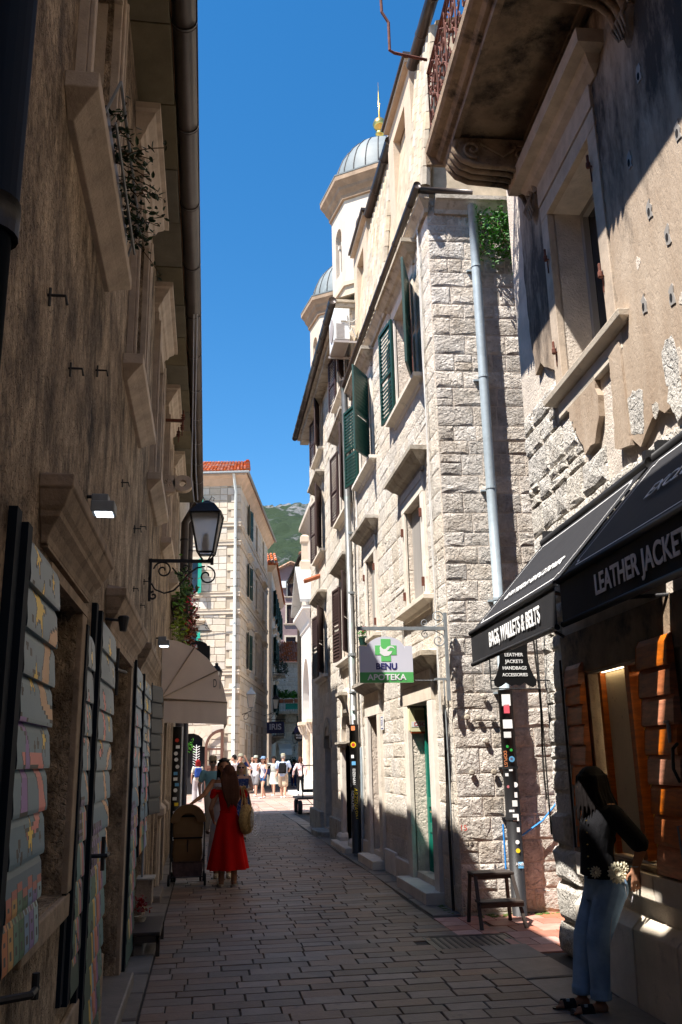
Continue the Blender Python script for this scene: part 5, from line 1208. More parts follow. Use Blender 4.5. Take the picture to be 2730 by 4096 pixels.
pshutter(9.38, -.005, 0, 1.1, .85, 2.55, 11, lambda x, y, w, h: paint_a(x, y, w, h), 'fourth painted shutter, small and grey, before the pilaster', 14)
pshutter(10.75, -.005, SH(14), .42, 1.15, 2.58, 8, lambda x, y, w, h: (.006, .016, .032), 'dark navy leaf standing out from the wall before the beige awning', 3)
def iron(name, pts_list, r, mt, parent=None, lab=None, cat=None, k=7, smooth=False):
    b = MB()
    for P in pts_list: b.tube(P, r, k)
    o = b.build(name, mt, parent, smooth)
    if lab: tag(o, lab, cat)
    return o
iron('shutter_catch', [[FL.p(3.25, .98, .02), FL.p(3.32, .98, .13), FL.p(3.42, .98, .13)], [FL.p(3.40, .95, .13), FL.p(3.40, 1.03, .13)]], .013, 'black_iron', lh)
iron('shutter_catch', [[FL.p(5.5, 1.20, .02), FL.p(5.5, 1.2, .13), FL.p(5.6, 1.2, .13)], [FL.p(5.52, 1.12, .11), FL.p(5.52, 1.30, .11)]], .012, 'black_iron', lh)
iron('shutter_bolt', [[FL.p(5.95, 2.12, .10), FL.p(5.95, 2.42, .10)], [FL.p(5.9, 2.28, .1), FL.p(6.1, 2.28, .14)]], .011, 'black_iron', lh)
for (u, v) in ((5.0, 5.0), ): pass
for (u, v, s) in ((3.4, 3.55, .8), (4.9, 3.9, .7), (4.0, 3.5, .7), (6.6, 3.75, .6), (8.5, 3.9, .6), (7.8, 3.7, .7), (9.2, 3.5, .6), (8.9, 3.2, .5), (8.0, 3.2, .5)):
    iron('iron_hook', [[FL.p(u, v, 0), FL.p(u, v, .09 * s), FL.p(u, v - .05 * s, .10 * s)], [FL.p(u, v + .04 * s, .01), FL.p(u, v - .06 * s, .01)]], .008 * s, 'black_iron', lh)
# near downpipe, close to the lens
dn = thing('downpipe', 'dark blue grey downpipe very close at the left edge of the picture', 'pipe', (-.58, 2.15, 0))
q = MB(); q.tube([FL.p(2.15, 9.0, .09), FL.p(2.15, 3.12, .085)], .075, 20); q.build('upper_pipe', 'navy_paint', dn, True)
q = MB(); q.tube([FL.p(2.15, 3.13, .085), FL.p(2.15, 3.03, .085)], .080, 20); q.build('pipe_joint', 'black_iron', dn, True)
q = MB(); q.tube([FL.p(2.15, 3.04, .08), FL.p(2.15, 0, .08)], .068, 20); q.build('lower_pipe', 'navy_paint', dn, True)
# floodlights
def flood(u, v, s, lab):
    f = thing('floodlight', lab, 'floodlight', tuple(FL.p(u, v, .1)))
    q = MB(); q.box(FL, u - .09 * s, u + .09 * s, v - .05 * s, v + .03 * s, .03, .03 + .17 * s); q.build('housing', 'grey_iron', f, bevel=.006)
    q = MB(); q.box(FL, u - .06 * s, u + .06 * s, v + .031 * s, v + .09 * s, .03, .03 + .12 * s); q.build('gear_box', 'grey_iron', f, bevel=.006)
    q = MB(); q.box(FL, u - .07 * s, u + .07 * s, v - .057 * s, v - .0505 * s, .03 + .03 * s, .03 + .15 * s); q.build('lit_lens', 'lamp_led', f)
    q = MB(); q.tube([FL.p(u, v + .06, 0), FL.p(u, v + .06, .08)], .010, 6); q.build('arm', 'black_iron', f)
flood(4.85, 3.06, .75, 'small grey floodlight lit white above the nearest pediment')
flood(11.8, 3.2, .85, 'small floodlight lit white over the beige awning corner')
iron('spot_lamp', [[FL.p(6.0, 2.62, 0), FL.p(6.0, 2.61, .10)]], .009, 'black_iron', None, 'little dark conical lamp above the second painted shutter', 'lamp')
bpy.data.objects['spot_lamp'].data
q = MB(); q.lathe(FL.p(6.0, 2.54, .12), [(.022, 0), (.038, .09), (.03, .10)], 12); q.build('lamp_shade', 'black_iron', bpy.data.objects['spot_lamp'])
# street lantern
la = thing('wall_lantern', 'large black street lantern with frosted panes on a scrolled wall bracket', 'street lamp', (-.6, 9.93, 3.9))
FN = Fr((0, 9.93, 0), (1, 0, 0), (0, -1, 0)); LX, LZ0, LZ1 = -.05, 3.97, 4.42
q = MB(); q.box(FN, -.68, .03, 3.86, 3.895, -.018, .018); q.box(FN, .0, .035, 3.84, 3.915, -.024, .024); q.box(FN, -.675, -.645, 3.42, 3.9, -.015, .015); q.box(FN, -.78, -.645, 3.66, 3.685, -.015, .015)
br_ = q.build('bracket', 'black_iron', la)
q = MB()
q.tube([FN.p(x, y, 0) for x, y in spiral(-.52, 3.77, .105, .015, 3.0, -6.5)], .010, 6)
q.tube([FN.p(x, y, 0) for x, y in spiral(-.28, 3.80, .055, .012, 3.3, 11.0)], .008, 6)
q.tube([FN.p(x, y, 0) for x, y in [(-.645, 3.62), (-.60, 3.55), (-.50, 3.51), (-.40, 3.54), (-.32, 3.62), (-.24, 3.73), (-.15, 3.80), (-.06, 3.82)]], .010, 6)
q.tube([FN.p(x, y, 0) for x, y in spiral(-.04, 3.71, .11, .02, 1.5, -6.3)], .010, 6)
q.tube([FN.p(x, y, 0) for x, y in [(-.42, 3.80), (-.36, 3.73), (-.30, 3.71)]], .009, 6)
q.tube([FN.p(x, y, 0) for x, y in spiral(-.62, 3.48, .05, .01, 1.5, 9.0)], .012, 6)
q.build('scrollwork', 'black_iron', br_)
LC = lambda w, z, a=math.radians(38): [Vector((LX + w * math.cos(a + k * math.pi / 2), 9.93 + w * math.sin(a + k * math.pi / 2), z)) for k in range(4)]
b0, b1 = LC(.125, LZ0), LC(.235, LZ1)
q = MB()
for k in range(4):
    q.tube([b0[k], b1[k]], .012, 4); q.tube([b0[k], b0[(k + 1) % 4]], .011, 4); q.tube([b1[k], b1[(k + 1) % 4]], .016, 4)
    q.tube([b0[k], Vector((LX + (b0[k].x - LX) * .3, 9.93 + (b0[k].y - 9.93) * .3, 3.88))], .010, 5)
q.build('cage', 'black_iron', la)
for k in range(4):
    q = MB(); i_ = lambda p: Vector((LX + (p.x - LX) * .97, 9.93 + (p.y - 9.93) * .97, p.z)); q.quad(i_(b0[k]), i_(b0[(k + 1) % 4]), i_(b1[(k + 1) % 4]), i_(b1[k])); q.build('glass_pane', 'frosted_glass', la)
q = MB(); q.rings([LC(.245, LZ1 + .005), LC(.13, LZ1 + .115), LC(.05, LZ1 + .15), LC(.02, LZ1 + .17)]); q.build('cap', 'black_iron', la)
q = MB(); q.lathe((LX, 9.93, LZ0 + .01), [(.04, 0), (.045, .1), (.025, .2), (.01, .22)], 10); q.build('bulb', 'white_plastic', la, True)
q = MB()
for s in (-1, 1): q.tube([FN.p(LX + x * s, y, 0) for x, y in [(.02, LZ1 + .16), (.05, LZ1 + .22), (.08, LZ1 + .2), (.07, LZ1 + .17)]], .004, 5)
q.build('finial', 'black_iron', la)
iron('cable', [[FN.p(x, y, -.1) for x, y in [(-.22, 7.0), (-.21, 5.6), (-.19, 5.0), (-.16, 4.62)]], [FN.p(x, y, -.1) for x, y in [(-.26, 7.0), (-.24, 5.5), (-.24, 4.9), (-.20, 4.6)]]], .007, 'white_cable', None, 'pale cables hanging from the gutter down to the big lantern', 'cable')
# stone ring bracket and old insulators
rb = thing('stone_ring_bracket', 'carved stone bracket with a round hole on the upper left wall', 'bracket', tuple(FL.p(12.3, 5.5, .1)))
FR = Fr((-.68, 12.25, 0), (1, 0, 0), (0, -1, 0)); q = MB()
out = [(0, 5.30), (.06, 5.36), (.14, 5.36)] + [(.29 + .12 * math.cos(t), 5.50 + .12 * math.sin(t)) for t in [-2.2 + 3.77 * i / 12 for i in range(13)]] + [(.0, 5.62)]
hole = [(.27 + .05 * math.cos(t), 5.50 + .05 * math.sin(t)) for t in [2 * math.pi * i / 20 for i in range(20)]]
OUTP = [(.27 + .145 * math.cos(t), 5.50 + .12 * math.sin(t)) for t in [2 * math.pi * i / 20 for i in range(20)]]
b = MB(); b.rings([[FR.p(x, y, -.06) for x, y in OUTP], [FR.p(x, y, .06) for x, y in OUTP], [FR.p(x, y, .06) for x, y in hole], [FR.p(x, y, -.06) for x, y in hole], [FR.p(x, y, -.06) for x, y in OUTP]], cap=False)
b.box(FR, 0, .17, 5.36, 5.62, -.06, .06); b.prism(FR, [(0, 5.22), (.03, 5.25), (.05, 5.32), (.12, 5.359), (0, 5.359)], -.05, .05); b.build('bracket', 'pale_frame_stone', rb, bevel=.006)
b = MB()
for k in range(8): b.tube([FR.p(.07, 5.5, .062), FR.p(.07 + .05 * math.cos(k * .785), 5.5 + .06 * math.sin(k * .785), .066)], .008, 4)
b.build('carved_rosette', 'pale_frame_stone', rb)
ins = thing('insulator_bracket', 'rusty iron arm with old brown cable insulators under the left eaves', 'bracket', tuple(FL.p(12.0, 6.45, .1)))
q = MB(); q.box(FR, 0, .26, 6.44, 6.48, -.02, .02); q.build('arm', 'rust_iron', ins)
q = MB()
for x, z in ((.25, 6.52), (.24, 6.36), (.19, 6.26)):
    q.lathe(FR.p(x, z, 0), [(.008, -.13), (.008, -.05), (.03, -.04), (.018, -.025), (.035, -.01), (.018, .005), (.03, .03), (.01, .05), (.01, .10)], 10)
q.build('insulator', 'rust_iron', ins)

# beige awning with fan shaped end
aw = thing('awning', 'beige fan shaped cloth awning on the left wall behind the red dress woman', 'awning', (-.4, 14.5, 2.8))
hinge = Vector((-.67, 0, 2.60)); rib = [(-.68, 3.46), (-.46, 3.43), (-.21, 3.33), (-.02, 3.18), (.13, 2.99), (.22, 2.77), (.28, 2.53)]
Ya, Yb = 13.4, 15.6
q = MB(); n = len(rib)
q.add([(x, Ya, z) for x, z in rib] + [(x, Yb, z) for x, z in rib], [(i, i + 1, n + i + 1, n + i) for i in range(n - 1)])
for Yc in (Ya, Yb):
    for i in range(n - 1):
        bul = 0
        q.add([(-.67, Yc, 2.6), (rib[i][0], Yc, rib[i][1]), (rib[i + 1][0], Yc, rib[i + 1][1])], [(0, 1, 2)])
q.build('canopy', 'awning_beige', aw, False)
q = MB(); w_ = lambda i: .012 * math.sin(i * 2.3)
q.add([(-.63 + .91 * i / 12, Ya + w_(i) * j / 2, 2.565 - .035 * i / 12 - .31 * j / 2) for j in range(3) for i in range(13)], [(j * 13 + i, j * 13 + i + 1, (j + 1) * 13 + i + 1, (j + 1) * 13 + i) for j in range(2) for i in range(12)])
q.add([(.28 + w_(i) * j / 2, Ya + (Yb - Ya) * i / 12, 2.53 - .31 * j / 2) for j in range(3) for i in range(13)], [(j * 13 + i, j * 13 + i + 1, (j + 1) * 13 + i + 1, (j + 1) * 13 + i) for j in range(2) for i in range(12)])
q.build('valance', 'awning_beige', aw, True)
q = MB()
for i in (2, 4, 6): q.tube([(-.67, Ya - .02, 2.6), ((rib[i][0] - .67) / 2, Ya - .025, (rib[i][1] + 2.6) / 2), (rib[i][0], Ya - .01, rib[i][1])], .009, 5)
for i in (2, 4, 6): q.tube([(rib[i][0], Ya, rib[i][1] + .003), (rib[i][0], Yb, rib[i][1] + .003)], .008, 5)
q.build('seam', 'awning_seam', aw, True)
FAW = Fr((0, Ya - .03, 0), (1, 0, 0), (0, -1, 0))
put_text('D', FAW, .10, 2.80, .17, 'black_cable', aw, 'lettering', .0, sx=.45); put_text('I', FAW, .175, 2.78, .17, 'black_cable', aw, 'lettering', .0, sx=.5)
# planter with flowers
pt = thing('flower_box', 'hanging flower box with trailing green plants and pink begonias on the left wall', 'plant', (-.5, 17, 4.4))
q = MB(); q.box(FL, 15.9, 17.9, 4.30, 4.48, .05, .30); q.build('trough', 'brown_paint', pt)
def bunch(n, mt, size, uc, us_, vc, vs_, nc, ns, name):
    return leaves([FL.p(RL.gauss(uc, us_), RL.gauss(vc, vs_), max(.03, RL.gauss(nc, ns))) for _ in range(n)], size, name, mt, pt, RL)
bunch(420, 'leaf_green', .055, 16.3, .5, 4.62, .20, .18, .08, 'foliage'); bunch(260, 'leaf_yellow', .045, 16.0, .35, 4.05, .28, .16, .06, 'foliage')
bunch(240, 'leaf_bronze', .055, 17.1, .5, 4.25, .28, .30, .07, 'foliage'); bunch(170, 'petal_pink', .035, 16.9, .6, 4.45, .26, .34, .07, 'flowers'); bunch(60, 'petal_red', .03, 16.6, .5, 4.5, .25, .3, .07, 'flowers')
# upper window plants near
wp_ = thing('window_plants', 'dark leafy plants in a railed box on the nearest upper sill', 'plant', tuple(FL.p(4.3, 4.75, .12)))
q = MB(); q.box(FL, 3.85, 5.0, 4.70, 4.86, .0, .13); q.build('trough', 'dark_pipe', wp_)
q = MB(); q.tube([FL.p(3.75, 4.70, .12), FL.p(3.75, 4.92, .20), FL.p(4.98, 4.92, .20), FL.p(4.98, 4.70, .14)], .008, 5); q.tube([FL.p(3.8, 4.72, .18), FL.p(4.98, 4.72, .18)], .008, 5); q.build('box_rail', 'grey_iron', wp_)
st = MB(); pts = []
for k in range(34):
    u = RL.uniform(3.95, 5.05); L_ = RL.uniform(.12, .34); d = Vector((RL.uniform(.2, 1), RL.uniform(-.3, .6), RL.uniform(-.2, .9))).normalized()
    P = [FL.p(u, 4.86, .10) + d * L_ * t + Vector((0, 0, -.10 * t * t)) for t in (0, .25, .5, .75, 1)]; st.tube(P, .003, 3)
    for p in P[1:]:
        for s in range(3): pts.append(p + Vector((RL.gauss(0, .015), RL.gauss(0, .018), RL.gauss(0, .018))))
st.build('stems', 'stem_brown', wp_); leaves(pts, .022, 'leaves', 'leaf_dark', wp_, RL)
# electricity box, red flowers, bench, poles
eb = thing('meter_box', 'small grey meter box low on the left wall above the black bench', 'box', tuple(FL.p(10.0, .4, .05)))
q = MB(); q.box(FL, 9.85, 10.15, .32, .56, .0, .16); q.build('case', 'brown_hood_stone', eb, bevel=.006); q = MB(); q.box(FL, 9.83, 10.17, .561, .575, .0, .18); q.build('lid', 'weathered_hood', eb)
q = MB(); q.tube([FL.p(9.98, .56, .05), FL.p(9.98, 2.4, .04)], .012, 6); q.build('conduit', 'grey_iron', eb)
vs_ = thing('flower_vase', 'stone vase with dark red flowers beside the low meter box', 'vase', tuple(FL.p(9.6, 0, .1)))
q = MB(); q.lathe(FL.p(9.62, .13, .07), [(.03, 0), (.025, .06), (.055, .10), (.06, .13)], 12); q.build('vase', 'weathered_hood', vs_, True)
leaves([FL.p(9.62, .36, .08) + Vector((RL.gauss(0, .03), RL.gauss(0, .06), RL.gauss(0, .04))) for _ in range(70)], .026, 'petals', 'petal_red', vs_, RL)
bn = thing('bench', 'low black wooden bench against the left wall', 'bench', (-.52, 9.35, 0))
q = MB(); q.box(WF, -.66, -.39, 9.02, 9.92, .18, .21); q.build('seat', 'stool_wood', bn, bevel=.005)
for x, yy in ((-.655, 9.03), (-.425, 9.03), (-.655, 9.87), (-.425, 9.87)):
    q = MB(); q.box(WF, x, x + .035, yy, yy + .04, 0, .179); q.build('leg', 'stool_wood', bn)
q = MB(); q.box(WF, -.65, -.40, 9.03, 9.05, .12, .178); q.box(WF, -.415, -.40, 9.06, 9.9, .12, .178); q.build('apron', 'stool_wood', bn)
sp = thing('downpipe', 'black pipe covered in stickers behind the stroller on the left wall', 'pipe', (-.60, 17.6, 0))
q = MB(); q.tube([(-.56, 17.7, 0), (-.56, 17.7, 2.35)], .085, 14); q.build('pipe', 'black_iron', sp, True)
FSP = Fr((-.56, 17.7, 0), (.995, .03, 0), (.03, -.995, 0))
for i, (v, mt_, rd) in enumerate(((2.1, 'st_red', 1), (1.98, 'white_print', 0), (1.86, 'white_plastic', 1), (1.75, 'white_print', 1), (1.62, 'white_plastic', 1), (1.5, 'st_blue', 0), (1.4, 'white_print', 0), (1.3, 'st_blue', 0), (1.2, 'white_print', 1), (1.05, 'white_plastic', 0), (.95, 'st_yellow', 0), (.8, 'white_print', 0), (.62, 'white_plastic', 0), (.5, 'st_green', 0), (.35, 'white_plastic', 0))):
    sticker(FSP, .02 * math.sin(i * 2), v, .09, .07, mt_, sp, .088, round_=bool(rd))

# ================================================================== NEXT HOUSE ON THE LEFT
lh2 = thing('stone_house', 'taller shaded stone house beyond the plastered one on the left, dark green shutters', 'house', (-.8, 24, 0))
ops3 = [(21.2, 22.2, 4.6, 6.2), (25, 26, 4.6, 6.2), (20.3, 21.4, 0, 2.3), (24, 25, 0, 2.4)]
FL2 = Fr((-.70, 0, 0), (0, 1, 0), (1, 0, 0))
facade(FL2, 18.80, 29.4, -.1, 11.8, ops3, .35).build('street_wall', 'weathered_hood', lh2)
q = MB(); q.box(FL2, 18.78, 19.1, 7.3, 11.8, -7, -.36); q.box(FL2, 29.05, 29.4, -.1, 11.8, -7, -.36); q.box(FL2, 19.11, 29.0, 11.5, 11.8, -7, -.36); q.build('end_walls', 'weathered_hood', lh2)
cs = courses(18.82, 29.3, .02, 7, (.26, .36), (.4, .8), ops3, .015, .03, RL); cs.sort(key=lambda c: c[0]); scatter(cs, FL2, lh2, 'stone', variants('stone', rough_block, 6, 'weathered_hood'), 'weathered_hood', 120, 'stones_beyond')
for (u0, u1, v0, v1) in ops3[:2]: side_window(FL2, lh2, u0, u1, v0, v1, [('L', SH(12), 0), ('R', SH(14), 0)], 'deep_green_paint', False)
for (u0, u1, v0, v1) in ops3[2:]:
    q = MB(); q.box(FL2, u0, u1, v0, v1, -.3, -.25); q.build('door', 'door_brown', lh2)
hk = thing('plastered_house', 'unseen block added behind the left roofs to shade the lane', 'house', (-3, 17.6, 0))  # block out of view, added to throw shade on the brown shutter house
q = MB(); q.box(WF, -9, -1.35, 17.5, 18.70, 0, 11.9); q.build('wall', 'brown_plaster', hk); q = MB(); q.box(WF, -9.1, -1.3, 17.4, 18.74, 11.901, 12.02); q.build('roof', 'old_roof_tile', hk)
tp = thing('downpipe', 'thick dark brown downpipe at the far end of the left house', 'pipe', (-.58, 18.95, 0))
q = MB(); q.tube([(-.30, 18.80, 7.12), (-.42, 18.95, 6.95), (-.56, 18.95, 6.7), (-.56, 18.95, 2.4)], .085, 12); q.build('pipe', 'dark_pipe', tp, True)
for v in (6.3, 5.2, 4.1, 3.0):
    q = MB(); q.tube([(-.56, 18.95, v), (-.56, 18.95, v + .04)], .095, 12); q.build('pipe_clip', 'black_iron', tp)
tp = thing('downpipe', 'thinner brown downpipe farther along the left wall, behind the flowers', 'pipe', (-.5, 23, 0))
q = MB(); q.tube([(-.52, 23.0, 11.5), (-.52, 23.0, .1)], .062, 10); q.build('pipe', 'dark_pipe', tp, True)
for v in (7.0, 5.6, 4.2, 2.8):
    q = MB(); q.tube([(-.52, 23.0, v), (-.52, 23.0, v + .04)], .072, 10); q.build('pipe_clip', 'black_iron', tp)
# black arched sign of a shop
bs2 = thing('hanging_sign', 'black arched hanging sign with a small castle mark behind the beige awning', 'sign', (-.35, 20.6, 4.0))
FK = Fr((0, 20.6, 0), (1, 0, 0), (0, -1, 0))
q = MB(); q.prism(FK, [(-.69, 3.55), (.03, 3.55), (.03, 4.25)] + [(-.33 + .30 * math.cos(t), 4.25 + .12 * math.sin(t)) for t in [math.pi * i / 10 for i in range(11)]] + [(-.69, 4.25)], -.02, .02); q.build('board', 'sign_black', bs2)
q = MB(); q.box(FK, -.69, .06, 4.575, 4.60, -.012, .012); q.build('arm', 'black_iron', bs2)
q = MB(); q.tube([FK.p(x, y, 0) for x, y in [(-.66, 4.62), (-.45, 4.74), (-.2, 4.76), (-.03, 4.70), (.0, 4.62)]], .008, 5); q.tube([FK.p(x, y, 0) for x, y in spiral(-.56, 4.80, .09, .02, 0, 7)], .008, 5); q.tube([FK.p(x, y, 0) for x, y in spiral(-.04, 4.66, .05, .012, 1, 8)], .007, 5); q.build('scroll', 'black_iron', bs2)
q = MB(); cc = -.33; y0 = 4.10
q.prism(FK, [(cc - .07, y0), (cc - .07, y0 + .03), (cc - .035, y0 + .03), (cc - .035, y0 + .10), (cc - .07, y0 + .10), (cc - .07, y0 + .17), (cc - .045, y0 + .17), (cc - .045, y0 + .145), (cc - .012, y0 + .145), (cc - .012, y0 + .17), (cc + .012, y0 + .17), (cc + .012, y0 + .145), (cc + .045, y0 + .145), (cc + .045, y0 + .17), (cc + .07, y0 + .17), (cc + .07, y0 + .10), (cc + .035, y0 + .10), (cc + .035, y0 + .03), (cc + .07, y0 + .03), (cc + .07, y0)], .021, .024); q.build('castle_mark', 'white_print', bs2)
put_text('M', FK, -.20, 3.86, .14, 'white_print', bs2, 'lettering', .023); put_text('OR', FK, -.07, 3.72, .10, 'white_print', bs2, 'lettering', .023)
def lantern(x, y, z, s, arm, lab, mt='black_iron'):
    l = thing('wall_lantern', lab, 'street lamp', (x, y, z))
    C4 = lambda w, zz: [Vector((x + w * s * math.cos(.6 + k * math.pi / 2), y + w * s * math.sin(.6 + k * math.pi / 2), z + zz * s)) for k in range(4)]
    q = MB(); a, c = C4(.11, 0), C4(.2, .45)
    for k in range(4): q.tube([a[k], c[k]], .012 * s, 4); q.tube([a[k], a[(k + 1) % 4]], .012 * s, 4); q.tube([c[k], c[(k + 1) % 4]], .014 * s, 4)
    q.build('cage', mt, l)
    q = MB(); q.rings([C4(.105, .01), C4(.19, .44)]); q.build('glass', 'frosted_glass', l)
    q = MB(); q.rings([C4(.23, .455), C4(.10, .60), C4(.06, .61), C4(.06, .66), C4(.08, .67), C4(.02, .70)]); q.build('cap', mt if mt == 'black_iron' else 'zinc', l)
    q = MB(); q.tube([Vector((x, y, z)), Vector((x, y, z - .12 * s)), Vector(arm)], .014 * s, 6); m_ = (Vector((x, y, z - .12 * s)) + Vector(arm)) / 2
    q.tube([m_ + (Vector(arm) - m_) * (.5 * math.cos(t)) + Vector((0, 0, -.12 * s + .10 * s * math.sin(t))) for t in [i * .6 for i in range(11)]], .010 * s, 5); q.build('bracket', 'black_iron', l)
    return l
lantern(.20, 22.0, 3.45, .8, (-.68, 22.0, 3.2), 'small black lantern peeping over the beige awning below the arched sign')

# ================================================================== HOUSES AROUND THE SQUARE
RF = random.Random(41)
a_ = math.radians(10.5); b_a = math.radians(9.3)
FF = Fr((1.63, 50, 0), (math.cos(a_), -math.sin(a_), 0), (-math.sin(a_), -math.cos(a_), 0))
FR_ = Fr((1.63, 50, 0), (math.sin(b_a), math.cos(b_a), 0), (math.cos(b_a), -math.sin(b_a), 0))
fh = thing('stone_house', 'four storey cream ashlar corner house with red roof edge and pale downpipe across the square', 'house', (0, 52, 0))
HW = 17.75
opf = [(-3.35, -2.35, 10.85, 12.85), (-3.35, -2.35, 7.0, 8.75), (-3.35, -2.35, 14.9, 16.6), (-3.3, -1.7, 0.02, 2.5)]
ops_r = [(t - .5, t + .5, z0, z1) for t in (4.3, 8.7, 13.1) for z0, z1 in ((15.1, 17.0), (11.3, 13.3), (7.0, 9.1))] + [(t - .5, t + .6, .02, 3.3) for t in (3.6, 6.4, 9.4, 12.6)]
facade(FF, -6, 0, -.1, HW, opf + [(-3.1, -1.9, 2.5, 3.2)], .4).build('front_wall', 'cream_joint', fh)
facade(FR_, 0, 16.2, -.1, HW, ops_r, .4).build('side_wall', 'cream_joint', fh)
cav = variants('ashlar_block', lambda s: slab_block(s, .05), 6, 'cream_ashlar')
def clip(ops, e=.14): return [(a - e, b_ + e, c - e * 1.6, d + e * 2) for a, b_, c, d in ops]
bands = [14.75, 13.65, 10.68, 9.68, 6.3, 5.3]
bo = [(-9, 99, z - .02, z + .30) for z in bands]
def ashlar(F, u0, u1, ops, hr, wr, R, vtop):
    out = []; zz = sorted([0.0] + [x for z in bands for x in (z, z + .28)] + [vtop])
    for i in range(0, len(zz) - 1, 2): out += courses(u0, u1, zz[i] + .01, zz[i + 1] - .01, hr, wr, ops, .025, .03, R)
    return out
cf = ashlar(FF, -4.2, -.72, clip(opf) + [(-3.5, -1.5, 0, 3.6)], (.36, .44), (.42, .62), RF, HW - .1)
cf.sort(key=lambda c: -c[0]); scatter(cf, FF, fh, 'ashlar_block', cav, 'cream_ashlar', 190, 'ashlar_blocks_beyond')
cr = ashlar(FR_, .75, 16.1, clip(ops_r), (.38, .46), (.6, .95), RF, HW - .1)
cr.sort(key=lambda c: c[0]); scatter(cr, FR_, fh, 'ashlar_block', cav, 'cream_ashlar', 60, 'ashlar_blocks_beyond')
z = .02; k = 0
while z < HW - .3:      # corner stones, alternately long and short, deep joints
    if not any(abs(z + .2 - bb) < .3 for bb in bands):
        w = .70 if k % 2 else .50
        q = MB(); q.box(FF, -w, .0, z, z + .40, 0, .05); q.box(FR_, 0.0, w, z, z + .40, .0, .05); q.build('corner_stone', 'cream_ashlar', fh)
    z += .45; k += 1
for zb in bands:
    q = MB(); q.box(FF, -6, .06, zb, zb + .2, 0, .07); q.box(FF, -6, .09, zb + .2, zb + .26, 0, .11); q.build('string_course', 'cream_band', fh)
    q = MB(); q.box(FR_, -.06, 16.2, zb, zb + .2, 0, .07); q.box(FR_, -.10, 16.2, zb + .2, zb + .26, 0, .10); q.build('string_course', 'cream_band', fh)
cp = [(0.02, 0), (.06, .05), (.12, .1), (.30, .35), (.45, .48), (.5, .5), (.5, .62), (0, .64)]
q = MB()
q.rings([[FF.p(-6, HW - .55 + h, d), Vector((1.63 + (math.cos(a_) + 0) * d * .9 - math.sin(a_) * d, 50 - math.cos(a_) * d - math.sin(a_) * d, HW - .55 + h)), FR_.p(16.5, HW - .55 + h, d), FR_.p(16.5, HW - .55 + h, -.3), FF.p(-6, HW - .55 + h, -.3)] for d, h in cp]); q.build('moulded_cornice', 'rose_cornice', fh)
ez = HW + .12
cE = Vector((1.63 + math.cos(a_) * .55 - math.sin(a_) * .6, 50 - math.cos(a_) * .6 - math.sin(a_) * .5, ez))
q = MB(); q.tube([FF.p(-6, ez, .6), cE, FR_.p(16.8, ez, .6)], .08, 8); q.build('gutter', 'grey_iron', fh)
rz = ez + 2.0; r1 = FF.p(-6, rz, -3.2); r0 = Vector((2.2, 53.6, rz)); r2_ = FR_.p(13, rz, -2.6)
q = MB(); q.add([FF.p(-6, ez, .55), cE, r0, r1], [(0, 1, 2, 3)]); q.add([cE, FR_.p(16.8, ez, .55), r2_, r0], [(0, 1, 2, 3)]); rf = q.build('roof', 'roof_tile', fh)
q = MB(); A, B, C_, D_ = FF.p(-6, ez + .03, .6), cE + Vector((0, 0, .03)), r0, r1
for i in range(34):
    s = i / 33
    e0, e1 = A.lerp(B, s), Vector(D_).lerp(Vector(C_), s); L_ = (e1 - e0).length; k = 9
    for j in range(k): q.tube([e0.lerp(e1, j / k) + Vector((0, 0, .04)), e0.lerp(e1, (j + 1.15) / k) + Vector((0, 0, .01))], [.11, .085], 6, True, RF.random())
for j in range(16): q.tube([Vector(cE).lerp(r0, j / 16) + Vector((0, 0, .1)), Vector(cE).lerp(r0, (j + 1.1) / 16) + Vector((0, 0, .07))], [.15, .12], 6, True, RF.random())
q.build('roof_tiles', 'roof_tile', rf)['kind'] = 'stuff'
q = MB(); q.tube([FF.p(-5, ez + 1.2, -1.4), FF.p(-.6, ez + 1.1, -1.4)], .012, 4)
for i in range(6): q.tube([FF.p(-4.6 + i * .8, ez + .8, -1.3), FF.p(-4.6 + i * .8, ez + 1.25, -1.4)], .012, 4)
q.build('snow_rail', 'grey_iron', rf)
q = MB(); q.tube([FF.p(-.30, ez - .1, .55), FF.p(-.27, ez - .4, .5), FF.p(-.22, HW - 1.0, .14), FF.p(-.20, .0, .14)], .085, 10); pp = q.build('downpipe', 'pale_pipe', fh, True)
q = MB()
for v in (14, 11.2, 8.4, 5.6, 2.8): q.tube([FF.p(-.2, v, .14), FF.p(-.2, v + .05, .14)], .10, 10)
q.build('pipe_clips', 'grey_iron', pp)
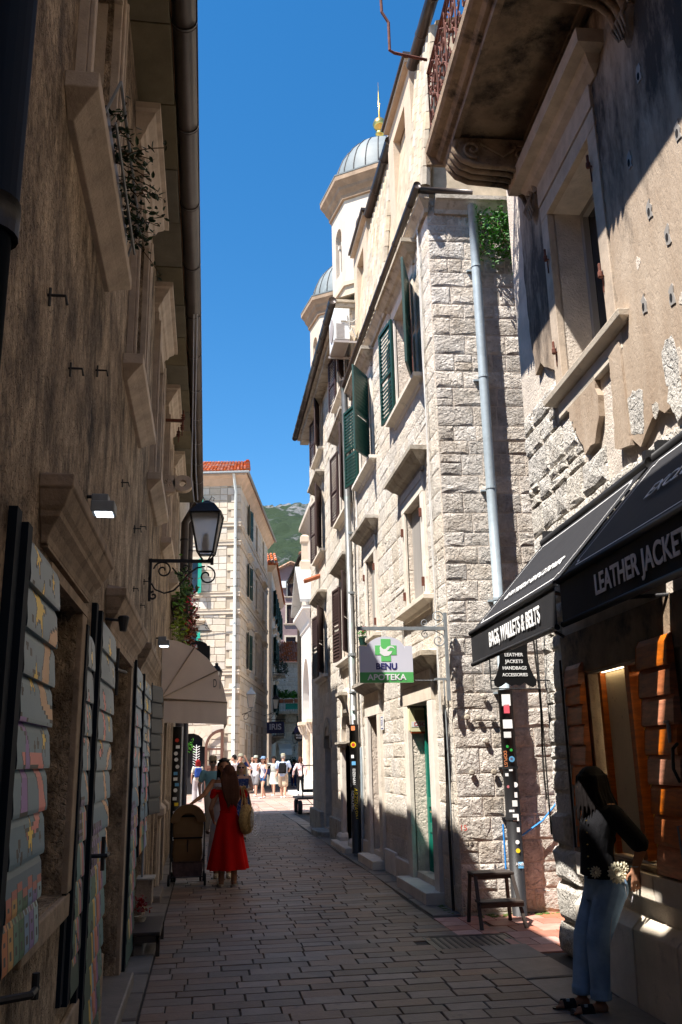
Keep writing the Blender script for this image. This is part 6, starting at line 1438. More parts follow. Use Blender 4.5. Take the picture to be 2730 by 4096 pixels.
def far_window(F, P, u0, u1, v0, v1, mt, op, fr='cream_band', hood=True, n=.04):
    q = MB(); q.box(F, u0, u1, v0, v1, -.3, -.25); q.build('window', 'dark_glass' if op else 'grey_panel', P)
    q = MB(); q.box(F, u0 - .15, u0 - .001, v0, v1, 0, n); q.box(F, u1 + .001, u1 + .15, v0, v1, 0, n); q.box(F, u0 - .15, u1 + .15, v1 + .001, v1 + .17, 0, n); q.build('window_frame', fr, P)
    q = MB(); q.hood(F, u0 - .2, u1 + .2, v0 - .22, SILLP); q.build('window_sill', fr, P)
    if hood:
        q = MB(); q.hood(F, u0 - .2, u1 + .2, v1 + .35, [(0, 0), (.08, .05), (.2, .16), (.28, .2), (.28, .28), (0, .34)]); q.build('window_hood', fr, P)
    if mt:
        for sd in (0, 1):
            g_ = SH(op if op > 1 else 8)
            if sd == 0: Fs = Fr(F.p(u0, 0, .05), -F.U * math.cos(g_) + F.N * math.sin(g_), F.N)
            else: Fs = Fr(F.p(u1, 0, .05), F.U * math.cos(g_) + F.N * math.sin(g_), F.N)
            if op < 0:
                Fs = Fr(F.p(u0 if sd == 0 else (u0 + u1) / 2, 0, -.12), F.U, F.N)
            if sd == 1 or F is not FF or True: louver(Fs, (u1 - u0) / 2, v0, v1, mt, P, False, step=.10)
for (a, b_, c, d) in opf[:3]: far_window(FF, fh, a, b_, c, d, 'bright_green_paint', 55, hood=(c < 8))
for i, t in enumerate((4.3, 8.7, 13.1)):
    for z0, z1 in ((15.1, 17.0), (11.3, 13.3), (7.0, 9.1)): far_window(FR_, fh, t - .5, t + .5, z0, z1, 'deep_green_paint' if (i == 0 or z0 == 7.0) else None, -1 if i else 12, hood=z0 < 15)
for t in (3.6, 6.4, 9.4, 12.6):
    q = MB(); q.box(FR_, t - .5, t + .6, .02, 3.3, -.3, -.25); q.build('dark_door', 'dark_void', fh)
    q = MB(); q.box(FR_, t - .62, t - .501, .0, 3.3, 0, .05); q.box(FR_, t + .601, t + .72, .0, 3.3, 0, .05); q.box(FR_, t - .62, t + .72, 3.301, 3.45, 0, .05); q.build('door_frame', 'cream_band', fh)
# arched shop door with an open glazed leaf
q = MB(); q.box(FF, -3.3, -1.7, 0, 3.3, -.39, -.35); q.build('dark_doorway', 'dark_void', fh)
q = MB(); P = [(-3.4, 2.4), (-3.4, 3.6), (-1.4, 3.6), (-1.4, 2.4), (-1.7, 2.4)] + [(-2.5 + .8 * math.cos(t), 2.4 + .8 * math.sin(t)) for t in [math.pi * i / 16 for i in range(17)]] + [(-3.3, 2.4)]
q.prism(FF, P, .0, .03); q.build('arch_wall', 'cream_ashlar', fh)
arch_ring(FF, -2.5, .8, 1.05, 2.4, .031, .07, 'arch_stone', 'cream_band', fh, 9)
FD = Fr(FF.p(-1.72, 0, .16), FF.U, FF.N)
q = MB(); A1 = [(.0 + .95 - .95 * math.cos(t), 2.45 + .95 * math.sin(t)) for t in [math.pi / 2 * i / 10 for i in range(11)]]
A2 = [(.14 + .70 - .70 * math.cos(t), 2.45 + .76 * math.sin(t)) for t in [math.pi / 2 * i / 10 for i in range(11)]]
for i in range(10): q.prism(FD, [A1[i], A1[i + 1], A2[i + 1], A2[i]], 0, .05)
q.box(FD, 0, .14, .25, 2.45, 0, .05); q.box(FD, .84, 1.0, .25, 3.40, 0, .05); q.box(FD, .14, .84, 1.35, 1.5, 0, .05); q.box(FD, .14, .84, .25, .4, 0, .05); q.box(FD, .14, .84, 2.3, 2.4, .01, .04); q.box(FD, .14, .84, .4, 1.35, .012, .03)
dl = q.build('door_leaf', 'door_brown', fh); dl['label'] = 'brown arched glazed door leaf standing open against the wall'
q = MB(); q.box(FD, .7, .8, 1.5, 1.7, .051, .06); q.build('notice', 'white_print', dl)
leaves([FF.p(-2.9 + RF.gauss(0, .25), 2.5 + RF.gauss(0, .3), .05) for _ in range(120)], .10, 'hanging_greenery', 'leaf_bright', fh, RF)
q = MB(); q.box(FR_, 3.0, 4.5, 0, .17, .0, .5); q.build('doorstep', 'dressed_stone', fh)
pr = thing('postcard_rack', 'white wire rack standing in the arched shop doorway', 'rack', tuple(FF.p(-2.2, 0, .4)))
q = MB(); c0 = FF.p(-2.15, 0, .35); q.tube([c0, c0 + Vector((0, 0, 2.6))], .02, 6)
for i in range(12):
    for s in (-1, 1): q.tube([c0 + Vector((0, 0, 1.0 + i * .13)), c0 + Vector((s * .18, 0, 1.09 + i * .13))], .012, 4)
q.build('rack', 'white_plastic', pr)
lantern(*FR_.p(1.6, 4.6, .55), 1.6, FR_.p(1.6, 4.2, .0), 'grey hexagonal lantern on the corner of the cream ashlar house', 'grey_iron')
q = MB(); q.tube([FF.p(-4, 9.6, .5), FF.p(-.2, 9.35, .3)], .02, 4); tag(q.build('cable', 'black_cable'), 'thin cable across the front of the cream ashlar house', 'cable')
q = MB(); q.tube([FR_.p(3.2, 2.9, .06), FR_.p(3.2, 3.8, .06), FR_.p(5.6, 3.7, .06), FR_.p(5.6, 3.2, .06)], .03, 5); tag(q.build('conduit', 'white_cable'), 'bent white conduit above the shop doors of the cream house', 'pipe')

# second house in the alley
b2a = math.radians(6.6); FG = Fr((4.62, 66.4, 0), (math.sin(b2a), math.cos(b2a), 0), (math.cos(b2a), -math.sin(b2a), 0))
FGf = Fr((4.62, 66.4, 0), (1, 0, 0), (0, -1, 0))
sh2 = thing('plastered_house', 'beige plastered house with dark green shutters behind the cream ashlar one', 'house', (4.5, 70, 0))
facade(FG, 0, 18, -.1, 15.9, [], .3).build('side_wall', 'beige_plaster', sh2); facade(FGf, -2, 0, -.1, 15.9, [], .3).build('front_wall', 'beige_plaster', sh2)
q = MB(); q.hood(FG, 0, 18, 15.5, [(0, 0), (.1, .08), (.3, .35), (.35, .45), (0, .5)]); q.hood(FGf, -2, 0, 15.5, [(0, 0), (.1, .08), (.3, .35), (.35, .45), (0, .5)]); q.build('moulded_cornice', 'rose_cornice', sh2)
q = MB(); q.add([FGf.p(-2, 16.0, .5), FG.p(-.5, 16.0, .5), FG.p(18.3, 16.0, .5), FG.p(14, 17.6, -2.5), FG.p(2.5, 17.6, -2.5), FGf.p(-3, 17.6, -2.5)], [(0, 1, 4, 5), (1, 2, 3, 4)]); rf = q.build('roof', 'roof_tile', sh2)
q = MB()
for i in range(8):
    p0 = FGf.p(-1.6 + i * .28, 16.05, .45)
    for j in range(5): q.tube([p0 + Vector((0, j * .55, j * .28)), p0 + Vector((0, j * .55 + .6, j * .28 + .26))], [.12, .1], 6, True, RF.random())
q.build('roof_tiles', 'roof_tile', rf)['kind'] = 'stuff'
for t in (2.5, 6.5, 11, 15):
    for z0 in (12.4, 8.8, 5.2): far_window(FG, sh2, t - .5, t + .5, z0, z0 + 2.0, 'deep_green_paint', 25, hood=z0 < 10)
def balcony(F, u0, u1, v, out, P, mt='black_iron'):
    q = MB(); q.box(F, u0, u1, v - .15, v, 0.01, out); q.prism(Fr(F.p(u0 + .2, 0, 0), F.N, F.U), [(0, v - .6), (out * .8, v - .16), (0, v - .16)], 0, .2); q.build('balcony_slab', 'weathered_hood', P)
    q = MB(); n = int((u1 - u0) / .12)
    for i in range(n + 1): q.tube([F.p(u0 + .04 + (u1 - u0 - .08) * i / n, v, out - .03), F.p(u0 + .04 + (u1 - u0 - .08) * i / n, v + 1.0, out - .03)], .012, 4)
    for s in (u0 + .04, u1 - .04):
        for i in range(int(out / .12)): q.tube([F.p(s, v, .1 + i * .12), F.p(s, v + 1.0, .1 + i * .12)], .012, 4)
    for vv in (v + 1.0, v + .08):
        q.tube([F.p(u0 + .04, vv, 0), F.p(u0 + .04, vv, out - .03), F.p(u1 - .04, vv, out - .03), F.p(u1 - .04, vv, 0)], .022, 5)
    q.build('balcony_railing', mt, P)
balcony(FG, 1.5, 4.2, 8.0, .95, sh2); balcony(FG, .2, 2.2, 3.4, .9, sh2)
bp_ = thing('balcony_plants', 'dark leafy plants on the iron balcony of the beige house', 'plant', tuple(FG.p(2.8, 8.0, .5)))
leaves([FG.p(RF.uniform(1.6, 4.1), 8.5 + RF.gauss(0, .35), RF.uniform(.2, 1.1)) for _ in range(160)], .12, 'leaves', 'leaf_dark', bp_, RF)
ir = thing('shop_sign', 'navy IRIS shop sign over the dark alley entrance', 'sign', (4.9, 65.6, 4.0))
FI = Fr((0, 65.6, 0), (1, 0, 0), (0, -1, 0))
q = MB(); q.box(FI, 4.22, 5.45, 3.55, 4.35, -.04, .0); q.build('board', 'sign_navy', ir); put_text('IRIS', FI, 4.83, 4.0, .56, 'sign_white', ir, 'lettering', .005, bold=.012)
q = MB(); q.box(FI, 4.1, 5.6, 4.5, 4.54, -.03, .0); q.box(FI, 4.5, 4.53, 4.35, 4.5, -.02, 0); q.box(FI, 5.2, 5.23, 4.35, 4.5, -.02, 0); q.build('arm', 'black_iron', ir)
lantern(4.72, 63.5, 5.15, 1.5, (3.9, 63.5, 4.7), 'dark lantern hanging in the shaded alley above the IRIS sign')

# purple house, tiled house with terrace
pu = thing('plastered_house', 'dull purple plastered house with a gabled roof closing the alley', 'house', (8, 91, 0))
FPu = Fr((0, 90, 0), (1, 0, 0), (0, -1, 0)); opp = [(7.9, 8.75, 17.9, 19.4), (7.8, 8.65, 15.1, 17.0), (7.7, 8.7, 12.2, 13.7)]
facade(FPu, 6.2, 11, -.1, 20.2, opp, .3).build('front_wall', 'purple_plaster', pu)
q = MB(); q.prism(FPu, [(6.2, 20.2), (11, 20.2), (8.2, 21.2)], -.3, 0); q.build('gable', 'purple_plaster', pu)
q = MB(); q.add([FPu.p(5.9, 20.1, .4), FPu.p(8.2, 21.35, .4), FPu.p(11.3, 20.0, .4), FPu.p(5.9, 20.1, -8), FPu.p(8.2, 21.35, -8), FPu.p(11.3, 20.0, -8)], [(0, 1, 4, 3), (1, 2, 5, 4)]); rf = q.build('roof', 'old_roof_tile', pu)
q = MB()
for k in range(12): q.tube([Vector(FPu.p(8.2, 21.4, .42)).lerp(FPu.p(11.3, 20.05, .42), k / 12), Vector(FPu.p(8.2, 21.4, .42)).lerp(FPu.p(11.3, 20.05, .42), (k + 1.1) / 12)], [.12, .1], 6, True, RF.random()); q.tube([Vector(FPu.p(8.2, 21.4, .42)).lerp(FPu.p(5.9, 20.15, .42), k / 12), Vector(FPu.p(8.2, 21.4, .42)).lerp(FPu.p(5.9, 20.15, .42), (k + 1.1) / 12)], [.12, .1], 6, True, RF.random())
q.build('verge_tiles', 'old_roof_tile', rf)['kind'] = 'stuff'
for (a, b_, c, d) in opp: far_window(FPu, pu, a, b_, c, d, 'brown_paint', -1, fr='beige_plaster', hood=False)
q = MB(); q.box(FPu, 7.25, 7.7, 18.7, 19.4, .0, .35); q.build('air_conditioner', 'white_plastic', pu)
th_ = thing('stone_house', 'low stone house with bright orange tiled roof behind the terrace', 'house', (7.5, 76, 0))
FT = Fr((0, 75, 0), (1, 0, 0), (0, -1, 0))
facade(FT, 5.6, 12, -.1, 9.6, [(7.45, 8.3, 0, 2.9), (7.25, 7.9, 3.6, 5.2)], .3).build('front_wall', 'lime_mortar', th_)
cs = courses(5.6, 9.0, .02, 9.55, (.30, .42), (.45, .8), [(7.2, 8.5, 0, 3.3), (7.15, 8.0, 3.4, 5.4)], .03, .04, RF); cs.sort(key=lambda c: -c[1]); scatter(cs, FT, th_, 'stone', wv, 'white_limestone', 120, 'stones_beyond')
q = MB(); q.box(FT, 7.25, 7.9, 3.6, 5.2, -.2, -.15); q.build('shutters', 'deep_green_paint', th_)
q = MB(); q.box(FT, 7.45, 8.3, 0, 2.9, -.28, -.25); q.build('doorway', 'dark_void', th_); arch_ring(FT, 7.9, .55, .8, 2.2, 0, .05, 'arch_stone', 'dressed_stone', th_, 7)
q = MB(); q.add([FT.p(5.5, 9.6, .3), FT.p(12, 9.6, .3), FT.p(12, 12.2, -4.5), FT.p(6.2, 11.6, -3.6)], [(0, 1, 2, 3)]); rf = q.build('roof', 'roof_tile', th_)
q = MB()
for i in range(17):
    for j in range(14):
        u = 5.6 + i * .2; s0, s1 = j / 14 * .8, (j + 1.12) / 14 * .8
        if u < 5.5 + 1.0 * s0 - .1: continue
        f = lambda s, h: FT.p(u, 9.62 + 2.6 * s + h, .3 - 4.8 * s)
        q.tube([f(s0, .06), f(s1, .02)], [.10, .08], 6, True, RF.random())
q.build('roof_tiles', 'roof_tile', rf)['kind'] = 'stuff'
q = MB(); q.box(FT, 5.6, 9.0, 5.25, 5.45, .01, 2.6); q.box(FT, 6.2, 7.1, 4.6, 5.25, .02, 2.0); q.build('terrace_slab', 'weathered_hood', th_)
q = MB()
for i in range(24): q.tube([FT.p(5.6 + i * .14, 5.45, 2.55), FT.p(5.6 + i * .14, 6.3, 2.55)], .012, 4)
q.tube([FT.p(5.6, 6.3, 2.55), FT.p(9, 6.3, 2.55)], .025, 5); q.build('terrace_railing', 'black_iron', th_)
def trough(x0, x1, lab):
    t = thing('flower_trough', lab, 'plant', ((x0 + x1) / 2, 72.35, 6.2), 'flower troughs on the terrace railing')
    q = MB(); q.box(FT, x0, x1, 6.1, 6.38, 2.5, 2.8); q.build('trough', 'terracotta', t)
    leaves([FT.p(RF.uniform(x0 - .05, x1 + .05), 6.55 + abs(RF.gauss(0, .22)), RF.uniform(2.45, 2.85)) for _ in range(150)], .13, 'leaves', 'leaf_bright', t, RF)
trough(5.65, 5.98, 'small trough of green plants at the left end of the terrace railing'); trough(6.05, 6.75, 'long terracotta trough of tall green plants on the terrace railing, left of two'); trough(6.85, 7.5, 'terracotta trough of green plants on the terrace railing, right of two')
q = MB(); q.box(FT, 6.15, 7.55, 5.6, 6.05, 2.57, 2.6); tag(q.build('railing_cloth', 'bright_green_paint'), 'green cloth tied along the terrace railing', 'cloth')
q = MB(); q.rings([[FT.p(u, v, n) for v, n in ((3.0, .02), (2.55, 1.3), (2.1, 1.35), (2.52, 1.29), (2.96, .02))] for u in (5.75, 6.75)]); tag(q.build('awning', 'white_plastic'), 'small white awning on the low stone house at the alley end', 'awning')
lantern(7.05, 74.0, 3.0, 1.6, (7.0, 74.9, 2.7), 'grey lantern on the low stone house near the round shop sign')
q = thing('shrub', 'round dark shrub in a pot in front of the low stone house', 'shrub', (6.6, 70, 0))
leaves([Vector((6.6, 70, 1.2)) + Vector((RF.gauss(0, 1), RF.gauss(0, 1), RF.gauss(0, 1))).normalized() * RF.uniform(.2, .75) for _ in range(500)], .10, 'foliage', 'leaf_dark', q, RF)
b = MB(); b.lathe((6.6, 70, 0), [(.25, 0), (.35, .5), (.3, .5)], 10); b.build('pot', 'terracotta', q); b = MB(); b.tube([(6.6, 70, .4), (6.6, 70, 1.3)], .05, 5); b.build('trunk', 'stem_brown', q)
# house with gutter behind the porch
gh = thing('plastered_house', 'house corner with orange ridge tiles and deep eaves showing behind the church porch', 'house', (8, 60, 0))
q = MB(); q.box(WF, 6.5, 13, 57.5, 66, 0, 14.6); q.build('wall', 'beige_plaster', gh)
q = MB(); q.box(WF, 5.95, 13, 57.2, 66.5, 14.601, 14.75); q.add([(5.9, 57.1, 14.76), (13, 57.1, 14.76), (13, 62, 17), (9, 62, 17), (5.9, 66.5, 14.76)], [(0, 1, 2, 3), (0, 3, 4)]); rf = q.build('roof', 'weathered_hood', gh)
q = MB()
for i in range(14): q.tube([(6.0 + i * .22, 57.15, 14.9), (6.0 + i * .22 + .3, 58.2, 15.35)], [.13, .1], 6, True, RF.random())
q.tube([(5.85, 57.1, 14.8), (9, 61.8, 17.05)], .14, 6); q.build('roof_tiles', 'roof_tile', rf)['kind'] = 'stuff'
q = MB(); q.tube([(5.85, 57.0, 14.72), (5.85, 66.5, 14.72)], .09, 8); q.tube([(5.85, 57.0, 14.72), (12, 57.0, 14.72)], .09, 8); q.build('gutter', 'gutter_copper', gh)

# ================================================================== CHURCH
ch = thing('church', 'pale stone church with two grey domed bell towers and a white arched porch', 'church', (8, 44, 0))
q = MB(); q.box(WF, 5.8, 20, 35.0, 52.5, 0, 15.2); q.build('nave_wall', 'tower_stone', ch)
q = MB(); FCH = Fr((5.8, 0, 0), (0, 1, 0), (-1, 0, 0)); q.hood(FCH, 35, 52.5, 14.6, [(0, 0), (.1, .1), (.15, .3), (.35, .55), (.45, .6), (.45, .85), (0, .9)]); q.build('nave_cornice', 'tower_stone', ch)
def octa(cx, cy, r, z): return [Vector((cx + r * math.cos(math.pi / 8 + k * math.pi / 4 + .18), cy + r * math.sin(math.pi / 8 + k * math.pi / 4 + .18), z)) for k in range(8)]
def tower(cx, cy, lab, cid):
    RO = 2.5; z0, z1 = 15.0, 27.0
    V = octa(cx, cy, RO, 0); first = True
    tw = None; b = MB(); b.rings([octa(cx, cy, RO + .06, z0), octa(cx, cy, RO + .06, 22.3)])
    b.rings([octa(cx, cy, RO + .16, 22.3), octa(cx, cy, RO + .16, 22.5)])
    tw = b.build('bell_tower', 'tower_stone', ch); tw['label'] = lab
    for k in range(8):
        A_, B_ = V[k], V[(k + 1) % 8]; U = (B_ - A_).normalized(); W = (B_ - A_).length; N = Vector((U.y, -U.x, 0)); F = Fr((A_.x, A_.y, 0), U, N); c = W / 2; hw = .42
        if (N.y > .5): 
            b = MB(); b.box(F, 0, W, 22.5, z1, -.35, 0); b.build('belfry_wall', 'tower_stone', tw); continue
        b = facade(F, 0, W, 22.5, z1, [(c - hw, c + hw, 23.4, 25.6)], .35)
        b = MB()
        def colw(u0, u1, v0, v1):
            b.box(F, u0, u1, v0, v1, -.35, 0)
        colw(0, c - hw, 22.5, z1); colw(c + hw, W, 22.5, z1); colw(c - hw, c + hw, 22.5, 23.4)
        ap = [(c + hw * math.cos(t), 25.3 + hw * 1.25 * math.sin(t)) for t in [math.pi * i / 10 for i in range(11)]]
        for i in range(10): b.prism(F, [ap[i], (ap[i][0], z1), (ap[i + 1][0], z1), ap[i + 1]], -.35, 0)
        b.build('belfry_wall', 'tower_stone', tw)
        b = MB()
        for s in (-.22, .22): b.tube([F.p(c + s, 23.4, -.18), F.p(c + s, 24.9, -.18)], .07, 8); b.box(F, c + s - .1, c + s + .1, 24.9, 25.1, -.28, -.08); b.box(F, c + s - .1, c + s + .1, 23.4, 23.5, -.28, -.08)
        b.build('belfry_column', 'tower_stone', tw)
    b = MB(); b.rings([octa(cx, cy, .9, 22.4), octa(cx, cy, .9, 27)]); b.build('dark_core', 'dark_void', tw)
    b = MB(); b.rings([octa(cx, cy, RO + x, z) for x, z in ((-.1, 26.75), (.12, 26.8), (.15, 27.0), (.30, 27.2), (.34, 27.35), (.5, 27.55), (.55, 27.6), (.55, 27.85), (0, 27.95))]); b.build('belfry_cornice', 'tower_cornice', tw)
    b = MB(); b.rings([octa(cx, cy, RO + x, z) for x, z in ((.57, 27.84), (.58, 27.9), (.0, 28.02))]); b.build('cornice_flashing', 'lead_dome', tw)
    prof = [(r * .95, z) for r, z in [(2.50, 27.95), (2.5, 28.2), (2.46, 28.65), (2.34, 29.1), (2.14, 29.6), (1.85, 30.05), (1.45, 30.5), (.95, 30.85), (.45, 31.1), (.12, 31.22)]]
    b = MB(); b.lathe((cx, cy, 0), prof, 48); dm = b.build('dome', 'lead_dome', tw, True)
    b = MB()
    for i in range(24):
        a = 2 * math.pi * i / 24; b.tube([(cx + (r + .01) * math.cos(a), cy + (r + .01) * math.sin(a), z) for r, z in prof], .03, 4)
    b.build('dome_seams', 'black_iron', dm)
    b = MB(); b.lathe((cx, cy, 31.2), [(.12, 0), (.10, .25), (.2, .42), (.24, .5), (.2, .58), (.1, .65), (.12, .72), (.26, .82), (.35, 1.05), (.26, 1.3), (.12, 1.4), (.05, 1.45), (.045, 2.6), (.02, 3.0), (.005, 3.6)], 16); b.box(Fr((cx, cy, 33.3), (.0, 1, 0), (1, 0, 0)), -.25, .25, -.03, .03, -.02, .02); b.build('gilded_finial', 'gold', dm, True)
tower(7.95, 37.0, 'near bell tower with grey ribbed dome and gold finial', 0)
tower(8.15, 48.2, 'far bell tower, its dome half hidden behind the near one', 1)
# porch
FPO = Fr((5.0, 0, 0), (0, 1, 0), (-1, 0, 0)); YA, YB = 44.35, 48.6; yc = (YA + YB) / 2
PP = []
q = MB(); r_ = 1.62; zc = 4.35
ap = [(yc + r_ * math.cos(t), zc + r_ * 1.5 * math.sin(t)) for t in [math.pi * i / 20 for i in range(21)]]
for i in range(20): q.prism(FPO, [ap[i], (ap[i][0], 8.6), (ap[i + 1][0], 8.6), ap[i + 1]], -.45, 0)
q.box(FPO, YA, yc - r_, 3.62, 8.6, -.45, 0); q.box(FPO, yc + r_, YB, 3.62, 8.6, -.45, 0)
po = q.build('porch', 'porch_stone', ch); po['label'] = 'white stone porch with a tall arch and gabled slate roof'
q = MB(); q.box(WF, 5.45, 5.8, YA, YA + .4, 0, 8.6); q.build('porch_side', 'porch_stone', po)
for (y_, lab) in ((YA + .25, 'near'), (YB - .25, 'far')):
    q = MB(); q.lathe((5.22, y_, 0), [(.34, .95), (.34, 1.0), (.30, 1.06), (.27, 1.12), (.245, 1.2), (.225, 2.95), (.24, 3.0)], 18); q.build('column', 'porch_column', po, True)
    q = MB(); q.rings([[Vector((5.22 + sx * w, y_ + sy * w, z)) for sx, sy in ((-1, -1), (1, -1), (1, 1), (-1, 1))] for w, z in ((.46, 0), (.46, .75), (.40, .78), (.38, .95))]); q.build('column_base', 'porch_stone', po)
    q = MB(); q.rings([[Vector((5.22 + w * math.cos(t), y_ + w * math.sin(t), z)) for t in [i * .3927 for i in range(16)]] for w, z in ((.23, 2.98), (.26, 3.05), (.27, 3.15), (.33, 3.3), (.34, 3.36), (.42, 3.46))]); q.box(WF, 4.78, 5.66, y_ - .44, y_ + .44, 3.46, 3.62)
    for i in range(8):
        t = i * .785; q.tube([(5.22 + .24 * math.cos(t), y_ + .24 * math.sin(t), 3.0), (5.22 + .34 * math.cos(t), y_ + .34 * math.sin(t), 3.2), (5.22 + .42 * math.cos(t), y_ + .42 * math.sin(t), 3.4)], [.05, .06, .05], 5)
    q.build('carved_capital', 'porch_column', po)
q = MB(); q.lathe((5.72, YA + .2, 0), [(.25, .95), (.22, 1.1), (.18, 1.2), (.17, 2.95), (.18, 3.0)], 14); q.lathe((5.72, YA + .2, 0), [(.2, 3.0), (.24, 3.2), (.32, 3.46), (.34, 3.62)], 8); q.box(WF, 5.46, 5.98, YA - .05, YA + .45, 0, .9); q.build('engaged_column', 'porch_column', po)
q = MB(); q.hood(FPO, YA - .02, YB + .02, 8.2, [(0.001, 0), (.06, .05), (.08, .3), (.3, .7), (.32, .75), (.4, .8), (.4, .95), (0, 1.0)]); q.build('porch_cornice', 'porch_stone', po)
FGA = FPO; ap_z = 11.5
q = MB(); q.prism(FPO, [(YA - .1, 9.2), (YB + .1, 9.2), (yc, ap_z - .3)], -.4, .05); q.build('gable', 'tower_stone', po)
q = MB()
for s, y0_, y1_ in ((0, YA - .5, yc), (1, YB + .5, yc)):
    for i in range(4):
        t0, t1 = i / 4 + .004, (i + 1) / 4 - .004; z0_, z1_ = 9.3 + (ap_z - 9.3) * t0, 9.3 + (ap_z - 9.3) * t1; yy0, yy1 = y0_ + (y1_ - y0_) * t0, y0_ + (y1_ - y0_) * t1
        b = MB(); b.rings([[Vector((x, yy0, z0_)), Vector((x, yy1, z1_)), Vector((x, yy1, z1_ + .16)), Vector((x, yy0, z0_ + .16))] for x in (4.48, 6.2)]); b.build('roof_slab', 'slate_slab', po)
q = MB(); q.rings([[Vector((5.0 + sx * w, yc + sy * w, z)) for sx, sy in ((-1, -1), (1, -1), (1, 1), (-1, 1))] for w, z in ((.26, 11.4), (.26, 11.9), (.16, 12.0), (.15, 12.9), (.22, 13.0), (.22, 13.3), (.1, 13.4))]); q.build('gable_pinnacle', 'tower_stone', po)
q = MB(); q.box(WF, 4.3, 5.8, 43.6, 49.4, -.01, .16); q.build('porch_step', 'porch_stone', po)
# round shop sign
fw_ = thing('hanging_sign', 'round black FINE & WINE sign by the church porch', 'sign', (5.5, 55, 3.0))
FW = Fr((0, 55, 0), (1, 0, 0), (0, -1, 0)); q = MB(); q.prism(FW, [(5.48 + .29 * math.cos(t * .2618), 3.05 + .29 * math.sin(t * .2618)) for t in range(24)], -.03, .03); q.build('disc', 'sign_black', fw_)
put_text('FINE&', FW, 5.48, 3.12, .15, 'white_print', fw_, 'lettering', .035); put_text('WINE', FW, 5.48, 2.97, .15, 'white_print', fw_, 'lettering', .035)
q = MB(); q.box(FW, 5.1, 6.5, 3.72, 3.75, -.02, .02); q.tube([FW.p(5.48, 3.34, 0), FW.p(5.48, 3.72, 0)], .012, 4); q.build('arm', 'black_iron', fw_)
ns = thing('hanging_sign', 'round navy sign half hidden behind the black FINE & WINE disc', 'sign', (5.6, 56, 3.4)); FW2 = Fr((0, 56.5, 0), (1, 0, 0), (0, -1, 0))
q = MB(); q.prism(FW2, [(5.68 + .36 * math.cos(t * .2618), 3.42 + .36 * math.sin(t * .2618)) for t in range(24)], -.03, .03); q.build('disc', 'sign_navy', ns)

# ================================================================== MOUNTAIN
m = MATS['mountain']; t = m.node_tree; L = t.links.new; bs = t.nodes['Principled BSDF']; ge = _n(t, 'ShaderNodeNewGeometry')
n1 = _n(t, 'ShaderNodeTexNoise'); n1.inputs['Scale'].default_value = .022; n1.inputs['Detail'].default_value = 9; n1.inputs['Roughness'].default_value = .75; L(ge.outputs['Position'], n1.inputs['Vector'])
sx_ = _n(t, 'ShaderNodeSeparateXYZ'); L(ge.outputs['Position'], sx_.inputs[0]); mr = _n(t, 'ShaderNodeMapRange'); mr.inputs[1].default_value = 330; mr.inputs[2].default_value = 420; mr.inputs[3].default_value = -.13; mr.inputs[4].default_value = -.01; L(sx_.outputs[2], mr.inputs[0])
ad = _n(t, 'ShaderNodeMath', operation='ADD'); L(n1.outputs['Fac'], ad.inputs[0]); L(mr.outputs[0], ad.inputs[1])
rp = _n(t, 'ShaderNodeValToRGB'); rp.color_ramp.elements[0].position = .46; rp.color_ramp.elements[0].color = (.020, .042, .022, 1); rp.color_ramp.elements[1].position = .55; rp.color_ramp.elements[1].color = (.22, .22, .225, 1)
e = rp.color_ramp.elements.new(.40); e.color = (.034, .058, .027, 1)
L(ad.outputs[0], rp.inputs[0]); L(rp.outputs[0], bs.inputs['Base Color'])
n9 = _n(t, 'ShaderNodeTexNoise'); n9.inputs['Scale'].default_value = .12; n9.inputs['Detail'].default_value = 6; n9.inputs['Roughness'].default_value = .8; L(ge.outputs['Position'], n9.inputs['Vector']); b9 = _n(t, 'ShaderNodeBump'); b9.inputs['Strength'].default_value = 1; b9.inputs['Distance'].default_value = 9; L(n9.outputs['Fac'], b9.inputs['Height']); L(b9.outputs[0], bs.inputs['Normal'])
from mathutils import noise as nz_
def hz(x, y):
    s = (y - 1000) / 900; base = 240 + 300 * max(0, min(1, s)) ** .9 + .035 * (x - 320)
    if y > 1900: base -= (y - 1900) * .25
    n = nz_.fractal(Vector((x * .004, y * .004, 0)), 1.0, 2.1, 7); r = nz_.fractal(Vector((x * .02, y * .02, 5)), .7, 2.1, 6)
    return base * max(0, min(1, (y - 500) / 500)) + n * 22 + abs(r) * 13
q = MB(); NX, NY = 230, 150
q.add([(-500 + 1500 * i / NX, 500 + 1800 * j / NY, hz(-500 + 1500 * i / NX, 500 + 1800 * j / NY)) for j in range(NY + 1) for i in range(NX + 1)], [(j * (NX + 1) + i, j * (NX + 1) + i + 1, (j + 1) * (NX + 1) + i + 1, (j + 1) * (NX + 1) + i) for j in range(NY) for i in range(NX)])
mt_ = tag(q.build('mountain', 'mountain', None, True), 'steep green mountain with grey crags behind the town', kind='structure')
mat('mountain_tree', (.022, .048, .024), rnd=.5, var=.3, vs=.3, rough=1)
q = MB()
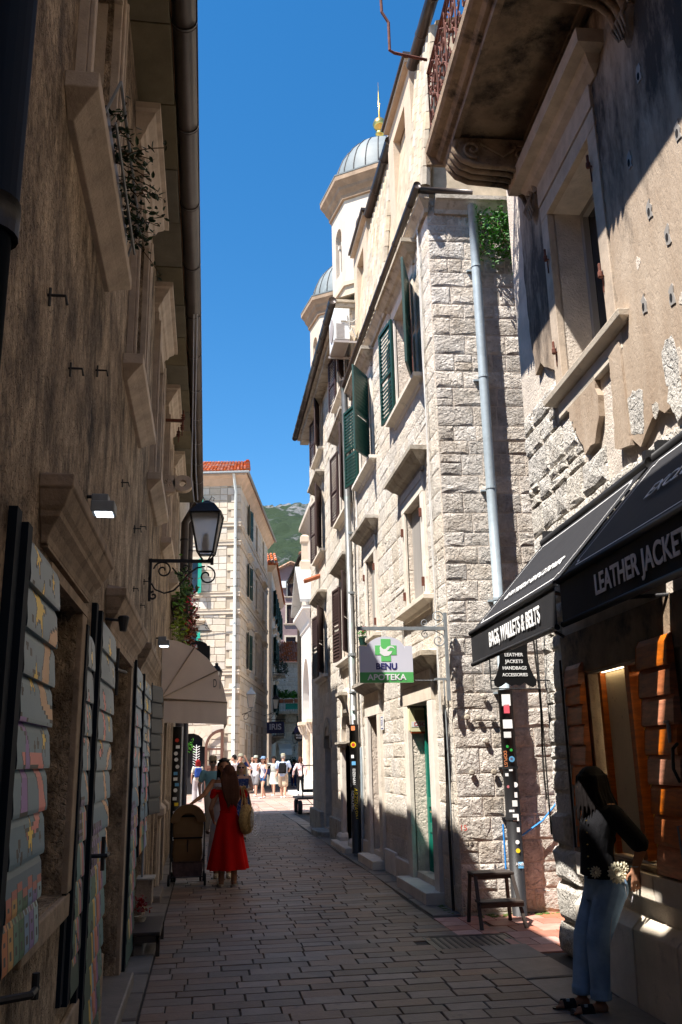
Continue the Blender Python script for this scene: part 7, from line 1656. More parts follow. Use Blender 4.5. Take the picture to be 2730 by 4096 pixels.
for k in range(20000):
    y = RF.uniform(1000, 1930); x = RF.uniform(.13, .29) * y; zg = hz(x, y)
    nn = nz_.noise(Vector((x * .015, y * .015, 3)))
    if nn < (-.7 if zg < 350 else -.02 if zg < 500 else -.35) : continue
    s = RF.uniform(2.4, 5.2); h = s * RF.uniform(.9, 1.7); rr_ = RF.random()
    P = [(x, y, zg + h * 1.6)] ; 
    for zz, w in ((.75, .85), (-.2, .8)):
        for i in range(5):
            a = i * 1.2566 + k; e_ = s * w * RF.uniform(.7, 1.15); P.append((x + e_ * math.cos(a), y + e_ * math.sin(a), zg + h * zz))
    fs = [(0, 1 + i, 1 + (i + 1) % 5) for i in range(5)] + [(1 + r * 5 + i, 1 + r * 5 + (i + 1) % 5, 6 + r * 5 + (i + 1) % 5, 6 + r * 5 + i) for r in range(1) for i in range(5)]
    q.add(P, fs, rr_)
tag(q.build('mountain_trees', 'mountain_tree'), 'far dark green trees and scrub covering the mountain slope', 'trees', kind='stuff')

# ================================================================== HOUSES BEHIND THE VIEWER (the lane goes on)
bk = thing('plastered_house', 'higher plastered house at the start of the lane, left, mostly outside the picture', 'house', (-3, -6, 0))
q = MB(); q.box(WF, -8, -.70, -22, .38, 0, 9.5); q.box(WF, -8, -.55, .39, 3.35, 7.3, 9.5); q.build('wall', 'brown_plaster', bk)
q = MB(); q.box(WF, -8.2, -.25, -22.2, 3.37, 9.501, 9.7); q.build('roof', 'old_roof_tile', bk)
bk2 = thing('plastered_house', 'plastered house at the start of the lane, right, outside the picture', 'house', (6, -10, 0))
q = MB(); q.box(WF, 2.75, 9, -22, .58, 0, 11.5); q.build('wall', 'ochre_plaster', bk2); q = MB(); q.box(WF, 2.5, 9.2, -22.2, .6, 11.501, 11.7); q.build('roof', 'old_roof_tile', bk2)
bk3 = thing('stone_house', 'house closing the lane behind the viewer', 'house', (1, -23, 0))
q = MB(); q.box(WF, -8, 9, -26, -22.3, 0, 11); q.build('wall', 'weathered_hood', bk3); q = MB(); q.box(WF, -8.2, 9.2, -26.2, -22.25, 11.001, 11.2); q.build('roof', 'old_roof_tile', bk3)

# ================================================================== PEOPLE
for nm, c, kw in (('skin_light', (.52, .31, .22), {}), ('skin_tan', (.30, .15, .09), {}), ('hair_dark', (.007, .005, .005), dict(rough=.7, spec=.15, bump=.5, bs=30, stretch=(8, 8, .6))), ('hair_brown', (.075, .03, .018), dict(bump=.6, bs=30, stretch=(8, 8, .6), var=.4)),
                  ('hair_red', (.20, .015, .015), {}), ('hair_blonde', (.42, .27, .13), {}), ('hair_grey', (.3, .28, .26), {}), ('red_dress', (.42, .004, .003), dict(rough=.8, bump=.5, bs=7, bd=.03, stretch=(1, 1, .35), var=.2)), ('denim', (.17, .28, .43), dict(bump=.3, bs=90, bd=.003, var=.3, vs=3, col2=(.24, .36, .50))),
                  ('denim_dark', (.03, .09, .22), {}), ('black_knit', (.012, .012, .014), dict(bump=.8, bs=60, bd=.006, stretch=(1, 1, .5))), ('crochet_cream', (.72, .66, .48), dict(bump=.8, bs=60, bd=.006)), ('turquoise_shirt', (.22, .42, .45), {}),
                  ('khaki', (.42, .34, .25), {}), ('grey_cloth', (.17, .165, .17), {}), ('lilac_grey', (.40, .37, .37), {}), ('white_cloth', (.48, .47, .50), {}), ('cream_cloth', (.48, .44, .34), {}), ('navy_cloth', (.03, .045, .14), {}), ('blue_bag', (.02, .05, .20), {}), ('black_cloth', (.012, .012, .014), {}),
                  ('floral_white', (.75, .73, .72), dict(stain=(.35, .08, .10), st=.55, ss=12)), ('floral_navy', (.03, .05, .15), dict(stain=(.45, .45, .55), st=.55, ss=24)), ('plaid_blue', (.42, .52, .68), dict(stain=(.12, .18, .32), st=.52, ss=13)), ('plaid_pink', (.72, .58, .58), dict(stain=(.48, .06, .10), st=.50, ss=14)),
                  ('print_green', (.45, .47, .42), dict(stain=(.08, .09, .08), st=.52, ss=24)), ('straw', (.36, .22, .085), dict(bump=1.0, bs=70, bd=.01, var=.35, vs=30)), ('straw_hat', (.42, .30, .17), dict(bump=.5, bs=60)), ('cap_green', (.40, .45, .38), {}), ('cap_blue', (.20, .32, .50), {}), ('cap_khaki', (.28, .27, .20), {}), ('sandal_tan', (.48, .40, .30), {}), ('shoe_white', (.78, .77, .75), {}), ('mirror', (.05, .05, .06), dict(rough=.15))):
    kw.setdefault('rough', .9); kw.setdefault('var', .12); kw.setdefault('spec', .08); mat(nm, c, **kw)
def capsule(b, A, ra, B, rb, k=10, fl=1.0):
    A, B = Vector(A), Vector(B); t = (B - A); L_ = t.length; t = t.normalized() if L_ > 1e-6 else Vector((0, 0, 1))
    u = t.orthogonal().normalized(); w = t.cross(u); R = []
    for j in range(1, 4): a = math.pi / 2 * j / 3; R.append((A - t * ra * math.cos(a), ra * math.sin(a)))
    for j in range(2, -1, -1): a = math.pi / 2 * (j + 1 - .0) / 3 if j else .35; R.append((B + t * rb * math.cos(a), rb * math.sin(a)))
    b.rings([[c + (u * math.cos(2 * math.pi * i / k) + w * math.sin(2 * math.pi * i / k)) * r for i in range(k)] for c, r in R])
def ell(b, c, r, rot=0.0, tilt=0.0, k=12):
    c = Vector(c); M = Matrix.Rotation(rot, 3, 'Z') @ Matrix.Rotation(tilt, 3, 'X'); R = []
    for j in range(1, 10):
        a = math.pi * j / 10; R.append([c + M @ Vector((r[0] * math.sin(a) * math.cos(2 * math.pi * i / k), r[1] * math.sin(a) * math.sin(2 * math.pi * i / k), -r[2] * math.cos(a))) for i in range(k)])
    b.rings(R)
def sections(b, S, k=14):
    """S = [(cx, cy, z, rx, ry)]"""
    b.rings([[Vector((x + rx * math.cos(2 * math.pi * i / k), y + ry * math.sin(2 * math.pi * i / k), z)) for i in range(k)] for x, y, z, rx, ry in S])
def melt(b, name, mt, parent, vox, smooth=2):
    o = b.build(name, mt, None)
    r = o.modifiers.new('r', 'REMESH'); r.mode = 'VOXEL'; r.voxel_size = vox; r.use_smooth_shade = True
    s = o.modifiers.new('s', 'SMOOTH'); s.iterations = smooth; s.factor = .5
    dg = bpy.context.evaluated_depsgraph_get(); me = bpy.data.meshes.new_from_object(o.evaluated_get(dg)); bpy.data.objects.remove(o)
    me.name = name; me.materials.clear(); me.materials.append(MATS[mt]); me.polygons.foreach_set('use_smooth', [True] * len(me.polygons))
    n = bpy.data.objects.new(name, me); COL.objects.link(n); return register(n, parent)
def hand(b, P, d, side, s=1.0, curl=.4):
    """palm and five bent fingers, d = direction of the fingers, side = thumb direction"""
    P, d, sd = Vector(P), Vector(d).normalized(), Vector(side).normalized(); sd = (sd - d * sd.dot(d)).normalized(); n = d.cross(sd)
    for i in range(-1, 2): capsule(b, P + sd * .018 * i * s, .017 * s, P + d * .075 * s + sd * .022 * i * s, .015 * s, 8)
    for i, (off, ln) in enumerate(((.030, .070), (.010, .080), (-.011, .074), (-.031, .058))):
        a = P + d * .078 * s + sd * off * s; m_ = a + (d * math.cos(curl * .5) + n * math.sin(curl * .5)) * ln * .5 * s; e = m_ + (d * math.cos(curl * 1.6) + n * math.sin(curl * 1.6)) * ln * .5 * s
        capsule(b, a, .0088 * s, m_, .0082 * s, 7); capsule(b, m_, .0082 * s, e, .007 * s, 7)
    a = P + d * .02 * s + sd * .03 * s; m_ = a + (d * .6 + sd * .8).normalized() * .035 * s; e = m_ + (d * .9 + sd * .3).normalized() * .03 * s
    capsule(b, a, .012 * s, m_, .0105 * s, 7); capsule(b, m_, .0105 * s, e, .0085 * s, 7)

def person(x, y, rot, h, label, skin='skin_light', hair=('hair_dark', 'short'), top=None, bottom=None, shoes='shoe_white', arms=None, step=0.0, build_=1.0, vox=.014, extra=None, lean=0.0, hat=None, glasses=False, female=True, z0=0.0, pants_r=1.0, headturn=0.0):
    p = thing('person', label, 'person', (x, y, z0)); Rz = Matrix.Rotation(rot, 3, 'Z'); O = Vector((x, y, z0))
    W = lambda v: O + Rz @ (Vector(v) * h)
    bw = build_; sw = (.098 if female else .115) * bw; hw = .052
    J = dict(neck=(0, lean * .9, .845), chest=(0, lean * .8, .74), waist=(0, lean * .4, .615), hip=(0, 0, .53))
    legs = []
    for s, st in ((-1, step), (1, -step)):
        hp = (s * hw, 0, .52); ft = (s * hw * 1.05, st * .9, .045 + max(0, -st) * .12); kn = (s * hw * 1.02, st * .45 + .02 + abs(step) * .12, .285)
        legs.append((hp, kn, ft))
    A = arms or {}
    aL = A.get('L', ((-sw * 1.45, .0, .64), (-sw * 1.4, .05, .50))); aR = A.get('R', ((sw * 1.45, .0, .64), (sw * 1.4, .05, .50)))
    shL, shR = (-sw, lean * .85, .80), (sw, lean * .85, .80)
    def limb_arm(b, infl=0.0, upto=2, frm=0):
        for sh_, (el, wr) in ((shL, aL), (shR, aR)):
            if frm == 0: capsule(b, W(sh_), (.028 * bw + infl) * h, W(el), (.022 * bw + infl) * h)
            if upto == 2: capsule(b, W(el), (.022 * bw + infl) * h, W(wr), (.015 + infl) * h)
            elif upto == 1.5: pass
    def limb_leg(b, infl=0.0, frac=1.0, wide=1.0):
        for hp, kn, ft in legs:
            hpv, knv, ftv = Vector(hp), Vector(kn), Vector(ft)
            if frac <= .5:
                e = hpv.lerp(knv, frac * 2); capsule(b, W(hpv), (.052 * bw + infl) * h, W(e), (.045 * bw + infl) * h * wide)
            else:
                capsule(b, W(hpv), (.052 * bw + infl) * h, W(knv), (.034 * bw + infl) * h * wide); e = knv.lerp(ftv, (frac - .5) * 2); capsule(b, W(knv), (.034 * bw + infl) * h * wide, W(e), (.026 + infl) * h * wide * wide)
    def torso(b, infl=0.0, z_lo=.50, z_hi=.84, flare=1.0):
        S = [(.49, .076, .058), (.53, .088, .062), (.57, .084, .058), (.62, .070 if female else .078, .050), (.68, .076 if female else .088, .056), (.74, .088 if female else .10, .062), (.79, .094 if female else .108, .056), (.82, .078 if female else .09, .045), (.842, .036, .034)]
        R = []
        for z, rx, ry in S:
            if z < z_lo - .03 or z > z_hi: continue
            ly = lean * (z - .53) / .3
            fl = 1 + (flare - 1) * max(0, (.66 - z) / .16)
            R.append([W((math.cos(t) * (rx * bw + infl) * fl, ly + math.sin(t) * (ry * bw + infl) * fl, z)) for t in [2 * math.pi * i / 16 for i in range(16)]])
        b.rings(R)
    b = MB(); torso(b); limb_arm(b); limb_leg(b)
    capsule(b, W((0, lean, .80)), .034 * h, W((0, lean, .875)), .031 * h); HC = (0, lean + .012, .928); hr = Matrix.Rotation(rot + headturn, 3, 'Z')
    H = lambda v: W(HC) + hr @ (Vector(v) * h)
    ell(b, H((0, 0, .006)), (.046 * h, .056 * h, .064 * h), rot + headturn); ell(b, H((0, .014, -.026)), (.036 * h, .042 * h, .040 * h), rot + headturn)
    capsule(b, H((0, .052, .004)), .008 * h, H((0, .066, -.012)), .010 * h, 6)
    for s in (-1, 1): ell(b, H((s * .047, -.004, -.004)), (.008 * h, .014 * h, .02 * h), rot + headturn, k=8)
    for hp, kn, ft in legs: capsule(b, W((ft[0], ft[1] - .012, ft[2] - .02)), .022 * h, W((ft[0], ft[1] + .075, ft[2] - .030)), .017 * h)
    for s, (el, wr) in ((-1, aL), (1, aR)):
        d = Rz @ (Vector(wr) - Vector(el)); hand(b, W(wr), d, Rz @ Vector((0, 1, .2)) if abs(d.normalized().y) < .8 else Rz @ Vector((-s, 0, 0)), h / 1.7 * 1.0)
    melt(b, 'body', skin, p, vox, 1)
    # face
    f = MB()
    for s in (-1, 1): ell(f, H((s * .020, .050, .008)), (.008 * h, .005 * h, .005 * h), rot + headturn, k=8)
    f.build('eyes', 'hair_dark', p)
    f = MB(); ell(f, H((0, .055, -.033)), (.014 * h, .005 * h, .004 * h), rot + headturn, k=8); f.build('mouth', 'petal_pink', p)
    if glasses:
        f = MB()
        for s in (-1, 1): ell(f, H((s * .021, .056, .009)), (.018 * h, .005 * h, .013 * h), rot + headturn, k=10)
        f.tube([H((-.047, 0, .012)), H((-.040, .052, .012)), H((.040, .052, .012)), H((.047, 0, .012))], .003 * h, 5); f.build('sunglasses', 'mirror', p)
    hm, hk = hair
    f = MB()
    if hk != 'none':
        ell(f, H((0, -.010, .020)), (.052 * h, .060 * h, .064 * h), rot + headturn)
        # cut away the face side by pushing a hairline: build as cap above the brow
        if hk in ('long', 'bob', 'pony'):
            for s in (-1, 0, 1):
                L0 = {'long': .20, 'bob': .08, 'pony': .03}[hk]
                capsule(f, H((s * .034, -.026, .02)), .030 * h, H((s * .040, -.030, -.02 - L0 * .6)), .028 * h); 
                if hk == 'long': capsule(f, H((s * .036, -.034, -.10)), .028 * h, H((s * .030, -.040, -.04 - L0)), .016 * h)
        if hk == 'pony': capsule(f, H((0, -.066, .03)), .018 * h, H((0, -.085, -.05)), .022 * h); capsule(f, H((0, -.085, -.05)), .022 * h, H((0, -.075, -.17)), .010 * h)
        o = melt(f, 'hair', hm, p, vox, 1)
        # trim the part over the face
        me = o.data; import bmesh
        bm = bmesh.new(); bm.from_mesh(me); c0 = H((0, 0, 0)); inv = (hr.inverted())
        dl = [v for v in bm.verts if (lambda q: q.y / h > .022 + max(0, (q.z / h - .030)) * 1.5 and q.z / h < .046)(inv @ (v.co - c0))]
        bmesh.ops.delete(bm, geom=dl, context='VERTS'); bm.to_mesh(me); bm.free()
    if hat:
        hm2, kind = hat; f = MB(); Mh = lambda t, r, z, st=1.0: H((r * math.cos(t), -.006 + r * 1.12 * math.sin(t) * st, z))
        ts = [2 * math.pi * i / 16 for i in range(16)]
        f.rings([[Mh(t, r, z) for t in ts] for r, z in ((.054, .034), (.054, .05), (.050, .085 if kind == 'brim' else .078), (.036, .10 if kind == 'brim' else .090), (.01, .101 if kind == 'brim' else .093))])
        if kind == 'brim': f.rings([[Mh(t, r, z) for t in ts] for r, z in ((.054, .038), (.088, .030), (.088, .034), (.054, .044))])
        else: f.rings([[H((.046 * math.cos(t), .04 + e * math.sin(t), .040 + dz)) for t in [math.pi * i / 8 for i in range(9)]] for e, dz in ((.01, 0), (.07, -.006), (.07, .0), (.01, .01))], closed=False)
        f.build('hat', hm2, p, True)
    if top:
        tm, kind = top; b = MB(); torso(b, .010, .50 if kind != 'crop' else .60, .80 if kind in ('tank',) else .83, 1.06)
        if kind in ('tee', 'shirt', 'long'):
            for sh_, (el, wr) in ((shL, aL), (shR, aR)):
                e = Vector(sh_).lerp(Vector(el), .62 if kind == 'tee' else .8 if kind == 'shirt' else 1.0); capsule(b, W(sh_), .040 * bw * h, W(e), .036 * bw * h)
                if kind == 'long': capsule(b, W(el), .034 * bw * h, W(Vector(el).lerp(Vector(wr), .9)), .026 * h)
        if kind == 'tank':
            for s in (-1, 1): capsule(b, W((s * .05, lean * .8 + .02, .78)), .014 * h, W((s * .045, lean * .85, .835)), .012 * h)
        melt(b, 'top', tm, p, vox, 1)
    if bottom:
        bm_, kind = bottom; b = MB()
        if kind in ('dress', 'skirt', 'longdress'):
            zz = {'dress': .30, 'skirt': .33, 'longdress': .13}[kind]; n = 24; R = []
            for i, (z, r) in enumerate(((.64, .080), (.60, .082), (.54, .098), (.46, .112), ((.46 + zz) / 2, .125), (zz, .140))):
                R.append([W((r * bw * (1 + (.05 * math.sin(k * 1.5) * i / 5)) * math.cos(2 * math.pi * k / n), r * .85 * bw * (1 + (.05 * math.sin(k * 1.5) * i / 5)) * math.sin(2 * math.pi * k / n), z)) for k in range(n)])
            b.rings(R); b.build('skirt', bm_, p, True)
        else:
            fr = {'shorts': .42, 'hotpants': .16, 'pants': .96, 'wide': .98, 'leggings': .92, 'knee': .46}[kind]
            torso(b, .009, .48, .60); limb_leg(b, .006 if kind in ('leggings',) else .013, fr, 1.28 if kind == 'wide' else pants_r * (1.15 if kind in ('shorts', 'knee') else 1.0)); melt(b, 'trousers', bm_, p, vox, 1)
    f = MB()
    for hp, kn, ft in legs: capsule(f, W((ft[0], ft[1] - .016, .017 + (ft[2] - .045))), .027 * h, W((ft[0], ft[1] + .085, .016 + (ft[2] - .045) * .3)), .023 * h, 8)
    if shoes: f.build('shoes', shoes, p, True)
    if extra: extra(p, W, h)
    return p
def backpack(mt, w=.085, z0=.58, z1=.80, d=.085):
    def f(p, W, h):
        b = MB(); ts = [(-w, 0), (w, 0), (w * 1.05, .6), (w * .8, 1.0), (-w * .8, 1.0), (-w * 1.05, .6)]
        b.rings([[W((x, y, z0 + (z1 - z0) * t)) for x, t in ts] for y in (-.06, -.06 - d * .7)] + [[W((x * .85, -.06 - d, z0 + .02 + (z1 - z0 - .04) * t)) for x, t in ts]]); o = b.build('backpack', mt, p, bevel=.01)
        b = MB()
        for s in (-1, 1): b.tube([W((s * .055, -.06, z1 - .02)), W((s * .07, 0.0, .842)), W((s * .07, .055, .78)), W((s * .075, .04, .68)), W((s * .07, -.06, z0 + .05))], .010 * h, 5)
        b.build('strap', mt, o)
        b = MB(); b.rings([[W((x * .8, -.065 - d, z0 + .03 + (z1 - z0) * .45 * t)) for x, t in ts], [W((x * .7, -.085 - d, z0 + .035 + (z1 - z0) * .42 * t)) for x, t in ts]]); b.build('pocket', mt, o, bevel=.006)
    return f
def crossbag(mt, side=1, z=.52):
    def f(p, W, h):
        b = MB(); b.rings([[W((side * (.10 + a), -.02 + c, z + e)) for c, e in ((-.07, 0), (.07, 0), (.06, .12), (-.06, .12))] for a in (0, .04)]); o = b.build('shoulder_bag', mt, p, bevel=.01)
        b = MB(); b.tube([W((side * .11, 0, z + .11)), W((side * .05, .07, .68)), W((-side * .05, .05, .80)), W((-side * .06, -.02, .835)), W((0, -.065, .70)), W((side * .09, -.04, z + .11))], .006 * h, 5); b.build('strap', mt, o)
    return f
PI = math.pi
person(-.38, 41.5, .25, 1.80, 'woman with short red hair and a blue backpack walking away left of the square', hair=('hair_red', 'bob'), top=('cream_cloth', 'tee'), bottom=('lilac_grey', 'wide'), step=.06, extra=backpack('blue_bag'), shoes='shoe_white')
person(.16, 23.4, PI + .15, 1.80, 'bearded older man in straw hat, sunglasses and turquoise shirt behind the women in the lane', hair=('hair_grey', 'short'), top=('turquoise_shirt', 'tee'), bottom=('khaki', 'pants'), hat=('straw_hat', 'brim'), glasses=True, female=False, build_=1.1, shoes='door_brown', step=.05,
       extra=lambda p, W, h: (lambda b: (b.lathe(W((0, .062, .898)), [(.001, -.04), (.03, -.02), (.042, .0), (.038, .02), (.02, .03)], 10), b.build('beard', 'hair_grey', p, True)))(MB()))
person(1.12, 38.0, 1.2, 1.95, 'dark haired man in a white floral shirt at the pale downpipe', top=('floral_white', 'shirt'), bottom=('navy_cloth', 'shorts'), female=False, arms={'L': ((-.15, .03, .66), (-.10, .14, .62))})
person(1.46, 40.2, PI + .3, 1.98, 'man in a khaki cap lifting his sunglasses with raised arm', top=('navy_cloth', 'tee'), bottom=('grey_cloth', 'shorts'), hat=('cap_khaki', 'cap'), glasses=True, female=False, arms={'L': ((-.20, .05, .74), (-.09, .10, .90)), 'R': ((.17, .05, .70), (.08, .10, .88))})
person(2.45, 50.0, PI, 1.75, 'woman in black top and pale shorts sitting back in the shade of the doorstep', hair=('hair_dark', 'long'), top=('black_cloth', 'tee'), bottom=('lilac_grey', 'shorts'), glasses=True, z0=.17, arms={'L': ((-.14, .03, .66), (-.02, .12, .62)), 'R': ((.14, .03, .66), (.02, .12, .62))}, extra=crossbag('cream_cloth', 1, .50))
person(.80, 21.6, PI, 1.66, 'blonde woman in sunglasses and a navy flowered sleeveless dress behind the straw bag', hair=('hair_blonde', 'bob'), top=('floral_navy', 'tank'), bottom=('floral_navy', 'dress'), glasses=True, build_=1.15, shoes='sandal_tan', arms={'L': ((-.15, .02, .65), (-.06, .13, .64))})
person(2.44, 46.2, PI - .5, 1.92, 'young man in green cap, grey white tee and dark shorts walking', top=('white_cloth', 'tee'), bottom=('grey_cloth', 'shorts'), hat=('cap_green', 'cap'), female=False, step=.12)
person(2.66, 43.7, PI - .9, 1.86, 'girl in blue cap, white sleeveless top and denim hot pants', hair=('hair_brown', 'long'), top=('white_cloth', 'tank'), bottom=('denim_dark', 'hotpants'), hat=('cap_blue', 'cap'), step=.11, build_=.88, arms={'R': ((.17, .06, .68), (.10, .10, .78)), 'L': ((-.14, .02, .66), (-.12, .05, .55))}, extra=crossbag('navy_cloth', -1, .58))
person(3.34, 46.4, PI - .6, 1.88, 'woman in black hat and patterned dress with one arm raised to her face', hair=('hair_dark', 'bob'), top=('print_green', 'tee'), bottom=('print_green', 'dress'), hat=('black_cloth', 'cap'), step=.1, arms={'R': ((.22, .06, .80), (.14, .12, .92)), 'L': ((-.14, .02, .66), (-.12, .05, .55))})
person(3.56, 43.4, -.25, 1.98, 'grey haired man in blue plaid shirt and khaki shorts with a black backpack', hair=('hair_grey', 'short'), top=('plaid_blue', 'shirt'), bottom=('khaki', 'knee'), female=False, build_=1.12, step=.13, extra=backpack('black_cloth', .085, .56, .80), hat=('cap_khaki', 'cap'), arms={'L': ((-.16, .02, .66), (-.10, .10, .58)), 'R': ((.17, .02, .68), (.13, .1, .62))})
person(4.74, 47.0, .1, 1.84, 'woman in pink plaid shirt and black leggings with a long ponytail', hair=('hair_brown', 'pony'), top=('plaid_pink', 'long'), bottom=('black_cloth', 'leggings'), step=.05, extra=crossbag('black_cloth', -1, .54), arms={'L': ((-.18, -.02, .66), (-.20, .05, .52)), 'R': ((.18, -.02, .66), (.17, .06, .52))})
person(5.62, 60.0, 0, 1.72, 'dark clothed figure walking away in the shade by the far doorway', top=('navy_cloth', 'tee'), bottom=('navy_cloth', 'pants'), female=False, step=.1)
person(4.1, 57.5, 0, 1.80, 'second dark figure in the alley shade between the khaki shorts man and the plaid woman', top=('black_cloth', 'tee'), bottom=('navy_cloth', 'pants'), female=False, step=.08)
# woman facing the viewer, mostly behind the one in red
person(.275, 14.65, PI - .05, 1.74, 'dark haired tanned woman facing us over the shoulder of the woman in red', skin='skin_tan', hair=('hair_dark', 'long'), top=('white_cloth', 'tank'), bottom=('white_cloth', 'longdress'), shoes='sandal_tan', vox=.009, build_=.98,
       arms={'R': ((.165, .10, .70), (.255, .17, .640)), 'L': ((-.14, .05, .68), (-.10, .14, .60))},
       extra=lambda p, W, h: (lambda b: (b.lathe(W((0, .004, .985)), [(.075, -.012), (.09, -.01), (.09, .01), (.07, .02)], 14), b.build('sunglasses_on_head', 'black_plastic', p, True)))(MB()))

# ---- woman in the red dress
def red_extra(p, W, h):
    def dress_ring(z, rx, ry, fold, n=40, cx=0, cy=0, ph=0): return [W((cx + (rx + fold * math.sin(k * 2 * PI / n * 7 + ph)) * math.cos(2 * PI * k / n), cy + (ry + fold * math.sin(k * 2 * PI / n * 7 + ph)) * math.sin(2 * PI * k / n), z)) for k in range(n)]
    b = MB(); zr = [(.775, .100, .062, 0), (.74, .092, .064, 0), (.68, .080, .058, 0), (.625, .072, .053, 0), (.60, .075, .056, 0), (.55, .094, .070, .002), (.49, .108, .080, .006), (.40, .124, .092, .010), (.30, .142, .105, .014), (.20, .160, .120, .018), (.135, .172, .130, .020)]
    R = [dress_ring(z, rx, ry, f, ph=z * 3, cx=.0) for z, rx, ry, f in zr]
    b.rings(R, cap=False); inner = [[v - (v - W((0, 0, zr[i][0]))) * .03 for v in r] for i, r in enumerate(R)]
    d = b.build('dress', 'red_dress', p, True)
    b = MB()
    for s in (-1, 1): ell(b, W((s * .128, .0, .775)), (.036 * h, .042 * h, .034 * h)); capsule(b, W((s * .10, 0, .785)), .03 * h, W((s * .135, 0, .745)), .034 * h)
    capsule(b, W((-.10, -.035, .785)), .014 * h, W((.10, -.035, .785)), .014 * h)
    melt(b, 'puffed_sleeve', 'red_dress', d, .010, 1)
    b = MB(); b.tube([W((0, -.0555, .60)), W((0, -.066, .68)), W((0, -.068, .77))], .002 * h, 4); b.build('back_zip', 'black_cloth', d)
    b = MB(); b.tube([W((r[0], r[1], .612)) for r in [(.0765 * math.cos(t), .0575 * math.sin(t)) for t in [2 * PI * i / 24 for i in range(25)]]], .004 * h, 5); b.build('waist_seam', 'red_dress', d)
    # long hair down the back
    b = MB(); ell(b, W((0, -.012, .945)), (.056 * h, .062 * h, .066 * h))
    for i in range(11):
        s = (i - 5) / 5; e = .675 - .03 * abs(math.sin(i * 2.2)) - .02 * abs(s) + (.0 if i % 2 else .02)
        b.tube([W((s * .045, -.035, .95)), W((s * .058, -.060, .88)), W((s * .064 + .012, -.076, .80)), W((s * .056 + .022, -.080, .73)), W((s * .045 + .026, -.078, e))], [.020 * h, .020 * h, .017 * h, .013 * h, .004 * h], 7)
    melt(b, 'long_hair', 'hair_brown', p, .008, 1)
    # clogs
    for s, (hp, yy) in ((-1, (-.055, 0)), (1, (.055, 0))):
        b = MB(); b.rings([[W((hp * 1.1 + rx * math.cos(t), yy + .035 + ry * math.sin(t), z)) for t in [2 * PI * i / 18 for i in range(18)]] for rx, ry, z in ((.026, .078, .001), (.029, .082, .012), (.028, .080, .018))]); so_ = b.build('clog_sole', 'sandal_tan', p, True)
        b = MB(); b.rings([[W((hp * 1.1 + .030 * math.cos(t), yy + .06 + y_, .016 + .030 * math.sin(t))) for t in [PI * i / 8 for i in range(9)]] for y_ in (-.03, .0, .03, .045)], closed=False, cap=False); b.build('clog_strap', 'cream_cloth', so_)
        b = MB(); b.tube([W((hp * 1.1 + s * .031, yy + .03, .05)), W((hp * 1.1 + s * .02, yy + .09, .06)), W((hp * 1.1, yy + .1, .045))], .004 * h, 5); b.build('bow', 'white_cloth', so_)
rd = person(.33, 13.65, .05, 1.64, 'woman in a red off shoulder dress with long brown hair, seen from behind', skin='skin_tan', hair=('hair_brown', 'none'), shoes=None, vox=.009, step=0, extra=red_extra, arms={'L': ((-.155, -.01, .64), (-.13, .10, .55)), 'R': ((.155, .0, .65), (.15, .11, .60))})
bg = thing('straw_bag', 'round woven straw shoulder bag with long handles hanging from the red dress woman', 'bag', (.60, 13.6, .7))
q = MB(); C0 = Vector((.585, 13.60, .90)); n = 26
def bagring(w, dx, sc=1.0, sq=1.0): return [C0 + Vector((dx + .012 * math.cos(t), (.20 * sc) * math.cos(t), .20 * sc * math.sin(t) * sq)) for t in [2 * PI * i / n for i in range(n)]]
ax = Vector((.90, -.42, 0)).normalized(); ay = Vector((.42, .90, 0)).normalized()
FBg = Fr(C0, ay * -1, ax)
def bring(rx, rz, dn, uz=0): return [FBg.p(rx * math.cos(t), uz + rz * math.sin(t) * (1.0 if math.sin(t) < 0 else .92), dn) for t in [2 * PI * i / n for i in range(n)]]
q.rings([bring(.10, .12, -.065), bring(.17, .20, -.045), bring(.185, .215, -.02), bring(.185, .215, .02), bring(.17, .20, .05), bring(.10, .12, .075)]); bb = q.build('basket', 'straw', bg, True)
q = MB()
for k in range(9): q.tube(bring(.04 + .016 * k, .05 + .0185 * k, .078 - .0009 * k * k) + bring(.04 + .016 * k, .05 + .0185 * k, .078 - .0009 * k * k)[:1], .0035, 4)
for k in range(20):
    t = 2 * PI * k / 20; q.tube([FBg.p(.03 * math.cos(t), .04 * math.sin(t), .082), FBg.p(.17 * math.cos(t), .20 * math.sin(t), .055)], .0035, 4)
q.build('open_weave', 'straw', bb)
q = MB()
for dn in (-.03, .03): q.tube([FBg.p(-.10, .17, dn), FBg.p(-.04, .34, dn * .6), FBg.p(.03, .45, dn * .3 - .03), FBg.p(.06, .44, dn * .3 - .05), FBg.p(.11, .30, dn * .6), FBg.p(.12, .16, dn)], .010, 6)
q.build('handle', 'straw', bg, True)
q = MB()
for k in range(5): q.tube([FBg.p(-.10 + (.03 * k + .06) * math.cos(t) * 1.0, -.02 + (.04 * k + .06) * math.sin(t), .10) for t in [2 * PI * i / 20 for i in range(21)]], .0022, 4)
tag(q.build('wire_fan', 'white_plastic'), 'pale round wire hoop carried behind the straw bag', 'hoop')

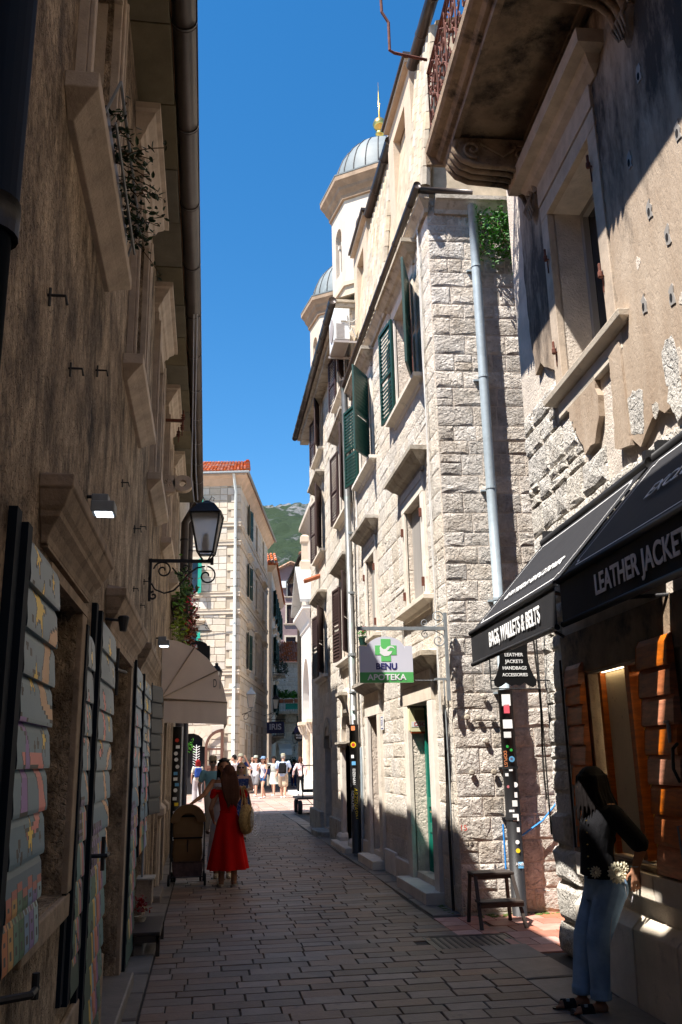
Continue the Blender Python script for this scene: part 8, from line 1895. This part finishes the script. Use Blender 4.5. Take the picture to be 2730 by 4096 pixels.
# ---- woman in jeans at the shop
jw = thing('person', 'woman with long black hair, crochet top and jeans leaning on the shop sill', 'person', (2.6, 6.5, 0))
J = lambda x, y, z: Vector((x, 6.5 + y, z))
b = MB()
def sect(S, k=18): b.rings([[J(x + rx * math.cos(2 * PI * i / k), y + ry * math.sin(2 * PI * i / k), z) for i in range(k)] for x, y, z, rx, ry in S])
sect([(2.82, 0, .74, .12, .15), (2.83, 0, .84, .115, .16), (2.80, 0, .94, .10, .14), (2.80, 0, 1.02, .095, .125), (2.81, 0, 1.12, .105, .14), (2.84, 0, 1.22, .115, .17), (2.87, 0, 1.30, .10, .185), (2.88, 0, 1.35, .07, .12)])
capsule(b, J(2.87, 0, 1.33), .055, J(2.82, 0, 1.42), .05)
ell(b, J(2.80, -.01, 1.49), (.092, .075, .105)); ell(b, J(2.765, -.012, 1.44), (.06, .055, .065)); capsule(b, J(2.72, -.01, 1.49), .012, J(2.70, -.01, 1.465), .016, 6)
for s, (sh_, el, wr) in ((-1, ((2.89, -.17, 1.29), (3.03, -.22, 1.06), (2.98, -.20, .915))), (1, ((2.90, .17, 1.29), (2.98, .20, 1.07), (2.97, .16, .93)))):
    capsule(b, J(*sh_), .052, J(*el), .041); capsule(b, J(*el), .040, J(*wr), .026)
    hand(b, J(wr[0], wr[1], wr[2]), Vector((-.03, 0, -1)), Vector((-1, 0, 0)), 1.0, .35)
for y_, kx, fx in ((-.085, 2.70, 2.66), (.085, 2.68, 2.60)):
    capsule(b, J(2.83, y_, .76), .10, J(kx, y_, .44), .062); capsule(b, J(kx, y_, .44), .062, J(fx + .03, y_, .08), .036)
    capsule(b, J(fx + .045, y_, .035), .036, J(fx - .13, y_ - .01, .03), .026)
    for t in range(5): capsule(b, J(fx - .13 + .006 * abs(t - 1), y_ - .035 + .016 * t, .024), .010 if t else .013, J(fx - .175 + .012 * t, y_ - .038 + .016 * t, .020), .008 if t else .011, 6)
melt(b, 'body', 'skin_tan', jw, .0075, 1)
b = MB(); sect([(2.82, 0, .70, .125, .165), (2.825, 0, .80, .130, .172), (2.81, 0, .88, .112, .155), (2.80, 0, .90, .106, .148)])
for y_, kx, fx in ((-.088, 2.70, 2.66), (.088, 2.68, 2.60)):
    capsule(b, J(2.835, y_, .77), .112, J(kx + .01, y_, .46), .083, 14); capsule(b, J(kx + .01, y_, .46), .083, J(fx + .035, y_, .135), .066, 14)
    b.rings([[J(fx + .035 + .073 * math.cos(t), y_ + .07 * math.sin(t), z) for t in [2 * PI * i / 14 for i in range(14)]] for z in (.085, .14)])
ell(b, J(2.90, -.06, .78), (.075, .085, .10)); ell(b, J(2.90, .06, .78), (.075, .085, .10))
je = melt(b, 'jeans', 'denim', jw, .009, 1)
b = MB(); b.tube([J(2.90, -.176, .86), J(2.905, -.186, .74), J(2.94, -.178, .70), J(2.965, -.15, .74)], .0025, 4); b.tube([J(2.82, -.19, .80), J(2.76, -.178, .5), J(2.73, -.17, .15)], .002, 4); b.build('seams', 'white_cloth', je)
b = MB(); sect([(2.80, 0, .865, .132, .172), (2.795, 0, .93, .118, .158), (2.795, 0, 1.02, .110, .142), (2.805, 0, 1.12, .122, .158), (2.835, 0, 1.22, .132, .185), (2.865, 0, 1.31, .112, .198), (2.875, 0, 1.345, .085, .14)])
capsule(b, J(2.875, -.17, 1.28), .072, J(3.02, -.215, 1.09), .070, 14); capsule(b, J(2.885, .17, 1.28), .07, J(2.97, .195, 1.09), .066, 14)
kt = melt(b, 'knitted_top', 'black_knit', jw, .008, 1)
def flower(cx, cz, r, y0, nm, n=14, petals=True):
    f = MB()
    f.lathe(J(cx, y0 - .012, cz), [(r * .28, -.006), (r * .3, 0), (r * .2, .006)], 12, 'Y')
    for ring, (r0, r1, w) in enumerate(((.30, .62, .13), (.55, .92, .17))):
        for i in range(n):
            a = 2 * PI * (i + ring * .5) / n; yy = y0 - .008 + .5 * ((cx + r * math.cos(a) - 2.80) ** 2) ; f.tube([J(cx + r * r0 * math.cos(a), yy, cz + r * r0 * math.sin(a)), J(cx + r * (r0 + r1) / 2 * math.cos(a), yy - .006, cz + r * (r0 + r1) / 2 * math.sin(a)), J(cx + r * r1 * math.cos(a), yy, cz + r * r1 * math.sin(a))], [r * .05, r * w, r * .06], 6)
    if r > .07: f.lathe(J(cx, y0 + .002, cz), [(r * .7, -.004), (r * .72, 0), (r * .5, .004)], 20, 'Y')
    o = f.build(nm, 'crochet_cream', kt, True); return o
flower(2.855, .895, .080, -.172, 'crochet_flower', 16); flower(2.91, .925, .045, -.165, 'crochet_flower', 12); flower(2.712, .90, .045, -.138, 'crochet_flower', 12)
b = MB()
for k in range(30): 
    t = -2.6 + 3.9 * k / 29; b.lathe(J(2.80 + .138 * math.cos(t), .178 * math.sin(t), .862), [(.012, -.008), (.014, 0), (.008, .01)], 6)
b.build('hem_edging', 'black_knit', kt)
b = MB()
for k in range(5): b.lathe(J(2.70 - .004 * k, -.09, 1.24 - .08 * k), [(.006, -.004), (.007, .002), (.002, .005)], 6)
b.build('buttons', 'gold', kt)
b = MB(); ell(b, J(2.805, -.005, 1.51), (.110, .093, .108)); ell(b, J(2.77, -.01, 1.45), (.078, .074, .10))
for i in range(21):
    a = -.35 + 2 * PI * i / 21; cx, cy = 2.815 + .085 * math.cos(a), .075 * math.sin(a)
    face = math.cos(a) < -.75; e = 1.30 if math.cos(a) < 0 else 1.25
    b.tube([J(cx, cy, 1.55), J(cx + .016 * math.cos(a), cy * 1.12, 1.45), J(cx + .02 * math.cos(a) + .01, cy * 1.25, 1.36), J(cx + .02 + (.05 if math.cos(a) > .3 else -.02), cy * 1.3, e + .035 * math.sin(i * 2.7))], [.022, .024, .018, .004], 8)
for i in range(26):
    a = .5 + 5.2 * i / 25; r = 1 + .12 * math.sin(i * 5.1); cx, cy = 2.805 + .098 * math.cos(a) * r, .084 * math.sin(a) * r; lo = 1.25 + .05 * math.sin(i * 3.3)
    b.tube([J(cx * .4 + 2.81 * .6, cy * .4, 1.60), J(cx, cy, 1.54), J(cx + .012 * math.cos(a), cy * 1.1, 1.44), J(cx + .035 * math.cos(a) + .02, cy * 1.35, 1.35), J(cx + .05 * math.cos(a) + .02, cy * 1.5 + .01 * math.sin(i), lo)], [.006, .012, .014, .012, .003], 6)
melt(b, 'long_hair', 'hair_dark', jw, .006, 0)
for y_, fx in ((-.085, 2.66), (.085, 2.60)):
    b = MB(); b.rings([[J(fx - .06 + .135 * math.cos(t), y_ - .004 + .045 * math.sin(t), z) for t in [2 * PI * i / 20 for i in range(20)]] for z in (.001, .014)]); so_ = b.build('sandal_sole', 'leather_black', jw, True)
    b = MB(); b.rings([[J(fx - .08 + x_, y_ - .004 + .047 * math.cos(t), .012 + .052 * math.sin(t)) for t in [PI * i / 10 for i in range(11)]] for x_ in (-.045, -.015, .02, .045)], cap=False, closed=False); b.build('sandal_strap', 'black_cloth', so_, True)
    b = MB(); b.box(Fr(J(fx - .09, y_ - .03, .058), (1, 0, 0), (0, -1, 0)), -.012, .012, -.006, .010, -.004, .004); b.build('buckle', 'zinc', so_)
b = MB(); b.tube([J(2.982 + .03 * math.cos(t), -.20 + .03 * math.sin(t), .935) for t in [2 * PI * i / 12 for i in range(13)]], .003, 5); b.build('bracelet', 'zinc', jw)

# ---- stroller
sr = thing('stroller', 'brown folding baby stroller seen from behind beside the left wall', 'stroller', (-.24, 13.95, 0))
FSR = Fr((-.245, 13.9, 0), (1, 0, 0), (0, -1, 0))
b = MB(); k_ = 14
b.rings([[FSR.p(.255 * s_ * math.cos(t), .86 + .25 * s_ * math.sin(t), n_) for t in [PI * i / k_ for i in range(k_ + 1)]] for s_, n_ in ((.98, .10), (1.0, .0), (.98, -.15), (.92, -.35), (.8, -.5))], cap=False, closed=False); b.rings([[FSR.p(.255 * s_ * math.cos(t), .86 + .25 * s_ * math.sin(t), n_) for t in [PI * i / k_ for i in range(k_ + 1)]] for s_, n_ in ((.98, .10), (.5, .09))], cap=False, closed=False)
b.build('canopy', 'stroller_fabric', sr, True)
b = MB(); b.rings([[FSR.p(x, z, n_) for x in (-w, w)] + [FSR.p(x, z, n_ - .07) for x in (w, -w)] for w, z, n_ in ((.20, 1.0, .02), (.225, .82, .05), (.215, .70, .06), (.20, .62, .055), (.205, .55, .05), (.215, .42, .03), (.19, .30, .0))]); se = b.build('seat_back', 'stroller_fabric', sr, bevel=.02)
b = MB(); b.box(FSR, -.21, .21, .635, .655, .05, .08); b.box(FSR, -.006, .006, .45, .62, .05, .065); b.box(FSR, -.10, .10, .93, .955, .03, .05); b.build('piping', 'black_cloth', se)
b = MB(); b.rings([[FSR.p(x, z, n_) for x, n_ in ((-w, .03), (w, .03), (w, -.35), (-w, -.35))] for w, z in ((.21, .32), (.22, .28), (.20, .14), (.17, .11))]); b.build('basket', 'stroller_basket', sr, bevel=.015)
b = MB()
for s in (-1, 1):
    b.tube([FSR.p(s * .235, .95, -.05), FSR.p(s * .235, .55, .02), FSR.p(s * .24, .10, .10)], .012, 6); b.tube([FSR.p(s * .235, .50, .02), FSR.p(s * .20, .08, -.42)], .011, 6); b.tube([FSR.p(s * .24, .40, .03), FSR.p(s * .21, .30, -.1)], .016, 6)
b.tube([FSR.p(-.24, .12, .09), FSR.p(.24, .12, .09)], .01, 6); b.build('frame', 'black_plastic', sr)
for (x, n_, r) in ((-.255, .10, .082), (.255, .10, .082), (-.19, -.42, .07), (-.23, -.42, .07), (.19, -.42, .07), (.235, -.42, .07)):
    b = MB(); c = FSR.p(x, r, n_); b.lathe(c, [(r * .8, -.018), (r, -.014), (r, .014), (r * .8, .018)], 20, 'X'); w = b.build('wheel', 'rubber', sr)
    b = MB(); b.lathe(c, [(r * .45, -.019), (r * .5, 0), (r * .45, .019)], 12, 'X'); b.build('hub', 'grey_iron', w)

# ---- platform cart
ct = thing('platform_cart', 'low flat hand cart with black tyres parked at the corner of the right hand house', 'cart', (3.6, 30.4, 0))
b = MB(); b.box(WF, 2.92, 4.3, 30.0, 31.6, .46, .53); b.build('deck', 'cart_deck', ct, bevel=.008)
b = MB(); b.tube([(3.10, 30.05, .5), (3.10, 30.05, 1.52)], .022, 6); b.box(WF, 3.10, 4.25, 30.03, 30.07, .68, .78); b.tube([(4.2, 30.05, .5), (4.2, 30.05, 1.52), (3.1, 30.05, 1.52)], .02, 6)
for x in (3.25, 3.6, 3.95): b.tube([(x, 30.1, .46), (x + .18, 30.1, .30), (x + .35, 30.1, .46)], .012, 5)
b.tube([(3.1, 30.1, .30), (4.3, 30.1, .30)], .014, 5); b.build('frame', 'black_iron', ct)
for (x, y_) in ((3.02, 30.15), (4.2, 30.15), (3.02, 31.4), (4.2, 31.4)):
    b = MB(); b.lathe((x, y_, .22), [(.16, -.07), (.215, -.055), (.22, 0), (.215, .055), (.16, .07)], 22, 'X'); w = b.build('wheel', 'rubber', ct, True)
    b = MB(); b.lathe((x, y_, .22), [(.05, -.075), (.12, -.071), (.13, 0), (.12, .071), (.05, .075)], 16, 'X'); b.build('hub', 'hub_red', w)
